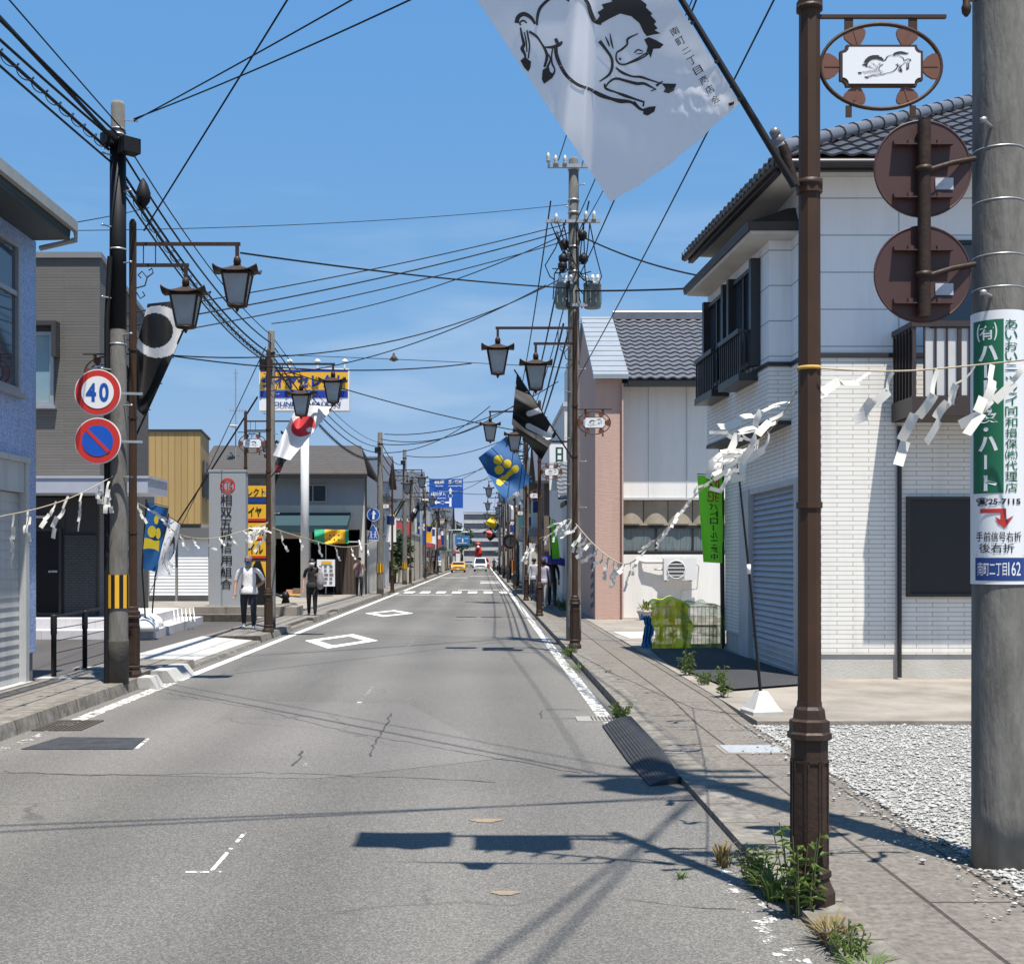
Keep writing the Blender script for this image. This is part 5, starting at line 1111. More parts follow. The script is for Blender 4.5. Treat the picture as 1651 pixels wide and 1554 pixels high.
# hardware on the near pole
mb = MB()
for py in (247, 331, 418, 470): mb.lathe([(.134, 0), (.134, .006)], 28, (RX, RY, Z_(py, 6.68)))
mb.build('steel_band', m_steel, R0)
mb = MB(); mb.box(RX-.75, RX+.75, RY-.16, RY-.07, 11.2, 11.28); mb.box(RX-.7, RX+.7, RY-.16, RY-.07, 10.3, 10.38)
mb.build('crossarm', m_steel, R0)
mb = MB()
for x in (-.68, -.35, .35, .68): mb.lathe([(.03, 0), (.055, .03), (.03, .06), (.055, .09), (.03, .12), (.02, .16)], 10, (RX+x, RY-.115, 11.28))
mb.build('insulator', m_white, R0)
m_trans = mat('transformer_grey', (.17, .21, .21), .5, ns=4, na=.7, col2=(.06, .11, .10))
def transformer(par, x, y, z, r=.26, h=.75, name='transformer'):
    mb = MB(); mb.lathe([(r*.92, 0), (r, .03), (r, h-.06), (r*1.04, h-.05), (r*1.04, h), (r*.4, h+.05)], 20, (x, y, z))
    for k in range(10):
        a = k*.63; mb.bar((x+r*math.cos(a), y+r*math.sin(a), z+.08), (x+r*math.cos(a), y+r*math.sin(a), z+h-.15), .02, .05)
    tr = mb.build(name, m_trans, par)
    mb = MB()
    for k in range(3): mb.lathe([(.03, 0), (.045, .03), (.03, .06), (.045, .09), (.02, .15)], 8, (x-.1+.1*k, y-.1, z+h))
    mb.build('bushing', m_white, tr)
transformer(R0, RX-.45, RY, 8.9); mb = MB(); mb.box(RX-.8, RX+.3, RY-.06, RY+.06, 8.8, 8.88); mb.build('bracket', m_steel, R0)
# small insulator clevis at the pole top edge of the picture
mb = MB(); mb.lathe([(.008, -.05), (.022, -.03), (.026, .0), (.018, .02), (.02, .05), (.012, .09)], 12, P(1558, 12, 6.6)); mb.bar(P(1558, 2, 6.6), P(1575, 0, 6.6), .012); mb.build('pin_insulator', m_browns, R0)
# round road signs seen from behind
sg = thing('road_sign_pair', 'pair of round road signs seen from behind on one bracket beside the nearest utility pole', 'road sign', P(1490, 525, 6.5))
m_back = mat('sign_back_brown', (.065, .028, .025), .5, ns=2, na=.4, col2=(.045, .021, .02))
for cy in (273, 443):
    mb = MB(); c = P(1487, cy, 6.60); mb.disc(c, .258, th=.012, n=56); mb.ring(c+V((0, -.004, 0)), .255, .255, .006, 56)
    o = mb.build('sign_disc', m_back, sg)
    mb = MB()
    for q in (-42, 43): a = P(1440, cy+q, 6.585); b = P(1534, cy+q, 6.585); mb.bar(a, b, .030, .022); mb.bar(a+V((0, -.02, -.014)), b+V((0, -.02, -.014)), .03, .006); mb.bar(P(1463, cy+q, 6.57), P(1470, cy+q, 6.57), .03, .03); mb.bar(P(1510, cy+q, 6.57), P(1516, cy+q, 6.57), .03, .03)
    mb.build('stiffener', m_back, o)
    mb = MB(); s0, s1 = P(1508, cy+14, 6.59), P(1537, cy+33, 6.59); mb.quad((s0.x, 6.588, s1.z), (s1.x, 6.588, s1.z), (s1.x, 6.588, s0.z), (s0.x, 6.588, s0.z)); mb.build('sticker', mat('sticker_grey', (.46, .50, .56), .5, ns=40, na=.5), o)
mb = MB(); mb.tube([P(1490, 195, 6.55), P(1490, 510, 6.55)], .034, 14); mb.build('mounting_post', m_brown, sg)
mb = MB()
for y0 in (268, 438): mb.tube([P(1492, y0+8, 6.53), P(1535, y0-5, 6.56), P(1572, y0-12, 6.6)], .014, 8); mb.lathe([(.042, 0), (.042, .03)], 14, P(1490, y0+10, 6.55))
mb.build('clamp_arm', m_brown, sg)

# old pole on the left with sleeve, boxes and road signs
L1 = pole('utility_pole', 'old concrete utility pole with a black sleeve carrying the round road signs', -4.63, 15.7, .13, 7.48, .130, .085)
mb = MB(); mb.lathe([(.105, 4.6), (.100, 6.9)], 24, (-4.63, 15.7, 0)); mb.build('black_sleeve', m_cable, L1)
mb = MB(); mb.tube([(-4.75, 15.62, .14), (-4.745, 15.62, 4.7), (-4.70, 15.6, 5.5)], .035, 8); mb.build('cable_riser', m_cable, L1)
mb = MB(); mb.lathe([(.133, .12), (.134, .66), (.130, .68)], 28, (-4.63, 15.7, 0)); mb.build('stained_base', mat('stained_concrete', (.075, .07, .06), .9, ns=6, na=1, col2=(.035, .033, .03), bump=.3, bs=40), L1)
mb = MB()
for a in (4.4, 5.6): mb.lathe([(.108, a), (.108, a+.02)], 20, (-4.63, 15.7, 0))
for a in (6.95, 7.05, 7.12): mb.lathe([(.096, a), (.096, a+.018)], 20, (-4.63, 15.7, 0))
mb.build('steel_band', m_steel, L1)
for (px, py, w, h_, nm) in ((176, 224, .13, .12, 'cable_box'), (208, 236, .19, .15, 'cable_box')):
    c = P(px, py, 15.6); mb = MB(); mb.obox(c, V((.6, .6, 0)).normalized()*w*.6, V((-.6, .6, 0)).normalized()*.09, V((0, 0, h_*.62))); mb.build(nm, m_cable, L1)
mb = MB(); mb.bar(P(163, 231, 15.7), P(222, 231, 15.7), .02); mb.bar(P(178, 190, 15.7), P(222, 196, 15.7), .02); mb.build('crossarm', m_steel, L1)
mb = MB(); mb.lathe([(.02, -.2), (.09, -.1), (.10, 0), (.06, .12), (.01, .2)], 10, P(231, 312, 16.4)); mb.build('cable_closure', m_cable, L1)
# the 40 and no parking signs
sg = thing('road_sign_pair', 'round speed limit forty sign above a round no parking sign on the old pole', 'road sign', P(158, 750, 15.35))
m_blueb = mat('no_parking_blue', (.010, .085, .46), .4, ns=3, na=.2)
c1, c2 = P(158, 633, 15.35), P(158, 711, 15.35)
for i, c in enumerate((c1, c2)):
    mb = MB(); mb.disc(c, .287, th=.02, n=56); d = mb.build('sign_disc', m_signw, sg)
    mb = MB(); mb.disc(c+V((0, -.012, 0)), .275, th=.006, n=56); mb.build('red_field', m_red, d)
    mb = MB(); mb.disc(c+V((0, -.017, 0)), .200 if i == 0 else .192, th=.006, n=56); mb.build('inner_field', m_signw if i == 0 else m_blueb, d)
    if i == 0:
        mb = MB(); fn = lambda u, v: V((c1.x+u, c1.y-.0225, c1.z+v)); write(mb, '4', fn, -.145, -.015, -.115, .115, .035); write(mb, '0', fn, .02, .14, -.118, .118, .035); mb.build('numerals', m_blue, d)
    else:
        mb = MB(); dd = V((1, 0, -1)).normalized(); mb.obox(c+V((0, -.0215, 0)), dd*.195, V((0, .0015, 0)), V((1, 0, 1)).normalized()*.021); mb.build('slash', m_red, d)
mb = MB()
for c in (c1, c2): mb.bar(c+V((-.1, .03, 0)), c+V((.52, .12, 0)), .03, .03)
mb.bar(c1+V((.02, .03, .1)), c2+V((.02, .03, -.1)), .05, .03); mb.build('bracket', m_steel, sg)

# pole with the transformers
R1 = pole('utility_pole', 'tall concrete utility pole carrying two transformers in front of the pink house', 1.76, 24.3, .1, 9.55, .15, .095, guard=False)
Yp = 24.2; m_insul = mat('weathered_porcelain', (.42, .40, .34), .4, ns=12, na=.5)
mb = MB(); mb.bar(P(883, 268, Yp), P(960, 268, Yp), .07, .07); mb.bar(P(880, 357, Yp), P(968, 357, Yp), .06, .06); mb.bar(P(903, 492, Yp), P(952, 492, Yp), .06); mb.build('crossarm', m_steel, R1)
for (px, py) in ((896, 262), (911, 262), (884, 258), (897, 356), (945, 352), (958, 352)):
    mb = MB(); mb.lathe([(.03, -.02), (.045, .02), (.03, .06), (.045, .10), (.03, .13), (.012, .18)], 10, P(px, py+3, Yp-.05)); mb.build('insulator', m_insul, R1)
for (px, m_) in ((911, 0), (955, 1)):
    p = P(px, 497, 24.3); transformer(R1, p.x, p.y, p.z, .17 if m_ else .19, .48)
mb = MB()
for k, (py, s) in enumerate(((380, 1), (395, -1), (418, 1), (418, -1), (430, -1))): mb.lathe([(.04, -.1), (.09, -.03), (.09, .06), (.02, .12)], 8, P(925+s*(14+k), py, 24.15))
mb.box(1.60, 1.68, 24.1, 24.2, 6.6, 7.1); mb.build('cut_out_switch', m_black, R1)
rr = random.Random(5)
mb = MB()
for k in range(14):
    a = P(925+rr.uniform(-45, 45), rr.uniform(350, 380), Yp+rr.uniform(-.3, .3)); b = P(925+rr.uniform(-35, 35), rr.uniform(430, 500), Yp+rr.uniform(-.3, .3)); c = (a+b)/2+V((rr.uniform(-.3, .3), 0, -.3)); mb.tube([a, a.lerp(c, .5)+V((0, 0, -.1)), c, c.lerp(b, .5)+V((0, 0, -.08)), b], .012, 5)
mb.build('jumper_cable', m_cable, R1)
mb = MB()
for py in (255+20, 325, 345, 400, 440): mb.lathe([(.118, 0), (.118, .03)], 16, (1.76, 24.3, Z_(py, 24.3)))
mb.build('steel_band', m_steel, R1)
# further poles
OTH = [(-4.83, 28.2, .13, 6.9, .10, .075, 'grey steel utility pole directly behind the second left lamp post'),
 (-4.62, 55.3, .13, 7.35, .16, .11, 'concrete utility pole carrying the blue round arrow and crossing signs'),
 (-4.85, 76, .13, 8.4, .16, .11, 'pale concrete utility pole in front of the hedge'),
 (-5.05, 88, .13, 8.0, .17, .12, 'stout pale utility pole past the hedge on the left pavement'),
 (-4.9, 103, .13, 7.6, .16, .11, 'distant utility pole beside the blue direction sign'),
 (-4.9, 128, .13, 8.0, .16, .11, 'distant utility pole beside the red awning shop on the left'),
 (-4.9, 160, .13, 8.2, .16, .11, 'distant utility pole past the yellow car'),
 (1.9, 56, .1, 8.6, .16, .11, 'utility pole behind the blue flag on the right pavement'),
 (1.95, 74, .1, 9.0, .16, .11, 'utility pole beside the round mirror on the right pavement'),
 (1.95, 98, .1, 9.4, .16, .11, 'distant utility pole past the mint topped building'),
 (1.95, 122, .1, 9.6, .16, .11, 'distant utility pole behind the dark flag with the pink ring'),
 (1.95, 155, .1, 9.8, .16, .11, 'distant utility pole at the end of the right pavement')]
for (x, y, z0, z1, r0, r1, lb) in OTH:
    p_ = pole('utility_pole', lb, x, y, z0, z1, r0, r1, guard=(y in (55.3, 76)), bolts=y < 60)
    if x < 0 and y < 100:
        mb = MB(); mb.lathe([(r1+.02, z1-.55), (r1+.02, z1-.5)], 12, (x, y, 0)); mb.box(x-.22, x+.05, y-.3, y-.1, z1-.95, z1-.7); mb.build('cable_box', m_black, p_); continue
    mb = MB(); mb.box(x-.6, x+.6, y-.05, y+.05, z1-.5, z1-.42); mb.box(x-.45, x+.45, y-.05, y+.05, z1-1.2, z1-1.12)
    for q in (-.5, -.2, .2, .5): mb.lathe([(.04, 0), (.06, .06), (.03, .16)], 6, (x+q, y, z1-.42))
    mb.lathe([(.2, 0), (.22, .1), (.16, .35)], 8, (x+.05, y-.2, z1-1.6)); mb.build('crossarm', m_black, p_)

# ---------------------------------------------------------------- overhead cables
def wire(a, b, sag, r, label, group, n=14, name='overhead_cable', mb=None, helix=False):
    a, b = V(a), V(b); pts = []
    for k in range(n+1):
        t_ = k/n; p = a.lerp(b, t_); p.z -= 4*sag*t_*(1-t_); pts.append(p)
    mb = MB(); mb.tube(pts, r, 5, cap=False)
    if helix:
        L_ = (b-a).length; m = int(L_/.035); hp = []; d = (b-a).normalized(); s = d.cross(V((0, 0, 1))).normalized(); u = s.cross(d)
        for k in range(m+1):
            t_ = k/m; p = a.lerp(b, t_); p.z -= 4*sag*t_*(1-t_); an = t_*L_*2*math.pi/.42; hp.append(p+(s*math.cos(an)+u*math.sin(an))*(r+.026))
        mb.tube(hp, .006, 4, cap=False)
    o = mb.build(name, m_cable); tag(o, label, 'cable', group); return o
gL = 'cables running along the left pavement'
lbA = 'black cable running from the top of the old left pole towards the camera'
for (dx, z1, z2, sg_, r) in ((-.10, 7.16, 6.95, .10, .014), (-.05, 7.0, 7.0, .16, .016), (.02, 6.93, 7.0, .05, .024), (.05, 7.02, 7.08, .12, .012), (.10, 7.08, 7.35, .05, .009)):
    wire((-4.63+dx, 15.7, z1), (-4.63+dx*1.5, -14, z2), sg_*4, r, lbA, gL, 24)
wire((-4.75, 15.7, 6.88), (-4.8, -14, 6.2), .3, .020, 'spiral wrapped cable bundle hanging below the cables left of the old pole', gL, 24, helix=True)
wire((-4.72, 15.7, 6.72), (-4.77, -14, 6.05), .3, .014, 'lower cable of the spiral wrapped bundle left of the old pole', gL, 24)
lbB = 'black cable running on from the old left pole along the left pavement'
P2 = (-4.83, 28.2); P3 = (-4.62, 55.3)
for (z1, z2, sg_, r) in ((7.05, 6.78, .25, .010), (6.85, 6.6, .3, .015), (6.6, 6.35, .3, .018)): wire((-4.58, 15.7, z1), (P2[0], P2[1], z2), sg_, r, lbB, gL); wire((P2[0], P2[1], z2), (P3[0], P3[1], z2+.1), sg_*2, r, 'black cable spanning on to the pole with the blue round signs', gL)
wire((-4.55, 15.7, 6.45), (P2[0], P2[1], 6.2), .3, .022, 'spiral wrapped cable bundle falling from the old pole past the lanterns', gL, 24, helix=True)
wire((-4.60, 15.75, 6.38), (P2[0], P2[1], 6.12), .32, .014, 'thin cable beside the spiral wrapped bundle past the lanterns', gL)
wire((P2[0], P2[1], 6.2), (P3[0], P3[1], 6.2), .75, .024, 'cable bundle dipping behind the tyre shop sign', gL, 24, helix=True)
pz = [(P3[0], P3[1], 6.6), (-4.85, 76, 7.2), (-5.05, 88, 7.2), (-4.9, 103, 7.0), (-4.9, 128, 7.3), (-4.9, 160, 7.3), (-4.9, 260, 8)]
for k in range(len(pz)-1):
    for dz, r in ((0, .028), (.4, .02), (-.5, .02)): wire(V(pz[k])+V((0, 0, dz)), V(pz[k+1])+V((0, 0, dz)), .5, r, 'distant cable between the utility poles of the left pavement', gL, 8)
pz = [(1.76, 24.3, 8.2), (1.9, 56, 7.9), (1.95, 74, 8.2), (1.95, 98, 8.6), (1.95, 122, 8.8), (1.95, 155, 9.0), (2, 260, 9.2)]
gR = 'cables running along the right pavement'
for k in range(len(pz)-1):
    for dx, dz, r in ((-.45, .5, .016), (.3, .5, .016), (-.15, -.3, .02), (.1, -1.3, .024), (-.2, -1.9, .02)): wire(V(pz[k])+V((dx, 0, dz)), V(pz[k+1])+V((dx, 0, dz)), .45, r, 'cable from the transformer pole on along the right pavement' if k == 0 else 'distant cable between the utility poles of the right pavement', gR, 10)
# from the near pole forward to the transformer pole
lbC = 'cable from the nearest right pole forward to the transformer pole'
for (dx, z1, z2, sg_, r) in ((-.5, 11.4, 9.5, .5, .010), (.25, 11.4, 9.4, .5, .010), (.0, 9.9, 8.2, .4, .010), (.3, 9.7, 8.2, .5, .008), (-.1, 8.8, 6.9, .35, .011)): wire((RX+dx, RY, z1), (1.76+dx*.6, 24.3, z2), sg_, r, lbC, gR, 20)
wire((RX-.1, RY, 6.95), (1.85, 24.3, 5.25), .12, .009, 'twisted black service cable crossing below the horse flag', gR, 20)
wire((1.85, 24.3, 8.05), P(1140, 447, 21.9), .1, .016, 'black cable from the transformer pole down to the corner house', gR)
wire((1.7, 24.3, 6.95), P(1138, 464, 21.9), .02, .018, 'level black cable from the transformer pole to the corner house bay', gR)
# across the street
gX = 'cables crossing above the road'
wire(P(232, 372, 16.4), (RX, RY, 11.0), .05, .011, 'straight black cable rising from the left lamp post out of the top of the picture', gX, 20)
wire(P(216, 195, 15.7), (RX, RY, 6.75), .05, .009, 'upper thin cable leaving the old left pole towards the upper right', gX, 20)
wire(P(216, 192, 15.7), (RX, RY, 6.30), .12, .009, 'lower thin cable leaving the old left pole towards the upper right', gX, 20)
wire(P(388, 408, 16.4), (1.7, 24.3, 7.0), .06, .014, 'long dark cable from the left lantern arm to the transformer pole', gX, 20)
wire(P(438, 522, 28.2), P(918, 375, 24.2), .28, .011, 'thin cable climbing from the grey steel pole to the transformer pole', gX, 20)
lbX = 'thin cable fanning from the left pavement up to the transformer pole'
for (a, ya, b, sg_, r) in (((205, 505), 18.5, (912, 362), .10, .010), ((205, 526), 18.5, (912, 372), .12, .012), ((205, 548), 18.5, (914, 388), .12, .010), ((120, 372), 17, (915, 330), .10, .006), ((448, 604), 28.2, (880, 460), .30, .012), ((240, 570), 19, (900, 452), .55, .011), ((238, 568), 19, (760, 586), .2, .012)):
    wire(P(*a, ya), P(*b, 24.2), sg_, r, lbX, gX, 20)
wire(P(70, 367, 16), P(240, 335, 24), .02, .008, 'thin service cable reaching the blue shop eave behind the old pole', gX)
wire(P(437, 590, 28.2), P(868, 700, 34.8), .15, .014, 'thin dark cable slanting down across the far road', gX)
wire(P(437, 572, 28.2), P(930, 594, 24.2), -.02, .007, 'faint cable with a bird perched on it', gX)
wire(P(215, 950, 46), P(415, 640, 40), .05, .03, 'guy cable slanting in front of the tan building', gX)
wire(P(240, 958, 46), P(428, 560, 30), .02, .012, 'thin guy cable slanting up to the grey steel pole', gX)
for (a, b, y, sg_) in (((614, 708), (788, 680), 55, .4), ((618, 730), (790, 655), 55, .5), ((655, 735), (850, 690), 60, .5), ((660, 778), (850, 720), 70, .5), ((614, 716), (835, 650), 50, .5), ((672, 800), (800, 760), 90, .6), ((665, 772), (850, 785), 80, .7), ((700, 790), (845, 700), 85, .5), ((660, 760), (860, 740), 76, 1.0), ((690, 850), (800, 842), 130, .8), ((620, 700), (900, 615), 50, .6)):
    wire(P(*a, y), P(*b, y-4), sg_, .018, 'distant cable crossing above the road between the far poles', gX)
# overhead behind the viewer: they throw the thin shadows on the road
for (a, b) in (((RX, RY, 8.2), (-5.2, 4.6, 8.6)), ((RX, RY, 7.9), (-5.2, 5.1, 8.2)), ((RX, RY, 8.8), (-2.2, -5, 9.5)), ((RX, RY, 9.3), (-1.2, -5, 10.0))):
    wire(a, b, .25, .017, 'cable spanning high above the viewer from the nearest right pole', gX, 16)

# bird on a cable
b = thing('bird', 'small brown bird perched on the faint cable over the road', 'bird', P(635, 585, 29))
c = P(635, 582, 29)
mb = MB(); mb.lathe([(.004, -.02), (.035, .0), (.05, .05), (.045, .10), (.028, .135), (.03, .16), (.018, .185), (.004, .195)], 12, c, sx=1, sy=1.2); mb.build('body', mat('bird_brown', (.12, .085, .06), .8, ns=40, na=.6), b)
mb = MB(); mb.add([c+V((.03, -.02, .13)), c+V((.115, 0, .02)), c+V((.02, .03, -.01)), c+V((-.03, -.02, .13)), c+V((-.115, 0, .02)), c+V((-.02, .03, -.01)), c+V((.05, .0, .09)), c+V((-.05, 0, .09))], [(0, 1, 2), (3, 5, 4), (0, 6, 1), (3, 4, 7)]); mb.build('wing', mat('bird_buff', (.35, .30, .18), .8, ns=40, na=.4), b)
mb = MB(); mb.lathe([(.010, 0), (.001, .02)], 6, c+V((0, -.03, .165))); mb.build('beak', m_black, b)
# ---------------------------------------------------------------- festival ropes with paper streamers
rs = random.Random(11)
def streamer(p, L_, W_, wind, sp, label, group, seed=0, n=4):
    r = random.Random(seed); mb = MB(); p = V(p)
    L_ *= 1.3; W_ *= .72; d0 = V((-wind*sp, r.uniform(-.25, .25), -1)).normalized()
    w = V((math.cos(r.uniform(-.8, .8)), math.sin(r.uniform(-.8, .8)), 0)); w = (w-d0*w.dot(d0)).normalized()
    q = p.copy(); side = 1
    for k in range(n):
        d = (d0+V((-wind*sp*r.uniform(-.5, .6), r.uniform(-.5, .5), r.uniform(-.45, .45)*sp))).normalized()
        ww = (w+V((r.uniform(-.4, .4), r.uniform(-.5, .5), r.uniform(-.4, .4)))).normalized(); ww = (ww-d*ww.dot(d)).normalized()*W_*(.55 if k == 0 else 1)
        nn = d.cross(ww).normalized()
        l = L_/n*r.uniform(.8, 1.25); cur = r.uniform(-.14, .14)*l
        mb.grid(lambda u, v, q=q, d=d, ww=ww, nn=nn, l=l, cur=cur: q+ww*(u-.5)+d*l*v+nn*cur*4*v*(1-v), 1, 4)
        q = q+d*l*.97+ww*side*.45; side = -side
    o = mb.build('paper_streamer', m_paper); return tag(o, label, 'streamer', group)
def rope(pts, r, label):
    """rope through photo points (px, py, Y) with its own slack"""
    P3d = [P(*p) for p in pts]; out = []
    n = len(P3d)
    for i in range(n-1):
        p0, p1, p2, p3 = P3d[max(i-1, 0)], P3d[i], P3d[i+1], P3d[min(i+2, n-1)]
        for k in range(6):
            t_ = k/6; out.append(.5*((2*p1)+(p2-p0)*t_+(2*p0-5*p1+4*p2-p3)*t_*t_+(3*p1-p0-3*p2+p3)*t_**3))
    out.append(P3d[-1]); mb = MB(); mb.tube(out, r, 6, cap=False); o = mb.build('festival_rope', m_rope); tag(o, label, 'rope', 'straw ropes strung for the festival'); return out
def along(out, f):
    i = f*(len(out)-1); k = min(int(i), len(out)-2); return out[k].lerp(out[k+1], i-k)
o = rope([(1690, 576, 6.3), (1600, 586, 6.45), (1480, 597, 6.28), (1402, 598, 6.15), (1322, 594, 5.93)], .0045, 'straw rope from the nearest utility pole to the nearest lamp post')
gl = 'paper streamers on the rope by the nearest utility pole'; lb = 'white zigzag paper streamer on the rope between the two nearest posts'
for i, (px, py, l, sp) in enumerate(((1652, 590, .34, 1.0), (1600, 588, .34, .75), (1572, 590, .36, .5), (1512, 596, .40, .45), (1440, 600, .30, 1.3), (1402, 600, .32, 1.6))): streamer(P(px, py, 6.3), l, .07, 1, sp, lb, gl, i+3)
mb = MB(); mb.lathe([(.0575, 0), (.061, .005), (.0575, .018)], 12, (1.575, 6.0, Z_(597, 6.0))); tag(mb.build('rope_knot', mat('gold_rope', (.45, .28, .06), .8, ns=60, na=.5)), 'gold rope tied round the nearest lamp post', 'rope')
o = rope([(1284, 632, 6.0), (1262, 668, 7.4), (1230, 705, 9.5), (1188, 742, 12.8)], .005, 'straw rope from the nearest lamp post down to the slanting weighted pole')
gl = 'paper streamers bunched above the green banner'; lb = 'white paper streamer in the bunch blowing off the slanting weighted pole'
for i in range(6): streamer(along(o, .03+.14*i), .32+.02*i, .055+.006*i, 1, rs.uniform(.9, 1.8), 'white paper streamer blowing on the rope beside the nearest lamp post', 'paper streamers beside the nearest lamp post', 40+i)
for i in range(11): streamer(along(o, rs.uniform(.70, 1)), rs.uniform(.25, .42), .06, 1, rs.uniform(1.0, 2.4), lb, gl, 60+i)
o = rope([(1188, 742, 12.8), (1120, 800, 14), (1060, 868, 15.6), (1015, 908, 17), (985, 900, 18.6), (955, 875, 20.5), (929, 845, 22.1)], .008, 'sagging straw rope from the slanting weighted pole to the second right lamp post')
for i in range(19):
    f = .10+.88*i/18; streamer(along(o, f), .30 if f > .45 else .2, .09 if f > .5 else .06, 1 if f > .7 or f < .4 else .3, rs.uniform(.4, 1.5), 'white paper streamer on the sagging rope across the pink wall', 'paper streamers across the pink wall', 100+i)
o = rope([(929, 845, 22.1), (915, 838, 24), (895, 858, 29), (870, 868, 34.7)], .01, 'straw rope between the second and third right lamp posts')
for i in range(13): streamer(along(o, rs.uniform(.1, 1)), rs.uniform(.16, .30), .065, 1, rs.uniform(.3, 1.6), 'white paper streamer in the bunch over the umbrella walkers', 'paper streamers over the umbrella walkers', 150+i)
o = rope([(868, 868, 34.8), (856, 888, 40), (849, 880, 47.6)], .012, 'straw rope between the third and fourth right lamp posts')
for i in range(8): streamer(along(o, rs.uniform(.05, 1)), .35, .09, .6, rs.uniform(.2, 1.2), 'white paper streamer on the rope past the third right lamp post', 'paper streamers past the third right lamp post', 190+i)
o = rope([(-60, 850, 11.0), (0, 833, 11.9), (60, 820, 13), (120, 800, 14.2), (182, 768, 15.6)], .006, 'straw rope rising across the blue shop to the old pole')
for i, (px, py, Y, l, sp) in enumerate(((22, 828, 12.4, .42, .15), (46, 822, 12.8, .32, -.05), (90, 808, 13.6, .24, .6), (110, 800, 14.0, .40, .35), (132, 795, 14.4, .36, .1), (160, 782, 15, .2, .1), (176, 776, 15.4, .3, .1), (172, 788, 15.4, .22, -.1))): streamer(P(px, py, Y), l, .075, 1, sp, 'white zigzag paper streamer on the rope in front of the blue and grey shops', 'paper streamers before the blue shop', 220+i)
o = rope([(215, 808, 16.4), (250, 828, 17.5), (290, 862, 19.5), (340, 868, 21.7), (385, 858, 24.2), (432, 842, 26.4)], .008, 'straw rope between the two nearest left lamp posts')
for i in range(11): streamer(along(o, .05+.95*i/11), rs.uniform(.10, .24), .05, -1, rs.uniform(.3, 1.6), 'white paper streamer on the rope across the grey name board', 'paper streamers across the grey name board', 250+i)
for i in range(8): streamer(along(o, rs.uniform(.88, 1))+V((0, 0, -.15*rs.random())), rs.uniform(.25, .45), .09, 1, rs.uniform(.5, 2.0), 'white paper streamer in the bunch before the yellow tyre sign stack', 'paper streamers before the yellow sign stack', 280+i)
o = rope([(434, 850, 26.6), (500, 870, 34), (560, 882, 44), (611, 872, 55)], .014, 'straw rope from the second left lamp post to the pole with the blue signs')
for i in range(6): streamer(along(o, .1+.15*i), .38, .09, -.4, rs.uniform(-.2, .8), 'white paper streamer on the rope in front of the open workshop', 'paper streamers before the open workshop', 300+i)
t = thing('weighted_pole', 'thin slanting black pole standing in a white weighted foot on the gravel edge', 'pole stand', (2.88, 12.85, .1))
pb = V((2.88, 12.85, .33)); pt = P(1188, 735, 12.8)
mb = MB(); mb.tube([pb-V((0, 0, .15)), pb.lerp(pt, .42), pt], [.017, .014, .010], 8); mb.build('pole', m_black, t)
mb = MB(); mb.lathe([(.021, -.05), (.021, .05)], 10, pb.lerp(pt, .52)); mb.build('joint', m_white, t)
mb = MB(); mb.lathe([(.235, 0), (.235, .035), (.20, .06), (.13, .15), (.075, .22), (.06, .235)], 4, (2.88, 12.85, .10), smooth=False, rot=math.pi/4+.2); mb.build('weight', mat('weathered_plastic', (.46, .45, .42), .6, ns=7, na=.6, col2=(.34, .33, .30)), t)

# ---------------------------------------------------------------- rubber kerb ramps
m_rub = mat('black_rubber_ramp', (.022, .022, .025), .7, ns=9, na=.6, col2=(.045, .045, .05), bump=.3, bs=60)
for i, (a, b, lb) in enumerate(((12.55, 11.45, 'black ribbed rubber kerb ramp touching the small weed, farthest of the joined ramps'), (11.44, 10.36, 'black ribbed rubber kerb ramp between the other two joined ramps'), (10.35, 9.42, 'black ribbed rubber kerb ramp with the rounded end, nearest of the joined ramps'))):
    n = 10; mb = MB()
    prof = [(1.20, .0), (1.20, .02)]
    for k in range(n):
        u = k/n; x = 1.205+.26*u; z = .02+.085*math.sin(u*math.pi/2); prof += [(x, z), (x+.017, z+.009), (x+.019, z-.004)]
    prof += [(1.47, .108), (1.49, .108), (1.49, 0)]
    A = [V((x, a, z+.004)) for x, z in prof]; B = [V((x, b, z+.004)) for x, z in prof]
    if i == 2: B = [V((1.49-(1.49-x)*.86, b-.02-.12*(1-(x-1.2)/.29), z*.45+.003)) for x, z in prof]
    mb.solid(A, B); o = mb.build('kerb_ramp', m_rub); tag(o, lb, 'ramp', 'rubber kerb ramps')
for (x, y, w, l, h_, lb) in ((-4.40, 15.0, .26, .40, .15, 'small white wedge block at the kerb by the old pole, nearer one'), (-4.42, 15.9, .34, 1.2, .16, 'long white wedge block at the kerb beside the lamp post foot')):
    y += 1.2; mb = MB(); mb.solid([(x-w*.5, y, h_), (x+w*.15, y, h_), (x+w*.15, y+l, h_), (x-w*.5, y+l, h_)], [(x-w*.5, y, .003), (x+w*.5, y, .003), (x+w*.5, y+l, .003), (x-w*.5, y+l, .003)]); o = mb.build('kerb_block', m_fresh); tag(o, lb, 'block')
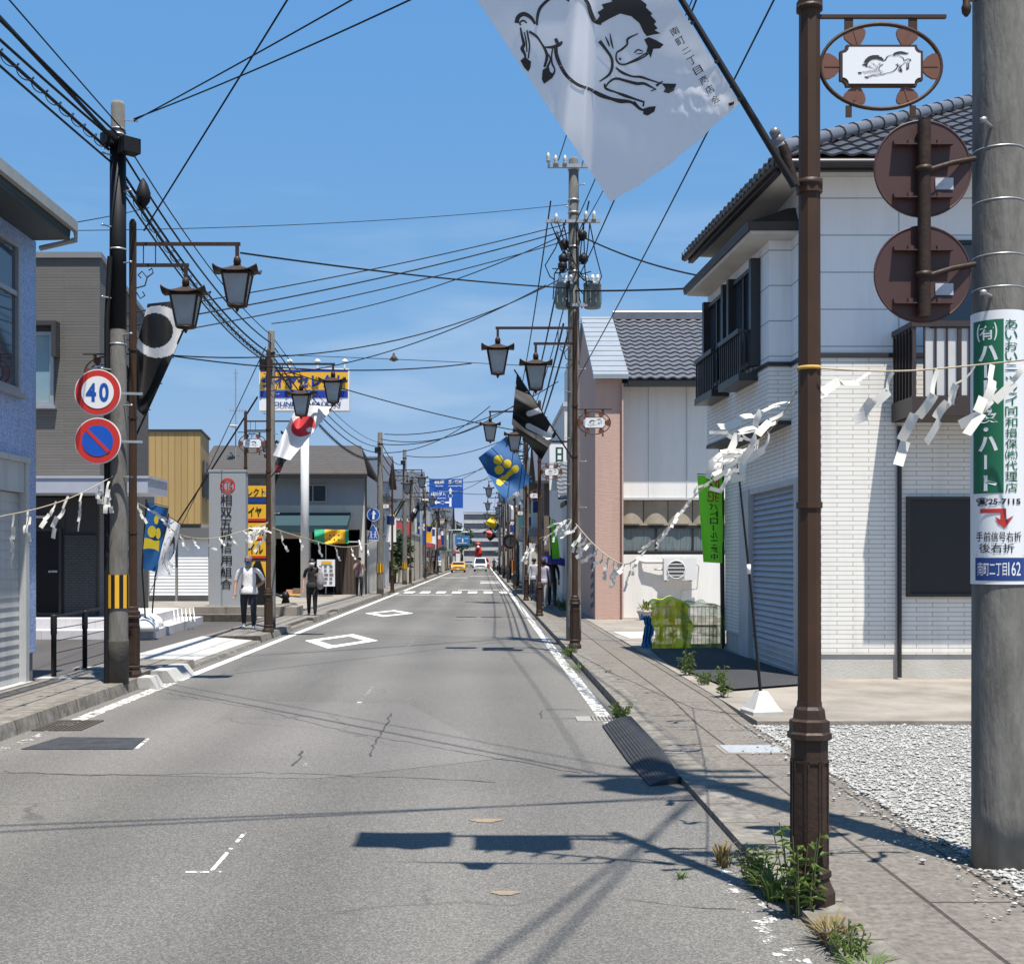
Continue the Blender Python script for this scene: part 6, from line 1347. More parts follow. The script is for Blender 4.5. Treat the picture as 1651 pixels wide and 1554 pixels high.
# ---------------------------------------------------------------- weeds
m_leaf = mat('weed_green', (.135, .20, .040), .6, ns=9, na=.8, col2=(.06, .11, .025), trans=.3); m_dry = mat('dry_grass', (.22, .165, .065), .8, ns=9, na=.6, col2=(.12, .10, .04), trans=.2); m_stem = mat('weed_stem', (.10, .12, .04), .7, ns=8, na=.4)
def weed(x, y, z, rad, hgt, nb, lb, m=None, seed=0, bushy=False):
    r = random.Random(seed); t = thing('weed_plant', lb, 'weed', (x, y, z), 0, 'weeds growing in the pavement joints'); mb = MB(); st = MB()
    for k in range(nb):
        a = r.uniform(0, 6.28); q = rad*r.random()**.7*.7; b = V((x+q*math.cos(a)*.6, y+q*math.sin(a), z)); h_ = hgt*r.uniform(.45, 1.05); le = V((math.cos(a), math.sin(a)*.9, 0))*rad*r.uniform(.3, 1.1)
        if bushy:
            tip = b+le*.6+V((0, 0, h_)); st.tube([b, b.lerp(tip, .5)+V((0, 0, h_*.06)), tip], .003, 4, cap=False)
            for j in range(7):
                c = b.lerp(tip, .2+.8*(j+r.random()*.6)/7); la = r.uniform(0, 6.28); d = V((math.cos(la), math.sin(la), r.uniform(-.1, .6))).normalized(); s = d.cross(V((0, 0, 1))).normalized(); l = min(.075, hgt*r.uniform(.14, .30)); w = l*r.uniform(.12, .2)
                mb.add([c, c+d*l*.5+s*w+V((0, 0, .01)), c+d*l-V((0, 0, l*.2)), c+d*l*.5-s*w+V((0, 0, .01))], [(0, 1, 2), (0, 2, 3)])
        else:
            s = V((-math.sin(a), math.cos(a), 0))*r.uniform(.003, .007); pr = [b+le*u**1.6+V((0, 0, h_*(u-.35*u**3))) for u in (0, .35, .7, 1)]
            vs = []
            for j, p in enumerate(pr): w = (1, .9, .6, .05)[j]; vs += [p+s*w, p-s*w]
            mb.add(vs, [(0, 1, 3, 2), (2, 3, 5, 4), (4, 5, 7, 6)])
    mb.build('leaves', m or m_leaf, t)
    if st.v: st.build('stems', m_stem, t)
    return t
weed(1.42, 6.45, .0, .13, .20, 22, 'dense leafy weed at the left foot of the nearest lamp post', None, 1, True)
weed(1.50, 5.90, .0, .12, .42, 14, 'tall arching weed leaning on the nearest lamp post', None, 2, True)
weed(1.46, 6.22, .0, .14, .24, 90, 'grass tuft under the leafy weeds at the nearest lamp post', None, 12)
weed(1.54, 5.50, .0, .14, .17, 130, 'dry brown grass tuft in the kerb joint near the camera', m_dry, 3)
weed(1.55, 5.25, .0, .11, .14, 20, 'leafy green weed at the bottom edge of the picture', None, 4, True)
weed(1.57, 5.02, .0, .14, .13, 70, 'green grass tuft at the very bottom edge of the picture', None, 14)
weed(1.33, 6.9, .0, .10, .20, 60, 'yellowish seedy weed beyond the leafy weed by the lamp post', m_dry, 5)
weed(1.05, 6.62, .0, .06, .08, 14, 'tiny weed in the road crack before the lamp post', None, 15)
weed(1.45, 13.15, .0, .13, .20, 26, 'round green weed at the far end of the rubber ramps', None, 6, True)
weed(1.47, 21.3, .02, .2, .2, 30, 'low green weeds at the foot of the second right lamp post', None, 7, True)
weed(1.48, 19.0, .02, .5, .14, 80, 'thin line of grass in the right kerb joint', None, 8)
weed(2.78, 17.0, .1, .14, .36, 16, 'upright leafy weed at the pavement edge by the dark shade', None, 9, True)
weed(2.80, 15.8, .1, .18, .18, 22, 'low weed between the two upright weeds at the pavement edge', None, 10, True)
weed(2.78, 14.35, .1, .09, .36, 16, 'upright leafy weed nearest the white weighted foot', None, 11, True)
weed(1.75, 17.5, .09, .12, .10, 20, 'small weed in the pavement joint near the corner house', None, 16)
# ---------------------------------------------------------------- things at the houses on the right
t = thing('air_conditioner', 'white outdoor air conditioner unit hanging on the white wall by the pink pillar', 'air conditioner', (5.2, 32.9, 1.1))
mb = MB(); mb.box(4.76, 5.62, 32.75, 33.08, 1.14, 1.71); mb.build('casing', m_white, t)
mb = MB(); mb.disc((5.08, 32.742, 1.42), .235, th=.014, n=36); g = mb.build('fan_grille', mat('grille_dark', (.10, .10, .10), .6, ns=20, na=.4), t)
mb = MB()
for k in range(4): mb.box(4.85, 5.31, 32.725, 32.733, 1.25+k*.1, 1.275+k*.1)
mb.ring((5.08, 32.73, 1.42), .235, .235, .012, 36); mb.build('grille_bars', m_white, g)
mb = MB(); mb.bar((4.85, 32.75, 1.12), (4.85, 33.2, 1.12), .03); mb.bar((5.5, 32.75, 1.12), (5.5, 33.2, 1.12), .03); mb.build('wall_bracket', m_steel, t)
mb = MB(); mb.tube([(4.76, 33.05, 1.62), (4.3, 33.08, 1.62), (4.22, 33.12, 1.64), (4.18, 33.2, 1.66)], .05, 8); mb.tube([(4.76, 33.05, 1.42), (4.55, 33.1, 1.42)], .03, 6); mb.tube([(5.62, 32.9, 1.6), (5.72, 32.95, 1.5), (5.68, 33.1, .9), (5.3, 33.12, .85), (5.2, 33.1, .4)], .022, 6); mb.build('pipe_cover', m_white, t)
t = thing('water_tap', 'chrome and black garden tap on the white wall under the air conditioner', 'tap', (4.85, 33.0, .6))
mb = MB(); mb.tube([(4.8, 33.1, .12), (4.8, 33.1, .62)], .045, 8); mb.build('standpipe', m_wwall, t); mb = MB(); mb.tube([(4.8, 33.05, .60), (4.92, 32.95, .62), (5.0, 32.92, .56)], .025, 6); mb.bar((4.74, 33.0, .66), (4.86, 33.0, .66), .05); mb.build('spout', m_steel, t)
t = thing('flower_pot', 'pale patterned pot with yellow green plant before the white wall', 'plant pot', (4.22, 32.4, .12))
mb = MB(); mb.lathe([(.15, 0), (.20, .16), (.235, .2), (.235, .23), (.2, .22)], 18, (4.22, 32.4, .12)); mb.build('pot', mat('pot_glaze', (.48, .45, .43), .5, ns=22, na=.9, col2=(.20, .18, .2)), t)
r = random.Random(2); mb = MB()
for k in range(110):
    a, e = r.uniform(0, 6.28), r.uniform(.2, 1.4); d = V((math.cos(a)*math.cos(e), math.sin(a)*math.cos(e), math.sin(e))); c = V((4.22, 32.4, .33))+d*r.uniform(.05, .24); s = d.cross(V((.3, .2, 1))).normalized()
    mb.add([c, c+d*.05+s*.03, c+d*.1, c+d*.05-s*.03], [(0, 1, 2, 3)])
mb.build('foliage', mat('yellow_green_leaf', (.20, .22, .035), .6, ns=20, na=.6, col2=(.08, .12, .02), trans=.2), t)
t = thing('striped_guard', 'purple and white striped guard standing on the pink side wall', 'guard', (2.9, 33.8, .1))
mb = MB()
for k in range(12): mb.quad((2.905, 32.9, .45+k*.13), (2.905, 33.7, .35+k*.13), (2.905, 33.7, .48+k*.13), (2.905, 32.9, .58+k*.13), k % 2)
mb.box(2.91, 2.925, 32.9, 33.7, .4, 2.0, 1); mb.build('panel', [mat('stripe_purple', (.035, .022, .040), .6, ns=9, na=.3), mat('stripe_white', (.30, .29, .32), .6, ns=9, na=.3)], t)
# wire crates under nets
m_wire = mat('grey_wire', (.14, .15, .15), .5, metal=.4, ns=9, na=.4)
def crate():
    t = thing('wire_crate', 'x', 'crate', (0, 0, 0)); mb = MB()
    for z in (0, .17, .34):
        for q in (-1, 1): mb.bar((-.28, q*.2, z), (.28, q*.2, z), .008); mb.bar((q*.28, -.2, z), (q*.28, .2, z), .008)
    for k in range(9):
        x = -.28+.07*k
        for q in (-1, 1): mb.bar((x, q*.2, 0), (x, q*.2, .34), .005)
    for k in range(6):
        y = -.2+.08*k
        for q in (-1, 1): mb.bar((q*.28, y, 0), (q*.28, y, .34), .005)
        mb.bar((-.28, y, 0), (.28, y, 0), .005)
    mb.build('wire_frame', m_wire, t)
    mb = MB(); mb.tube([(.29, -.1, .30), (.30, -.08, .36), (.30, .08, .36), (.29, .1, .30)], .008, 5); mb.build('handle', m_wire, t); return t
cr0 = crate()
for i, (x, y, z, lb) in enumerate(((3.30, 22.35, .15, 'wire crate under the yellow net, at the bottom'), (3.32, 22.35, .50, 'wire crate under the yellow net, on top'), (3.88, 22.3, .15, 'wire crate behind the green net, at the bottom'), (3.88, 22.3, .50, 'wire crate behind the green net, on top'), (4.40, 22.5, .15, 'wire crate in the shade against the corner house'))):
    c = cr0 if i == 0 else copy_tree(cr0); c.location = (x, y, z); tag(c, lb, 'crate', 'wire crates beside the corner house')
def net(name, col, fac):
    m = bpy.data.materials.new(name); m.use_nodes = True; nt = m.node_tree; b = nt.nodes['Principled BSDF']; b.inputs['Base Color'].default_value = (*col, 1); b.inputs['Roughness'].default_value = .7
    n = nt.nodes.new('ShaderNodeTexNoise'); n.inputs['Scale'].default_value = 7; n.inputs['Detail'].default_value = 4
    r = nt.nodes.new('ShaderNodeMapRange'); r.inputs['From Min'].default_value = .3; r.inputs['From Max'].default_value = .7; r.inputs['To Min'].default_value = fac-.25; r.inputs['To Max'].default_value = fac+.25; tcn = nt.nodes.new('ShaderNodeTexCoord')
    t = nt.nodes.new('ShaderNodeBsdfTransparent'); mi = nt.nodes.new('ShaderNodeMixShader'); K = nt.links.new
    K(tcn.outputs['Object'], n.inputs['Vector']); K(n.outputs['Fac'], r.inputs['Value']); K(r.outputs[0], mi.inputs[0]); K(t.outputs[0], mi.inputs[1]); K(b.outputs[0], mi.inputs[2]); K(mi.outputs[0], nt.nodes['Material Output'].inputs['Surface']); return m
def drape(x0, x1, y0, y1, zt, zb, seed, fl):
    def fn(u, v):
        x = x0+(x1-x0)*u; s = v
        fold = .035*math.sin(u*19+seed)*(.3+s)+.02*math.sin(u*41+seed*2)*s
        if s < .3: y = y1+(y0-y1)*(s/.3); z = zt+.02*math.sin(u*12)-.02*s
        else: k = (s-.3)/.7; y = y0-fold-fl*k*k; z = zt-(zt-zb)*k**1.05
        cr_ = V((x*3.1, s*4.0, seed*3)); y -= .11*mnoise.noise(cr_)+.05*mnoise.noise(cr_*2.7); z += .09*mnoise.noise(cr_*1.3+V((5, 0, 0)))*min(1, (z-zb)*3)-.10*abs(2*u-1)**3*(z-zb)
        return V((x+.02*math.sin(v*9+seed)+.05*mnoise.noise(cr_*1.7), y, z))
    mb = MB(); mb.grid(fn, 40, 24); return mb
o = drape(2.98, 3.66, 22.02, 22.6, .98, .13, 1.0, .22).build('draped_net', net('yellow_net', (.80, .68, .02), .90)); tag(o, 'yellow net draped over the wire crates', 'net')
o = drape(3.5, 4.24, 21.98, 22.55, .93, .14, 2.2, .12).build('draped_net', net('green_net', (.34, .44, .06), .52)); tag(o, 'thin green net draped over the wire crates beside the house', 'net')
o = drape(2.84, 3.02, 22.1, 22.5, .66, .13, 3.1, .10).build('folded_sheet', mat('blue_sheet', (.03, .20, .46), .5, ns=9, na=.5, bump=.3, bs=20)); tag(o, 'crumpled blue plastic sheet at the left end of the crates', 'sheet')
# green banner seen from behind
def nobori(name, label, base, px, Y, m_cl, group='upright cloth banners', pole_px=None, ztop=None, rip=(.02, 2, .3), tilt=0.0):
    (x0, y0), (x1, y1), (x2, y2), (x3, y3) = px     # top pole side, bottom pole side, bottom free, top free
    t = thing(name, label, 'banner', base, 0, group)
    cloth_px(px, Y, rip, (16, 24), None, tilt).build('cloth', m_cl, t)
    top = P(x0, y0-4, Y); mb = MB(); mb.tube([V(base), P(x1, y1, Y), P(x0, y0-6, Y)], .016*max(1, Y/26), 8); mb.tube([P(x0, y0-2, Y), P(x3, y3-2, Y)], .008*max(1, Y/26), 6); mb.build('banner_pole', m_black, t); return t
m_lime = fab('lime_banner_cloth', (.20, .72, .04), .5)
nb = nobori('nobori_banner', 'lime green upright banner with mirrored writing beside the corner house', (4.20, 21.8, .12), [(1166, 768), (1166, 908), (1134, 906), (1124, 766)], 21.8, m_lime)
mb = MB(); fb = lambda u, v: P(u, v, 21.70); m_orange = mat('orange_print', (.30, .11, .01), .7, ns=9, na=.2)
for i, ch in enumerate('防犯'): write(mb, ch, fb, 1140, 1160, 788+i*21, 770+i*21, .02, mirror=True)
mb.build('red_lettering', m_orange, nb)
mb = MB()
for i, ch in enumerate('パトロ|ル実施中'):
    a = 812+i*11.5; k = i*.5
    if ch == '|': write(mb, ch, fb, 1149, 1151, a+9, a, .01)
    else: write(mb, ch, fb, 1144+k*.6, 1158-k*.2, a+10, a, .02, mirror=True)
mb.build('black_lettering', mat('green_black_ink', (.02, .05, .01), .7, ns=9, na=.2), nb)
nb = nobori('nobori_banner', 'lime green upright banner beside the purple umbrella', (2.45, 42, .1), [(886, 838), (889, 901), (903, 900), (896, 842)], 42, m_lime)
nb = nobori('nobori_banner', 'blue upright banner with yellow gourd emblem at the grey shop corner', (-6.60, 24.2, .5), [(236, 811), (229, 917), (252, 922), (272, 819)], 24, f_blue)
mb = MB(); fb = lambda u, v: P(u, v, 23.72)
def ell(mb, fn, cx, cy, rx, ry, n=22): inkpoly(mb, [(cx+rx*math.cos(2*math.pi*k/n), cy+ry*math.sin(2*math.pi*k/n)) for k in range(n)], fn)
ell(mb, fb, 252, 838, 3.6, 7); ell(mb, fb, 245, 857, 6.8, 9.5); ell(mb, fb, 255, 860, 4, 9); inkpoly(mb, [(233, 867), (241, 868), (249, 872), (257, 871), (256, 889), (249, 885), (240, 884), (231, 885)], fb); mb.build('yellow_emblem', f_yel, nb)
nb = nobori('nobori_banner', 'white upright banner with an ink horse behind the blue banner', (-6.85, 25.6, .5), [(272, 834), (250, 930), (276, 928), (291, 846)], 25.4, f_white)
mb = MB(); horse(mb, lambda x, y: P(260+(y-80)*-.02+(x-250)*.028+4, 930-(x-280)*.0-(560-y)*.11+0, 25.1), False, 1.1); mb.build('horse_drawing', m_ink, nb)
for (x, y, lb) in ((-6.62, 24.3, 'white weighted banner foot under the blue banner'), (-6.88, 25.65, 'white weighted banner foot under the white horse banner')):
    mb = MB(); mb.lathe([(.26, 0), (.26, .1), (.2, .2), (.08, .3)], 12, (x, y, .29)); tag(mb.build('banner_foot', m_white), lb, 'weight')
t = thing('bicycle_rack', 'small white wire rack on the entrance steps of the grey shop', 'rack', (-6.9, 27.5, .3)); mb = MB()
for k in range(6): mb.tube([(-7.1+k*.09, 28.3, .3), (-7.05+k*.09, 28.2, .58), (-6.95+k*.09, 27.8, .52), (-6.9+k*.09, 27.7, .3)], .012, 5)
mb.build('bars', m_white, t)
# black railing
t = thing('black_railing', 'low black two post railing between the blue shop and the car park', 'railing', (-5.66, 17, .13))
for x, y in ((-5.65, 16.3), (-5.66, 17.6)):
    mb = MB(); mb.lathe([(.035, .13), (.035, .70), (.042, .72), (.042, .95), (.035, .97)], 12, (x, y, 0)); mb.build('post', m_black, t)
mb = MB(); mb.bar((-5.65, 16.3, .94), (-5.72, 20.3, .98), .045, .03)
for z in (.28, .46, .62, .78): mb.tube([(-5.65, 16.3, z), (-5.66, 17.6, z), (-5.72, 20.3, z+.02)], .006, 4)
mb.bar((-5.72, 20.3, .1), (-5.72, 20.3, 1.0), .06); mb.build('rail', m_black, t)
for x, y in ((-5.58, 16.2), (-5.6, 17.7)): mb = MB(); mb.box(x-.22, x+.22, y-.14, y+.14, .13, .155); tag(mb.build('footing_slab', m_fresh), 'pale footing slab under the black railing post by the blue shop' if y < 17 else 'pale footing slab under the black railing post by the car park', 'slab', 'railing footings')

# ---------------------------------------------------------------- signs on the left
YB = 34.5
t = thing('name_board', 'tall grey name board with red round emblem and black characters', 'sign', P(367, 978, YB)); x0, x1 = X_(337, YB), X_(396, YB); zt, zb = Z_(758, YB), Z_(977, YB)
mb = MB(); mb.box(x0, x1, YB, YB+.35, zb, zt); mb.box(x0-.015, x1+.015, YB-.01, YB+.36, zt-.05, zt+.02); mb.build('board', mat('board_grey', (.30, .32, .345), .45, ns=2, na=.25, col2=(.27, .29, .31)), t)
fn = lambda u, v: P(u, v, YB-.012)
mb = MB()
for (r0, r1, a0, a1) in ((12.2, 10.2, 0, 360), (8.6, 7.0, 20, 160), (8.6, 7.0, 200, 340)):
    st = [(367+(r0+r1)/2*math.cos(R(a0+(a1-a0)*k/28)), 783+(r0+r1)/2*math.sin(R(a0+(a1-a0)*k/28)), r0-r1) for k in range(29)]; ribbon(mb, st, fn)
for s in ([(367, 777, 1.6), (367, 790, 1.6)], [(361, 779, 1.6), (361, 788, 1.6)], [(370, 779, 1.5), (374, 779, 1.5)], [(369, 783, 1.5), (374, 783, 1.5)], [(369, 787, 1.5), (374, 787, 1.5)], [(355, 783, 1.8), (360, 783, 1.8)]): ribbon(mb, s, fn)
mb.build('red_emblem', m_red, t)
mb = MB(); cols = [(797, 816), (818, 835), (837, 854), (856, 872), (878, 897), (898, 909), (903, 920), (921, 936), (936, 953)]
for ch, (a, b) in zip('相双五城信用組合', [(797, 815), (818, 834), (837, 853), (855, 871), (874, 891), (896, 911), (914, 930), (933, 949)]): write(mb, ch, fn, 355.5, 374, b, a, .012)
mb.build('lettering', m_ink, t)
mb = MB(); mb.box(x0+.3, x0+.38, YB+.1, YB+.2, .2, zb+.1); mb.box(x0-.3, x1+1.5, YB-.5, YB+.7, .1, zb-.002); mb.build('plinth', m_conc2, t)
YS = 37.2
t = thing('tyre_sign_stack', 'yellow stack of shop sign panels with red and navy bands behind the lamp post', 'sign', P(410, 985, YS)); mb = MB()
mb.box(X_(394, YS), X_(431, YS), YS, YS+.3, .13, Z_(780, YS)); mb.build('cabinet', mat('cabinet_brown', (.05, .03, .02), .6, ns=3, na=.4), t)
mb = MB()
def pxr(mb, x0, x1, y0, y1, Y, o=.012): mb.quad(P(x0, y1, Y-o), P(x1, y1, Y-o), P(x1, y0, Y-o), P(x0, y0, Y-o))
for a, b in ((783, 801), (813, 836), (843, 867), (872, 896), (905, 984)): pxr(mb, 398.5, 429, a, b, YS)
mb.build('yellow_panel', m_yellow, t); mb = MB(); pxr(mb, 398.5, 429, 802, 811, YS); mb.build('navy_band', m_navy, t); mb = MB()
for a, b in ((836, 840), (867, 870), (896, 900)): pxr(mb, 398.5, 429, a, b, YS)
mb.build('red_band', m_red, t); mb = MB(); fn = lambda u, v: P(u, v, YS-.02)
write(mb, 'レクト', fn, 399, 428, 800, 787, .02); write(mb, 'イヤ', fn, 400, 422, 833, 817, .03); write(mb, 'ホイル', fn, 400, 427, 864, 848, .03); write(mb, 'イル', fn, 400, 424, 893, 876, .03); mb.build('lettering', m_ink, t)
mb = MB(); mb.poly([P(398.5, 984, YS-.02), P(398.5, 930, YS-.02), P(412, 905, YS-.02), P(420, 905, YS-.02), P(428, 930, YS-.02), P(428, 984, YS-.02)][::1]); mb.build('tyre_picture', m_black, t)
YT = 50
t = thing('tyre_shop_sign', 'large yellow blue and white rooftop height sign board on a tall white pillar', 'sign', P(490, 945, YT)); mb = MB()
mb.box(X_(418, YT), X_(563, YT), YT, YT+.5, Z_(662, YT), Z_(594, YT)); mb.build('board', m_signw, t)
mb = MB(); mb.lathe([(.17, .13), (.17, Z_(640, YT))], 20, (X_(490, YT), YT+.25, 0)); mb.build('pillar', m_white, t)
mb = MB(); pxr(mb, 419.5, 561, 600, 628, YT, .015); mb.build('yellow_panel', m_yellow, t); m_sblue = mat('band_blue', (.012, .035, .30), .5, ns=3, na=.2)
mb = MB(); pxr(mb, 419.5, 561, 596, 600, YT, .015); pxr(mb, 419.5, 561, 630, 641, YT, .015); mb.build('blue_band', m_sblue, t)
fn = lambda u, v: P(u, v, YT-.03)
mb = MB(); write(mb, 'タイヤセレクト', fn, 421, 556, 625, 604, .045); mb.build('blue_lettering', m_sblue, t); mb = MB()
sk = lambda u, v: P(u+(655-v)*.25, v, YT-.03)
write(mb, 'DUNLOP', sk, 441, 492, 655, 648, .03); write(mb, 'FALKEN', sk, 502, 548, 655, 648, .03); mb.build('black_lettering', m_navy, t)
mb = MB(); pxr(mb, 494, 503, 632, 641, YT, .03); mb.build('white_mark', m_signw, t)
mb = MB()
for px in (425, 467, 512, 556): mb.bar(P(px, 594, YT), P(px, 586, YT), .06); mb.lathe([(.03, 0), (.12, .06), (.12, .14), (.03, .2)], 8, P(px, 587, YT-.3))
mb.build('flood_lamp', m_white, t)
t = thing('cloth_banner', 'green and yellow cloth banner hung over the workshop entrance', 'banner', P(535, 878, 54)); cloth_px([(507, 853), (507, 877), (562, 876), (562, 854)], 53.5, (.02, 3, 1), (24, 10), lambda u, v, x, y: 1 if .32 < v < .86 else 0).build('cloth', [mat('banner_green', (.02, .33, .16), .7, ns=5, na=.3), m_yellow], t)
mb = MB()
for r_ in range(2):
    for k in range(3): ell(mb, lambda u, v: P(u, v, 53.3), 532+k*7, 863+r_*7, 1.5, 1.5, 8)
mb.build('printed_dots', m_ink, t)
t = thing('standing_board', 'white standing poster board beside the timber screen', 'sign', P(526, 958, 53.4)); mb = MB(); mb.box(X_(511, 53.4), X_(540, 53.4), 53.4, 53.45, Z_(945, 53.4), Z_(902, 53.4)); mb.build('board', m_signw, t)
mb = MB(); mb.bar(P(513, 958, 53.5), P(513, 940, 53.5), .05); mb.bar(P(538, 958, 53.5), P(538, 940, 53.5), .05); mb.build('leg', m_black, t)
mb = MB(); rr2 = random.Random(4)
for k in range(5):
    for j in range(3): pxr(mb, 514+j*8.5, 514+j*8.5+rr2.uniform(4, 7.5), 912+k*6.4, 914.5+k*6.4, 53.4, .02)
mb.build('printed_lines', mat('faded_print', (.12, .09, .09), .7, ns=30, na=.5), t)
mb = MB(); pxr(mb, 518, 535, 904.5, 909.5, 53.4, .02); mb.build('yellow_heading', m_yellow, t)
t = thing('boxes_on_ground', 'low pile of brown and yellow boxes before the dark workshop', 'boxes', P(472, 958, 53.9)); mb = MB(); mb.box(X_(462, 54), X_(472, 54), 53.9, 54.2, .13, .36); mb.build('salmon_box', mat('box_salmon', (.5, .28, .16), .8, ns=6, na=.4), t); mb = MB(); mb.box(X_(472.5, 54), X_(485, 54), 53.95, 54.2, .20, .42); mb.build('brown_box', mat('box_brown', (.16, .12, .09), .8, ns=6, na=.4), t); mb = MB(); mb.box(X_(467, 54), X_(486, 54), 53.7, 53.89, .13, .19); mb.build('yellow_tray', m_yellow, t)
t = thing('hydrant_fitting', 'dark cast foot with a fitting on the ground behind the second left lamp post', 'fitting', P(458, 983, 39)); p = P(458, 983, 38); mb = MB(); mb.solid([(p.x-.3, p.y-.2, .32), (p.x+.2, p.y-.2, .36), (p.x+.3, p.y+.2, .36), (p.x-.2, p.y+.2, .32)], [(p.x-.6, p.y-.4, .13), (p.x+.5, p.y-.4, .13), (p.x+.6, p.y+.4, .13), (p.x-.5, p.y+.4, .13)]); mb.build('foot', m_iron, t); mb = MB(); mb.lathe([(.14, .34), (.09, .5), (.14, .55), (.06, .7)], 10, (p.x+.05, p.y, 0)); mb.tube([(p.x, p.y, .5), (p.x-.25, p.y, .62)], .04, 6); mb.build('fitting', m_black, t)
# TV aerial and antenna
t = thing('aerial_mast', 'tall thin aerial mast with a dish above the brown roofed house', 'aerial', P(380, 745, 56)); mb = MB(); mb.tube([P(380, 745, 56), P(380, 595, 56)], .03, 6); mb.build('mast', m_steel, t); mb = MB(); mb.bar(P(370, 662, 56), P(392, 662, 56), .03)
for k in range(5): mb.bar(P(371+k*5, 659, 56), P(371+k*5, 665, 56), .02)
mb.bar(P(376, 602, 56), P(384, 602, 56), .04); mb.bar(P(378, 607, 56), P(382, 607, 56), .04); mb.build('aerial', m_steel, t); mb = MB(); mb.lathe([(.02, -.05), (.2, .0), (.22, .06)], 14, P(376, 688, 55.8)); mb.build('dish', m_white, t)
# blue arrow and school crossing signs
t = thing('road_sign_pair', 'blue round arrow sign above a blue triangular school crossing sign', 'road sign', P(601, 872, 54.8)); mb = MB(); mb.disc(P(602, 830, 54.8), .295, th=.02, n=40); o = mb.build('arrow_disc', m_blue, t)
mb = MB(); fn = lambda u, v: P(u, v, 54.78); inkpoly(mb, [(600.3, 837), (600.3, 829), (597.5, 829), (602, 822), (606.5, 829), (603.7, 829), (603.7, 837)], fn); ribbon(mb, [(602+10.0*math.cos(k*.3142), 830+10.0*math.sin(k*.3142), .6) for k in range(21)], fn); mb.build('arrow', m_signw, o)
mb = MB(); a, b, c = P(601, 843, 54.8), P(590.5, 870, 54.8), P(612.5, 870, 54.8); mb.solid([V((p.x, 54.8, p.z)) for p in (a, b, c)], [V((p.x, 54.82, p.z)) for p in (a, b, c)]); o = mb.build('triangle_plate', m_blue, t)
mb = MB()
for cx, s in ((598, 1), (605, .85)):
    ell(mb, fn, cx, 857.5, 1.3*s, 1.3*s, 10); ribbon(mb, [(cx, 859, 2*s), (cx, 863.5, 1.8*s)], fn); ribbon(mb, [(cx, 863, 1.3*s), (cx-2, 868, 1*s)], fn); ribbon(mb, [(cx, 863, 1.3*s), (cx+2.3, 868, 1*s)], fn); ribbon(mb, [(cx-2.5, 862.5, .8*s), (cx, 860, 1*s), (cx+2.5, 862, .8*s)], fn)
ribbon(mb, [(592.2, 869.2, .6), (601, 845.5, .6), (610.8, 869.2, .6), (592.2, 869.2, .6)], fn); mb.build('walking_figures', m_signw, o); mb = MB(); mb.bar(P(602, 824, 54.9), P(613, 824, 55.2), .03); mb.bar(P(601, 850, 54.9), P(612, 850, 55.2), .03); mb.build('bracket', m_steel, t)
# blue direction sign
YD = 95
t = thing('direction_sign', 'large blue direction sign with white arrows over the left lane', 'road sign', P(668, 935, YD)); mb = MB(); mb.box(X_(692, YD), X_(746.5, YD), YD, YD+.06, Z_(819, YD), Z_(772, YD)); mb.build('panel', m_blue, t); fn = lambda u, v: P(u, v, YD-.03); mb = MB()
write(mb, '相馬', fn, 700, 716.5, 780, 774, .02); write(mb, '・', fn, 719, 720.5, 777.6, 776.2); write(mb, '原ノ町駅', fn, 723, 744.5, 780, 774, .02); write(mb, 'Soma', fn, 702, 714.5, 784.4, 781.8, .01); write(mb, 'Haranomachi Sta', fn, 723, 744.5, 784.4, 781.8, .01); write(mb, '横川ダム', fn, 694.5, 719, 800, 793, .02); write(mb, 'Yokokawa Dam', fn, 700, 719, 804, 801.4, .01)
inkpoly(mb, [(724.3, 817), (724.3, 803), (728, 803), (728, 817)], fn); inkpoly(mb, [(724.6, 796), (724.6, 792), (722.8, 792), (726.2, 786), (729.6, 792), (727.8, 792), (727.8, 796)], fn); inkpoly(mb, [(718, 811.5), (718, 808.5), (724.3, 808.5), (724.3, 811.5)], fn); inkpoly(mb, [(698.5, 810), (704, 806.5), (704, 808.6), (709, 808.6), (709, 811.4), (704, 811.4), (704, 813.5)], fn); ribbon(mb, [(707, 792.2, .35), (744, 792.2, .35)], fn)
for (cx, cy, r_) in ((726.2, 799.6, 3.6), (713.5, 810, 3.2)): ribbon(mb, [(cx+r_*math.cos(k*math.pi/3), cy+.8*r_*math.sin(k*math.pi/3), .5) for k in range(7)], fn)
mb.build('lettering', m_signw, t); mb = MB(); mb.tube([P(679, 932, YD+.2), P(679, 775, YD+.2)], .12, 10); mb.tube([P(679, 783, YD+.2), P(746, 783, YD+.15)], .06, 8); mb.tube([P(679, 806, YD+.2), P(740, 806, YD+.15)], .06, 8); mb.build('post', m_steel, t)
YD = 190
t = thing('direction_sign', 'small distant blue direction sign beyond the traffic lights', 'road sign', P(728, 915, YD)); mb = MB(); mb.box(X_(733.7, YD), X_(757.3, YD), YD, YD+.06, Z_(878.6, YD), Z_(863, YD)); mb.build('panel', mat('distant_sign_blue', (.03, .16, .42), .5, ns=2, na=.3), t); fn = lambda u, v: P(u, v, YD-.05); mb = MB()
inkpoly(mb, [(745, 874), (745, 868), (747, 868), (747, 874)], fn); ribbon(mb, [(737, 868, .8), (743, 868, .8)], fn); ribbon(mb, [(749, 868, .8), (755, 868, .8)], fn); ribbon(mb, [(738, 875.5, .8), (753, 875.5, .8)], fn); mb.build('markings', m_signw, t); mb = MB(); mb.tube([P(727, 916, YD), P(727, 862, YD), P(729, 858, YD), P(757, 858, YD)], .14, 8); mb.build('post', m_steel, t)
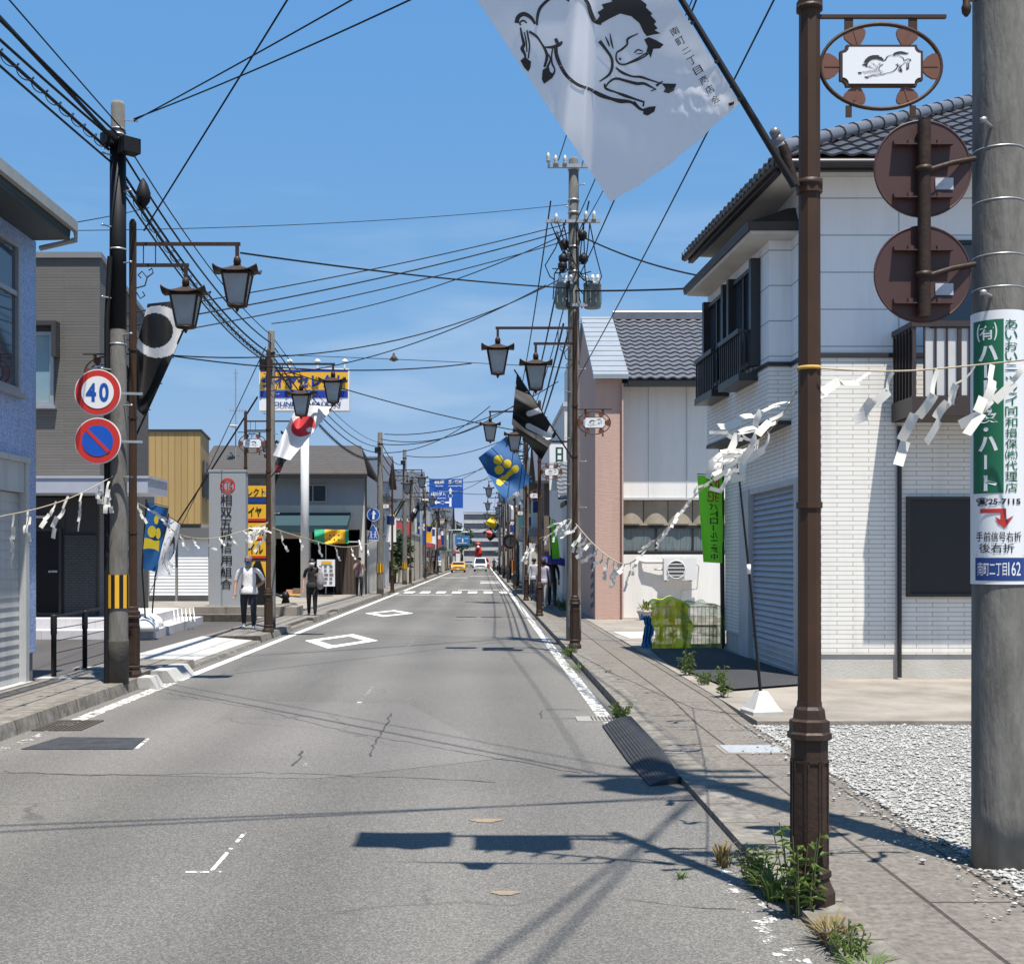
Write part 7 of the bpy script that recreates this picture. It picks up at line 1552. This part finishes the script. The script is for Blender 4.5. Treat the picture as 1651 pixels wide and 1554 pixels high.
t = thing('traffic_light', 'horizontal traffic light hanging from an arm far down the road', 'traffic light', P(720, 918, 175)); mb = MB(); mb.tube([P(719, 918, 175), P(719, 858, 175), P(722, 855, 175), P(746, 855, 175)], .12, 8); mb.build('post', m_steel, t); mb = MB(); c0, c1 = P(730, 857, 174.8), P(744, 857, 174.8); mb.bar(c0, c1, .3, .42); o = mb.build('signal_head', m_black, t); mb = MB()
for px in (732.5, 737, 741.5): mb.disc(P(px, 857, 174.6), .15, th=.04, n=12)
mb.build('lens', mat('dull_lens', (.05, .08, .07), .3, ns=5, na=.5), o)
t = thing('vertical_sign', 'white upright shop sign before the red fascia shop', 'sign', P(630, 885, 74)); mb = MB(); mb.box(X_(624, 74), X_(632, 74), 74, 74.3, Z_(886, 74), Z_(842, 74)); mb.build('panel', m_signw, t); mb = MB(); 
rr3 = random.Random(9)
for k in range(7): pxr(mb, 626.5, 626.5+rr3.uniform(2, 3.4), 848+k*5, 850.5+k*5, 74, .03)
mb.build('printed_marks', m_ink, t); mb = MB(); mb.bar(P(628, 886, 74.1), P(628, 938, 74.1), .12); mb.build('post', m_steel, t)
t = thing('hanging_sign', 'white and green hanging shop signs beside the tiled annex roof', 'sign', P(899, 795, 43.2)); YH = 43.2; mb = MB(); mb.box(X_(886, YH), X_(913, YH), YH, YH+.2, Z_(790, YH), Z_(716, YH)); mb.build('panel', m_signw, t); mb = MB(); pxr(mb, 896, 908, 721, 765, YH); mb.build('green_panel', mat('deep_green', (.008, .06, .04), .5, ns=3, na=.2), t)
mb = MB()
for k, ch in enumerate('田中屋商'): pxr(mb, 899, 905, 724+k*10, 731+k*10, YH, .02)
mb.build('white_blocks', m_signw, t); mb = MB(); pxr(mb, 898, 906, 770, 772, YH); pxr(mb, 903, 905.5, 772, 777, YH); mb.bar(P(886, 712, YH+.1), P(925, 712, YH+.1), .06); mb.build('bracket', m_black, t)
t = thing('convex_mirror', 'round dark traffic mirror on a post far down the right pavement', 'mirror', P(824, 925, 72)); c = P(822, 873, 72); mb = MB(); mb.disc(c, .42, th=.1, n=26); mb.build('housing', m_black, t); mb = MB(); mb.disc(c+V((.06, -.06, -.04)), .30, th=.02, n=24); mb.build('mirror_glass', mat('mirror_grey', (.25, .25, .25), .08, metal=.9, ns=2, na=.3), t); mb = MB(); mb.tube([P(826, 924, 72.2), P(826, 860, 72.2)], .05, 8); mb.build('post', mat('mirror_orange', (.4, .15, .04), .5, ns=4, na=.3), t)
t = thing('mint_fence', 'pale mint green mesh fence behind the walkers on the right pavement', 'fence', (3.0, 40.5, .1)); mb = MB(); m_mint = mat('mint_paint', (.28, .42, .36), .5, ns=4, na=.3)
for k in range(7): mb.bar((2.72+.005*k, 37.6+k*.55, .1), (2.72+.005*k, 37.6+k*.55, 1.35), .05)
mb.build('post', m_mint, t); mb = MB()
for z in (.25, .6, .95, 1.3): mb.bar((2.72, 37.6, z), (2.75, 40.9, z), .025)
for k in range(26): mb.bar((2.73, 37.6+k*.13, .2), (2.73, 37.6+k*.13, 1.3), .012)
mb.build('mesh', m_mint, t)
weed(2.55, 38.8, .1, .5, .5, 60, 'grass and weeds at the foot of the mint green fence', None, 21, True)
# ---------------------------------------------------------------- trees and hedge
m_fol = mat('hedge_leaf', (.050, .085, .026), .6, ns=3, na=.9, col2=(.022, .042, .013), trans=.2); m_bark = mat('bark', (.08, .06, .045), .9, ns=8, na=.6)
def tree(name, lb, x, y, z, h_, rad, n, seed, trunk=.4, m=None, cat='tree', grp=None):
    r = random.Random(seed); t = thing(name, lb, cat, (x, y, z), 0, grp); mb = MB(); th = h_*trunk
    tip = V((x+.1*rad, y, z+h_*.75)); mb.tube([(x, y, z), (x+.04*rad, y, z+th), tip], [.05*rad+.03, .04*rad+.02, .01], 7); cl = []
    for k in range(9):
        a = r.uniform(0, 6.28); q = V((x, y, z+th+(h_-th)*r.uniform(.15, .9))); e = q+V((math.cos(a), math.sin(a), .35))*rad*r.uniform(.4, .8); mb.tube([V((x, y, z+th*.9)).lerp(tip, .3), e], [.025*rad+.01, .006], 5); cl.append((e, rad*r.uniform(.32, .55)))
    cl.append((tip, rad*.5)); mb.build('trunk', m_bark, t); mb = MB(); s0 = h_*.035+.05
    for k in range(n):
        c, q = r.choice(cl); d = V((r.gauss(0, 1), r.gauss(0, 1), r.gauss(0, .8))).normalized(); p = c+d*q*r.random()**.4; nn = (d+V((r.uniform(-.8, .8), r.uniform(-.8, .8), r.uniform(-.2, 1)))).normalized(); u = nn.cross(V((.1, .3, 1))).normalized(); w = nn.cross(u); s = s0*r.uniform(.5, 1.3)
        mb.add([p-u*s, p-w*s*.45, p+u*s, p+w*s*.45], [(0, 1, 2, 3)])
    mb.build('crown', m or m_fol, t); return t
tree('garden_tree', 'dark green garden tree between the pale utility poles', -5.7, 79.5, .1, 3.0, 1.15, 1500, 1, .25, None, 'tree', 'garden trees on the left')
tree('garden_tree', 'dark green garden tree farther along behind the hedge', -6.3, 82, .1, 3.4, 1.25, 1500, 2, .25, None, 'tree', 'garden trees on the left')
tree('garden_shrub', 'low green shrub at the kerb beside the hedge', -5.5, 74, .1, 1.4, .7, 900, 3, .1, mat('shrub_leaf', (.10, .14, .05), .6, ns=3, na=.8, col2=(.05, .08, .03), trans=.2), 'shrub')
for i, (x, y, h_, rad) in enumerate(((-7.5, 255, 8.5, 3.2), (-11, 262, 10, 3.6), (-5, 268, 7.5, 3), (-15, 258, 9, 3.4))): tree('distant_tree', ['bushy tree left of the traffic lights at the street end', 'tallest tree behind the roofs at the street end', 'rounded tree under the small blue sign at the street end', 'farthest left tree at the street end'][i], x, y, 0, h_, rad, 1400, 10+i, .3, None, 'tree', 'trees at the end of the street')
# ---------------------------------------------------------------- small fittings and far shop signs
t = thing('meter_box', 'grey electricity meter box on the grey shop side wall above the banners', 'meter', (-8.3, 28.5, 1.5)); mb = MB(); mb.box(-8.36, -8.16, 28.2, 28.6, 1.5, 2.0); mb.build('case', m_alu, t); mb = MB(); mb.box(-8.155, -8.15, 28.3, 28.5, 1.7, 1.9); mb.build('dial_window', m_glass, t)
SIGNS = [(-4.95, 66, 2.6, 1.5, m_signw, 'white projecting shop sign beyond the red fascia shop'), (-5.0, 101, 2.9, 1.8, m_blue, 'blue projecting shop sign beside the big direction sign post'), (-4.95, 112, 3.2, 1.6, m_yellow, 'yellow projecting shop sign on the far left pavement'), (-5.0, 122, 2.6, 2.2, m_signw, 'tall white projecting shop sign on the far left pavement'), (-4.95, 136, 3.0, 1.4, m_rred, 'red projecting shop sign on the far left pavement'), (-5.0, 148, 3.4, 1.8, m_navy, 'navy projecting shop sign near the yellow car'), (-4.95, 165, 3, 2, m_mint, 'mint projecting shop sign past the yellow car'),
 (2.5, 58, 2.5, 2.2, m_signw, 'tall white projecting sign on the dark timber shop'), (2.5, 70, 2.6, 1.6, m_yellow, 'yellow projecting sign beside the round mirror'), (2.5, 94, 3.0, 1.6, m_blue, 'blue projecting sign past the mint topped building'), (2.5, 108, 2.8, 2.0, m_signw, 'white projecting sign past the blue projecting sign'), (2.5, 118, 3.2, 1.4, m_rred, 'red projecting sign under the dark flag with the pink ring'), (2.5, 132, 3.0, 1.8, m_mint, 'mint projecting sign near the white van'), (2.5, 150, 3.2, 2.0, m_yellow, 'yellow projecting sign beyond the white van')]
for i, (x, y, z, h_, m_, lb) in enumerate(SIGNS):
    t = thing('projecting_sign', lb, 'sign', (x, y, z), 0, 'projecting shop signs along the far street'); s = -1 if x < 0 else 1
    mb = MB(); mb.box(x-.28, x+.28, y, y+.16, z, z+h_); mb.build('panel', m_, t); mb = MB(); mb.bar((x+s*.2, y+.08, z+h_*.2), (x+s*.75, y+.08, z+h_*.2), .05); mb.bar((x+s*.2, y+.08, z+h_*.8), (x+s*.75, y+.08, z+h_*.8), .05); mb.build('bracket', m_black, t)
    mb = MB(); mb.box(x-.2, x+.2, y-.012, y, z+h_*.62, z+h_*.92); mb.build('band', m_navy if m_ in (m_signw, m_yellow) else m_signw, t)
# ---------------------------------------------------------------- people
def skin_mesh(joints, bones, radii, sub=1):
    me = bpy.data.meshes.new('body'); me.from_pydata(joints, bones, []); o = bpy.data.objects.new('body', me); COL.objects.link(o)
    s = o.modifiers.new('s', 'SKIN'); s.use_smooth_shade = True; s.branch_smoothing = .3
    for i, r in enumerate(radii): me.skin_vertices[0].data[i].radius = (r[0], r[1]) if isinstance(r, tuple) else (r, r)
    me.skin_vertices[0].data[0].use_root = True
    o.modifiers.new('u', 'SUBSURF').levels = sub; o.modifiers['u'].render_levels = sub
    dg = bpy.context.evaluated_depsgraph_get(); dg.update(); m = bpy.data.meshes.new_from_object(o.evaluated_get(dg))
    out = ([tuple(v.co) for v in m.vertices], [tuple(p.vertices) for p in m.polygons]); bpy.data.objects.remove(o); bpy.data.meshes.remove(me); bpy.data.meshes.remove(m); return out
m_skin = mat('skin', (.42, .24, .17), .6, ns=12, na=.25); m_hairb = mat('dark_hair', (.015, .012, .011), .6, ns=40, na=.5)
def person(label, loc, rz, h_=1.65, top=None, low=None, shoe=None, sleeve='short', step=.14, arms=('down', 'down'), hat=None, mask=None, fat=1.0, hair=None, lean=0.0):
    """one continuous skinned body in Z-up local space facing -Y, then dressed by body region"""
    k = h_/1.70; J = []; B = []; Rr = []; reg = []
    def j(p, r, par=None, g=None):
        J.append(V(p)*k); Rr.append(tuple(q*k for q in r) if isinstance(r, tuple) else r*k)
        if par is not None: B.append((par, len(J)-1)); reg.append(g)
        return len(J)-1
    f = fat
    pel = j((0, 0, .93), (.155*f, .11*f)); wai = j((0, -.005*lean, 1.08), (.145*f, .105*f), pel, 'top'); che = j((0, -.03*lean, 1.28), (.165*f, .115*f), wai, 'top'); sh = j((0, -.05*lean, 1.41), (.12, .085), che, 'top')
    nk = j((0, -.06*lean, 1.48), .052, sh, 'skin'); h0 = j((0, -.075*lean-.012, 1.55), (.070, .078), nk, 'skin'); h1 = j((0, -.085*lean-.01, 1.625), (.080, .098), h0, 'skin'); j((0, -.085*lean, 1.69), (.055, .065), h1, 'skin')
    j((0, -.085*lean-.105, 1.585), .014, h0, 'skin')       # nose
    for s in (-1, 1):
        a = j((s*.17*f, -.05*lean, 1.385), .068, sh, 'top'); kind = arms[0] if s < 0 else arms[1]
        if kind == 'down': e = (s*.235*f, .02, 1.12); w = (s*.245*f, -.06, .88)
        elif kind == 'back': e = (s*.27*f, .13, 1.13); w = (s*.14, .20, .97)
        elif kind == 'hold': e = (s*.25*f, -.02, 1.13); w = (s*.17, -.24, 1.20)
        elif kind == 'up': e = (s*.25, -.10, 1.18); w = (s*.08, -.24, 1.42)
        elif kind == 'umb': e = (s*.24, -.06, 1.16); w = (s*.22, -.26, 1.30)
        e_ = j(e, .047, a, 'sleeve'); w_ = j(w, .030, e_, 'fore'); d = (V(w)-V(e)).normalized(); p = V(w)+d*.075; pa = j(p, (.036, .020), w_, 'skin')
        sd = d.cross(V((0, 1, .2))).normalized()
        for q, (o_, l) in enumerate(((-.027, .065), (-.009, .078), (.009, .073), (.027, .055))):
            b0 = p+d*.035+sd*o_; fi = j(b0, .0095, pa, 'skin'); j(b0+d*l*.9+V((0, -.012, 0)), .0075, fi, 'skin')
        b0 = p-d*.02-sd*.035*s; th = j(b0, .011, pa, 'skin'); j(b0+d*.045-sd*.018*s, .009, th, 'skin')
        st = step*s
        hp = j((s*.085*f, 0, .88), (.095*f, .10*f), pel, 'low'); kn = j((s*.09*f, -st*.55-.02, .49), .078, hp, 'low'); an = j((s*.092*f, -st+.02*(st < 0)+.02, .10+(.03 if st < 0 else 0)), .055, kn, 'low'); he = j((s*.094*f, -st+.03, .045), .042, an, 'shoe'); j((s*.10*f, -st-.13, .035), (.042, .030), he, 'shoe')
    vs, fs = skin_mesh(J, B, Rr, 1)
    mats = [m_skin, top, low, shoe or m_black]; mb = MB(); segs = [(J[a], J[b], g) for (a, b), g in zip(B, reg)]
    def slot(c):
        best = None
        for a, b, g in segs:
            d = b-a; t_ = max(0, min(1, (c-a).dot(d)/max(d.length_squared, 1e-9))); q = (c-a-d*t_).length
            if best is None or q < best[0]: best = (q, g, t_)
        g = best[1]
        if g == 'top': return 1 if c.z > .90*k else 2
        if g == 'sleeve': return 1 if sleeve == 'long' or best[2] < .85 else 0
        if g == 'fore': return 1 if sleeve == 'long' and best[2] < .92 else 0
        return {'skin': 0, 'low': 2, 'shoe': 3}[g]
    P_ = [V(v) for v in vs]; zmin = min(p.z for p in P_)
    mb.v = [(p.x, p.y, p.z-zmin) for p in P_]
    for f_ in fs: c = sum((P_[i] for i in f_), V((0, 0, 0)))/len(f_); mb.f.append(list(f_)); mb.mi.append(slot(c)); mb.sm.append(True)
    t = thing('person', label, 'person', (0, 0, 0)); b = mb.build('body', mats, t)
    # shirt hem
    mb = MB(); mb.lathe([(.166*f*k, .83*k-zmin), (.171*f*k, .87*k-zmin), (.160*f*k, .94*k-zmin), (.142*f*k, 1.0*k-zmin)], 20, (0, 0, 0), sy=.74); mb.build('shirt_hem', top, t)
    hc = V((0, -.085*lean*k-.008*k, 1.625*k-zmin)); hr = .088*k
    if hat:
        mb = MB(); mb.lathe([(hr*1.10, -.005), (hr*1.08, .03*k), (hr*.92, .075*k), (hr*.5, .105*k), (.004, .112*k)], 18, hc+V((0, .002, .01*k)), sy=1.15); mb.grid(lambda u, v: hc+V(((u-.5)*hr*1.7*(1-.25*v*v), -hr*1.08-v*.075*k*math.cos((u-.5)*2.2), .012*k-.018*k*v)), 8, 3); mb.build('cap', hat, t)
    mb = MB()
    if hair == 'long': mb.lathe([(hr*1.0, -.13*k), (hr*1.12, -.03*k), (hr*1.14, .03*k), (hr*.85, .085*k), (.01, .105*k)], 16, hc+V((0, .022*k, 0)), sy=1.05)
    else: mb.lathe([(hr*.93, -.045*k), (hr*1.06, .0), (hr*1.06, .035*k), (hr*.8, .078*k), (.01, .097*k)], 16, hc+V((0, .018*k, 0)), sy=1.08)
    mb.build('hair', m_hairb, t)
    mb = MB()
    for s in (-1, 1): mb.lathe([(.001, -.012*k), (.016*k, 0), (.001, .012*k)], 8, hc+V((s*.034*k, -hr*1.06, -.002)), sy=.5)
    mb.build('eyes', m_ink, t)
    mb = MB()
    for s in (-1, 1): mb.lathe([(.004, -.03*k), (.016*k, -.01*k), (.018*k, .02*k), (.004, .03*k)], 8, hc+V((s*hr*1.0, .01*k, -.025*k)), sy=1.4)
    mb.build('ears', m_skin, t)
    if mask:
        mb = MB(); mb.grid(lambda u, v: hc+V((math.sin((u-.5)*2.3)*hr*.98, -math.cos((u-.5)*2.3)*hr*1.16-.022*k*math.sin(math.pi*v)*math.cos((u-.5)*3), -.022*k-.085*k*v)), 10, 5); mb.build('face_mask', mask, t)
    t.location = loc; t.rotation_euler = (0, 0, rz); return t
m_plaid = mat('plaid_shirt', (.74, .72, .70), .8, ns=34, na=.8, col2=(.34, .34, .38), stretch=(.5, .5, 1.6)); m_jean = mat('dark_jeans', (.014, .017, .028), .8, ns=9, na=.5, col2=(.04, .045, .06)); m_blk = mat('black_cotton', (.010, .010, .013), .85, ns=9, na=.5, col2=(.025, .025, .03)); m_capr = mat('maroon_cap', (.10, .045, .055), .8, ns=30, na=.6, col2=(.35, .3, .32)); m_maskb = mat('blue_mask', (.04, .20, .36), .8, ns=9, na=.2); m_maskw = mat('white_mask', (.55, .54, .55), .8, ns=9, na=.2); m_mauve = mat('mauve_shirt', (.10, .06, .07), .85, ns=9, na=.8, col2=(.30, .24, .24)); m_greysh = mat('pale_grey_shirt', (.38, .37, .40), .85, ns=7, na=.4); m_lav2 = mat('lavender_blouse', (.36, .34, .42), .85, ns=7, na=.4); m_lt = mat('cream_trousers', (.46, .42, .38), .85, ns=7, na=.4); m_navyc = mat('navy_suit', (.012, .013, .022), .8, ns=7, na=.4); m_wht = mat('white_cotton', (.62, .62, .62), .85, ns=7, na=.3); m_greyt = mat('grey_trousers', (.11, .10, .11), .85, ns=7, na=.4)
def at_feet(px, py, z): p = G(px, py, z); return (p.x, p.y, z)
person('person in pale plaid shirt, maroon cap and blue mask walking, one hand behind the back', at_feet(401, 1014, .135), .12, 1.60, m_plaid, m_jean, m_white, arms=('down', 'back'), hat=m_capr, mask=m_maskb, fat=1.3, step=.07)
p2 = at_feet(503, 992, .135)
person('person in black with a white mask carrying a bag over one shoulder', p2, .1, 1.55, m_blk, m_blk, m_black, arms=('down', 'hold'), hat=None, mask=m_maskw, fat=1.05, step=.10, lean=.6)
t = thing('shoulder_bag', 'pale grey bag held on the shoulder of the person in black', 'bag', (p2[0]+.25, p2[1]-.1, 1.0)); mb = MB(); c = V((p2[0]+.26, p2[1]-.22, .135+1.02)); mb.lathe([(.02, -.30), (.10, -.27), (.135, -.08), (.10, .12), (.05, .26), (.015, .32)], 14, c, sx=.8, sy=.5); mb.build('sack', mat('bag_mauve', (.20, .17, .19), .8, ns=9, na=.6, col2=(.45, .43, .45)), t); mb = MB(); mb.tube([c+V((0, -.02, .26)), c+V((-.08, .1, .34)), c+V((-.1, .2, .30))], .02, 6); mb.build('strap', m_greysh, t)
person('person in a mauve patterned top with raised hands beside the timber screen', (X_(579, 52.2), 52.2, .135), .2, 1.62, m_mauve, m_blk, m_black, arms=('up', 'hold'), step=.06, mask=None)
pU = at_feet(890, 976, .10)
person('person in a dark suit walking away under the purple umbrella', pU, math.pi, 1.66, m_navyc, m_navyc, m_black, sleeve='long', arms=('down', 'umb'), step=.10)
t = thing('umbrella', 'purple umbrella held open over the person in the dark suit', 'umbrella', (pU[0]-.05, pU[1], 1.3)); u0 = V((pU[0]+.10, pU[1]-.22, 1.52)); mb = MB()
def can(u, v):
    a = u*2*math.pi; r = .60*math.sin(v*1.25)/math.sin(1.25)*(1-.05*abs(math.sin(4*a))*v); return u0+V((r*math.cos(a), r*math.sin(a), .34*math.cos(v*1.25*1.15)-.05+(-.20*r*math.cos(a))))
mb.grid(can, 32, 8); mb.build('canopy', mat('purple_cloth', (.065, .050, .26), .6, ns=4, na=.3, trans=.35), t); mb = MB(); mb.tube([u0+V((0, 0, .30)), u0+V((0, .04, -.62))], .012, 6)
for q in range(8): mb.tube([can(q/8, .1), can(q/8, .55), can(q/8, 1)], .005, 4)
mb.build('shaft', m_black, t)
person('person in a lavender blouse and cream trousers walking beside the purple umbrella', at_feet(876, 979, .10), math.pi-.15, 1.60, m_lav2, m_lt, m_white, sleeve='long', step=.12, hair='long')
person('person in a pale grey shirt and grey trousers walking past the third right lamp post', at_feet(861, 968, .10), math.pi, 1.62, m_greysh, m_greyt, m_black, sleeve='long', step=.12)
person('person in black standing by the round mirror on the right pavement', at_feet(826, 932, .10), .4, 1.7, m_blk, m_blk, m_black, sleeve='long', arms=('hold', 'hold'))
person('person in a white shirt with dark trousers beside the person in black by the mirror', at_feet(840, 934, .10), .1, 1.6, m_wht, m_greyt, m_black)
person('distant person in dark clothes near the front of the white van', at_feet(796.5, 921.5, .10), .1, 1.65, m_navyc, m_blk, m_black, sleeve='long')
person('distant person in a white shirt on the far right pavement', at_feet(803, 922.5, .10), math.pi, 1.65, m_wht, m_jean, m_black)
pB = at_feet(701, 925, .135); person('distant person in black under the blue umbrella on the left pavement', pB, 0, 1.6, m_blk, m_blk, m_black, arms=('down', 'umb'))
person('distant person in a white top on the far left pavement', at_feet(709, 923, .135), .3, 1.6, m_wht, m_greyt, m_black)
t = thing('umbrella', 'blue umbrella held open on the far left pavement', 'umbrella', (pB[0], pB[1], 1.3)); u0 = V((pB[0]+.15, pB[1]-.1, 1.78)); mb = MB(); mb.grid(lambda u, v: u0+V((.58*math.sin(v*1.25)/.95*math.cos(u*6.2832), .58*math.sin(v*1.25)/.95*math.sin(u*6.2832), .26*math.cos(v*1.25))), 20, 6); mb.build('canopy', mat('blue_cloth', (.03, .11, .42), .6, ns=4, na=.3, trans=.3), t); mb = MB(); mb.tube([u0+V((0, 0, .28)), u0+V((0, 0, -.5))], .014, 6); mb.build('shaft', m_black, t)

# ---------------------------------------------------------------- vehicles
m_tyre = mat('tyre_rubber', (.015, .015, .016), .8, ns=9, na=.3); m_carglass = mat('car_glass', (.012, .014, .018), .05, ns=1, na=.3, spec=.8); m_tail = mat('tail_lamp_red', (.40, .02, .02), .3, ns=9, na=.3); m_head = mat('headlamp_clear', (.55, .56, .58), .15, ns=9, na=.3)
def vehicle(name, label, cat, x, y, rz, W_, prof, glassz, body, lampm, rearz, grille=True):
    """prof: side profile (y from front, z) ; built facing -Y"""
    t = thing(name, label, cat, (0, 0, 0)); L_ = max(p[0] for p in prof); mb = MB(); n = len(prof)
    def half(z): return W_/2*(1-.20*max(0, (z-glassz)/(max(p[1] for p in prof)-glassz))) if z > glassz else W_/2*(.96+.04*min(1, z/glassz))
    A = [V((-half(z), a-L_/2, z)) for a, z in prof]; Bp = [V((half(z), a-L_/2, z)) for a, z in prof]
    mb.solid(A, Bp); o = mb.build('body', body, t); bv = o.modifiers.new('b', 'BEVEL'); bv.width = .05; bv.segments = 2; bv.limit_method = 'ANGLE'
    top = max(p[1] for p in prof); fr = [p for p in prof if p[1] >= glassz-.02]
    def py_(z, front):
        ys = []
        for (a, za), (b, zb) in zip(prof, prof[1:]):
            if za != zb and min(za, zb) <= z <= max(za, zb): ys.append(a+(b-a)*(z-za)/(zb-za))
        return min(ys) if front else max(ys)
    y0, y1 = min(p[0] for p in prof if p[1] > top-.08), max(p[0] for p in prof if p[1] > top-.08); g0, g1 = min(p[0] for p in fr), max(p[0] for p in fr)
    for nm, (ya, yb) in (('windscreen', (g0, y0)), ('rear_window', (g1, y1))):
        s = -1 if nm == 'windscreen' else 1; mb = MB(); za, zb = glassz+.06, top-.10; f = lambda z, fr_=(s < 0): py_(z, fr_)
        mb.solid([(-half(za)+.10, f(za)-L_/2+s*.025, za), (half(za)-.10, f(za)-L_/2+s*.025, za), (half(zb)-.09, f(zb)-L_/2+s*.025, zb), (-half(zb)+.09, f(zb)-L_/2+s*.025, zb)], [(-half(za)+.10, f(za)-L_/2-s*.05, za), (half(za)-.10, f(za)-L_/2-s*.05, za), (half(zb)-.09, f(zb)-L_/2-s*.05, zb), (-half(zb)+.09, f(zb)-L_/2-s*.05, zb)]); mb.build(nm, m_carglass, t)
    for s in (-1, 1):
        mb = MB(); za, zb = glassz+.05, top-.12
        mb.solid([(s*(half(za)+.012), g0+.35-L_/2, za), (s*(half(za)+.012), g1-.3-L_/2, za), (s*(half(zb)+.012), y1-.1-L_/2, zb), (s*(half(zb)+.012), y0+.15-L_/2, zb)], [(s*(half(za)-.04), g0+.35-L_/2, za), (s*(half(za)-.04), g1-.3-L_/2, za), (s*(half(zb)-.04), y1-.1-L_/2, zb), (s*(half(zb)-.04), y0+.15-L_/2, zb)]); mb.build('side_window', m_carglass, t)
        for a in (.75, L_-.75):
            mb = MB(); ringp = [(.30, -.1), (.32, -.08), (.32, .08), (.30, .1)]
            vs = []; fs = []
            for q, (r_, o_) in enumerate(ringp):
                for k in range(18): an = 2*math.pi*k/18; vs.append((s*(W_/2-.10)+o_*s, a-L_/2+r_*math.cos(an), .32+r_*math.sin(an)))
            for q in range(3):
                for k in range(18): fs.append((q*18+k, q*18+(k+1) % 18, (q+1)*18+(k+1) % 18, (q+1)*18+k))
            fs.append(tuple(range(18))); fs.append(tuple(range(54, 72))); mb.add(vs, fs, 0, False); wh = mb.build('wheel', m_tyre, t)
            mb = MB(); vs = [(s*(W_/2+.004), a-L_/2+.2*math.cos(2*math.pi*k/14), .32+.2*math.sin(2*math.pi*k/14)) for k in range(14)]; mb.add(vs+[(s*(W_/2-.02), v[1], v[2]) for v in vs], [tuple(range(14)), tuple(range(14, 28))]+[(k, (k+1) % 14, 14+(k+1) % 14, 14+k) for k in range(14)]); mb.build('rim', m_steel, wh)
        mb = MB(); mb.box(s*(W_/2-.32)-.14, s*(W_/2-.32)+.14, -L_/2-.02, -L_/2+.1, glassz-.30, glassz-.14); mb.build('headlight', m_head, t)
        mb = MB(); mb.box(s*(W_/2-.22)-.12, s*(W_/2-.22)+.12, L_/2-.1, L_/2+.02, rearz, rearz+.18); mb.build('tail_light', m_tail, t)
        mb = MB(); mb.box(s*(W_/2+.02), s*(W_/2+.20), g0+.2-L_/2, g0+.3-L_/2, glassz+.02, glassz+.16); mb.build('wing_mirror', body, t)
    mb = MB(); mb.box(-.17, .17, L_/2-.02, L_/2+.025, rearz-.30, rearz-.14); mb.box(-.17, .17, -L_/2-.025, -L_/2+.05, .35, .5); mb.build('number_plate', m_signw, t)
    mb = MB(); mb.box(-W_/2+.12, W_/2-.12, -L_/2-.015, -L_/2+.05, .22, .34); mb.box(-W_/2+.12, W_/2-.12, L_/2-.05, L_/2+.015, .22, .36); mb.box(-.45, .45, -L_/2-.012, -L_/2+.05, glassz-.30, glassz-.20); mb.build('bumper_insert', m_black, t)
    t.location = (x, y, 0); t.rotation_euler = (0, 0, rz); return t
CARP = [(0, .25), (0, .62), (.15, .78), (1.0, .90), (1.75, 1.30), (2.0, 1.36), (2.9, 1.36), (3.6, 1.02), (4.15, .98), (4.25, .70), (4.25, .25)]
VANP = [(0, .25), (0, .75), (.35, 1.02), (.95, 1.78), (1.2, 1.86), (3.9, 1.84), (4.25, 1.05), (4.3, .6), (4.3, .25)]
m_ycar = mat('yellow_car_paint', (.62, .30, .03), .25, ns=1, na=.15); m_wcar = mat('white_car_paint', (.55, .56, .57), .25, ns=1, na=.1); m_gcar = mat('grey_car_paint', (.20, .21, .22), .3, ns=1, na=.1)
vehicle('yellow_car', 'yellow orange car driving away in the left lane', 'car', X_(739, 158), 158, .0, 1.80, CARP, .92, m_ycar, m_tail, .70)
vehicle('white_van', 'white van coming towards the camera in the right lane', 'van', X_(774.5, 168), 168, 0, 1.74, VANP, 1.02, m_wcar, m_tail, .85)
vehicle('grey_car', 'small distant grey car between the yellow car and the white van', 'car', X_(756, 235), 235, 0, 1.7, CARP, .92, m_gcar, m_tail, .7)
vehicle('red_car', 'red van parked at the far right end of the street', 'van', X_(770, 215)+1.2, 226, 0, 1.9, VANP, 1.02, m_red, m_tail, .85)
# red awning and lantern far right
t = thing('red_lantern', 'big round red and white festive figure over the far end of the street', 'lantern', P(771, 895, 200)); c = P(771, 885, 200); mb = MB(); mb.lathe([(.5, -1.3), (.62, -.6), (.5, .1), (.2, .5), (.42, .62), (.42, .9), (.1, 1.1)], 14, c); mb.build('body', m_red, t); mb = MB(); mb.lathe([(.05, -.2), (.3, 0), (.05, .25)], 10, c+V((0, -.6, .3))); mb.build('white_patch', m_signw, t); mb = MB(); mb.tube([c+V((0, .5, -3)), c+V((0, .5, 1))], .1, 6); mb.build('post', m_black, t)
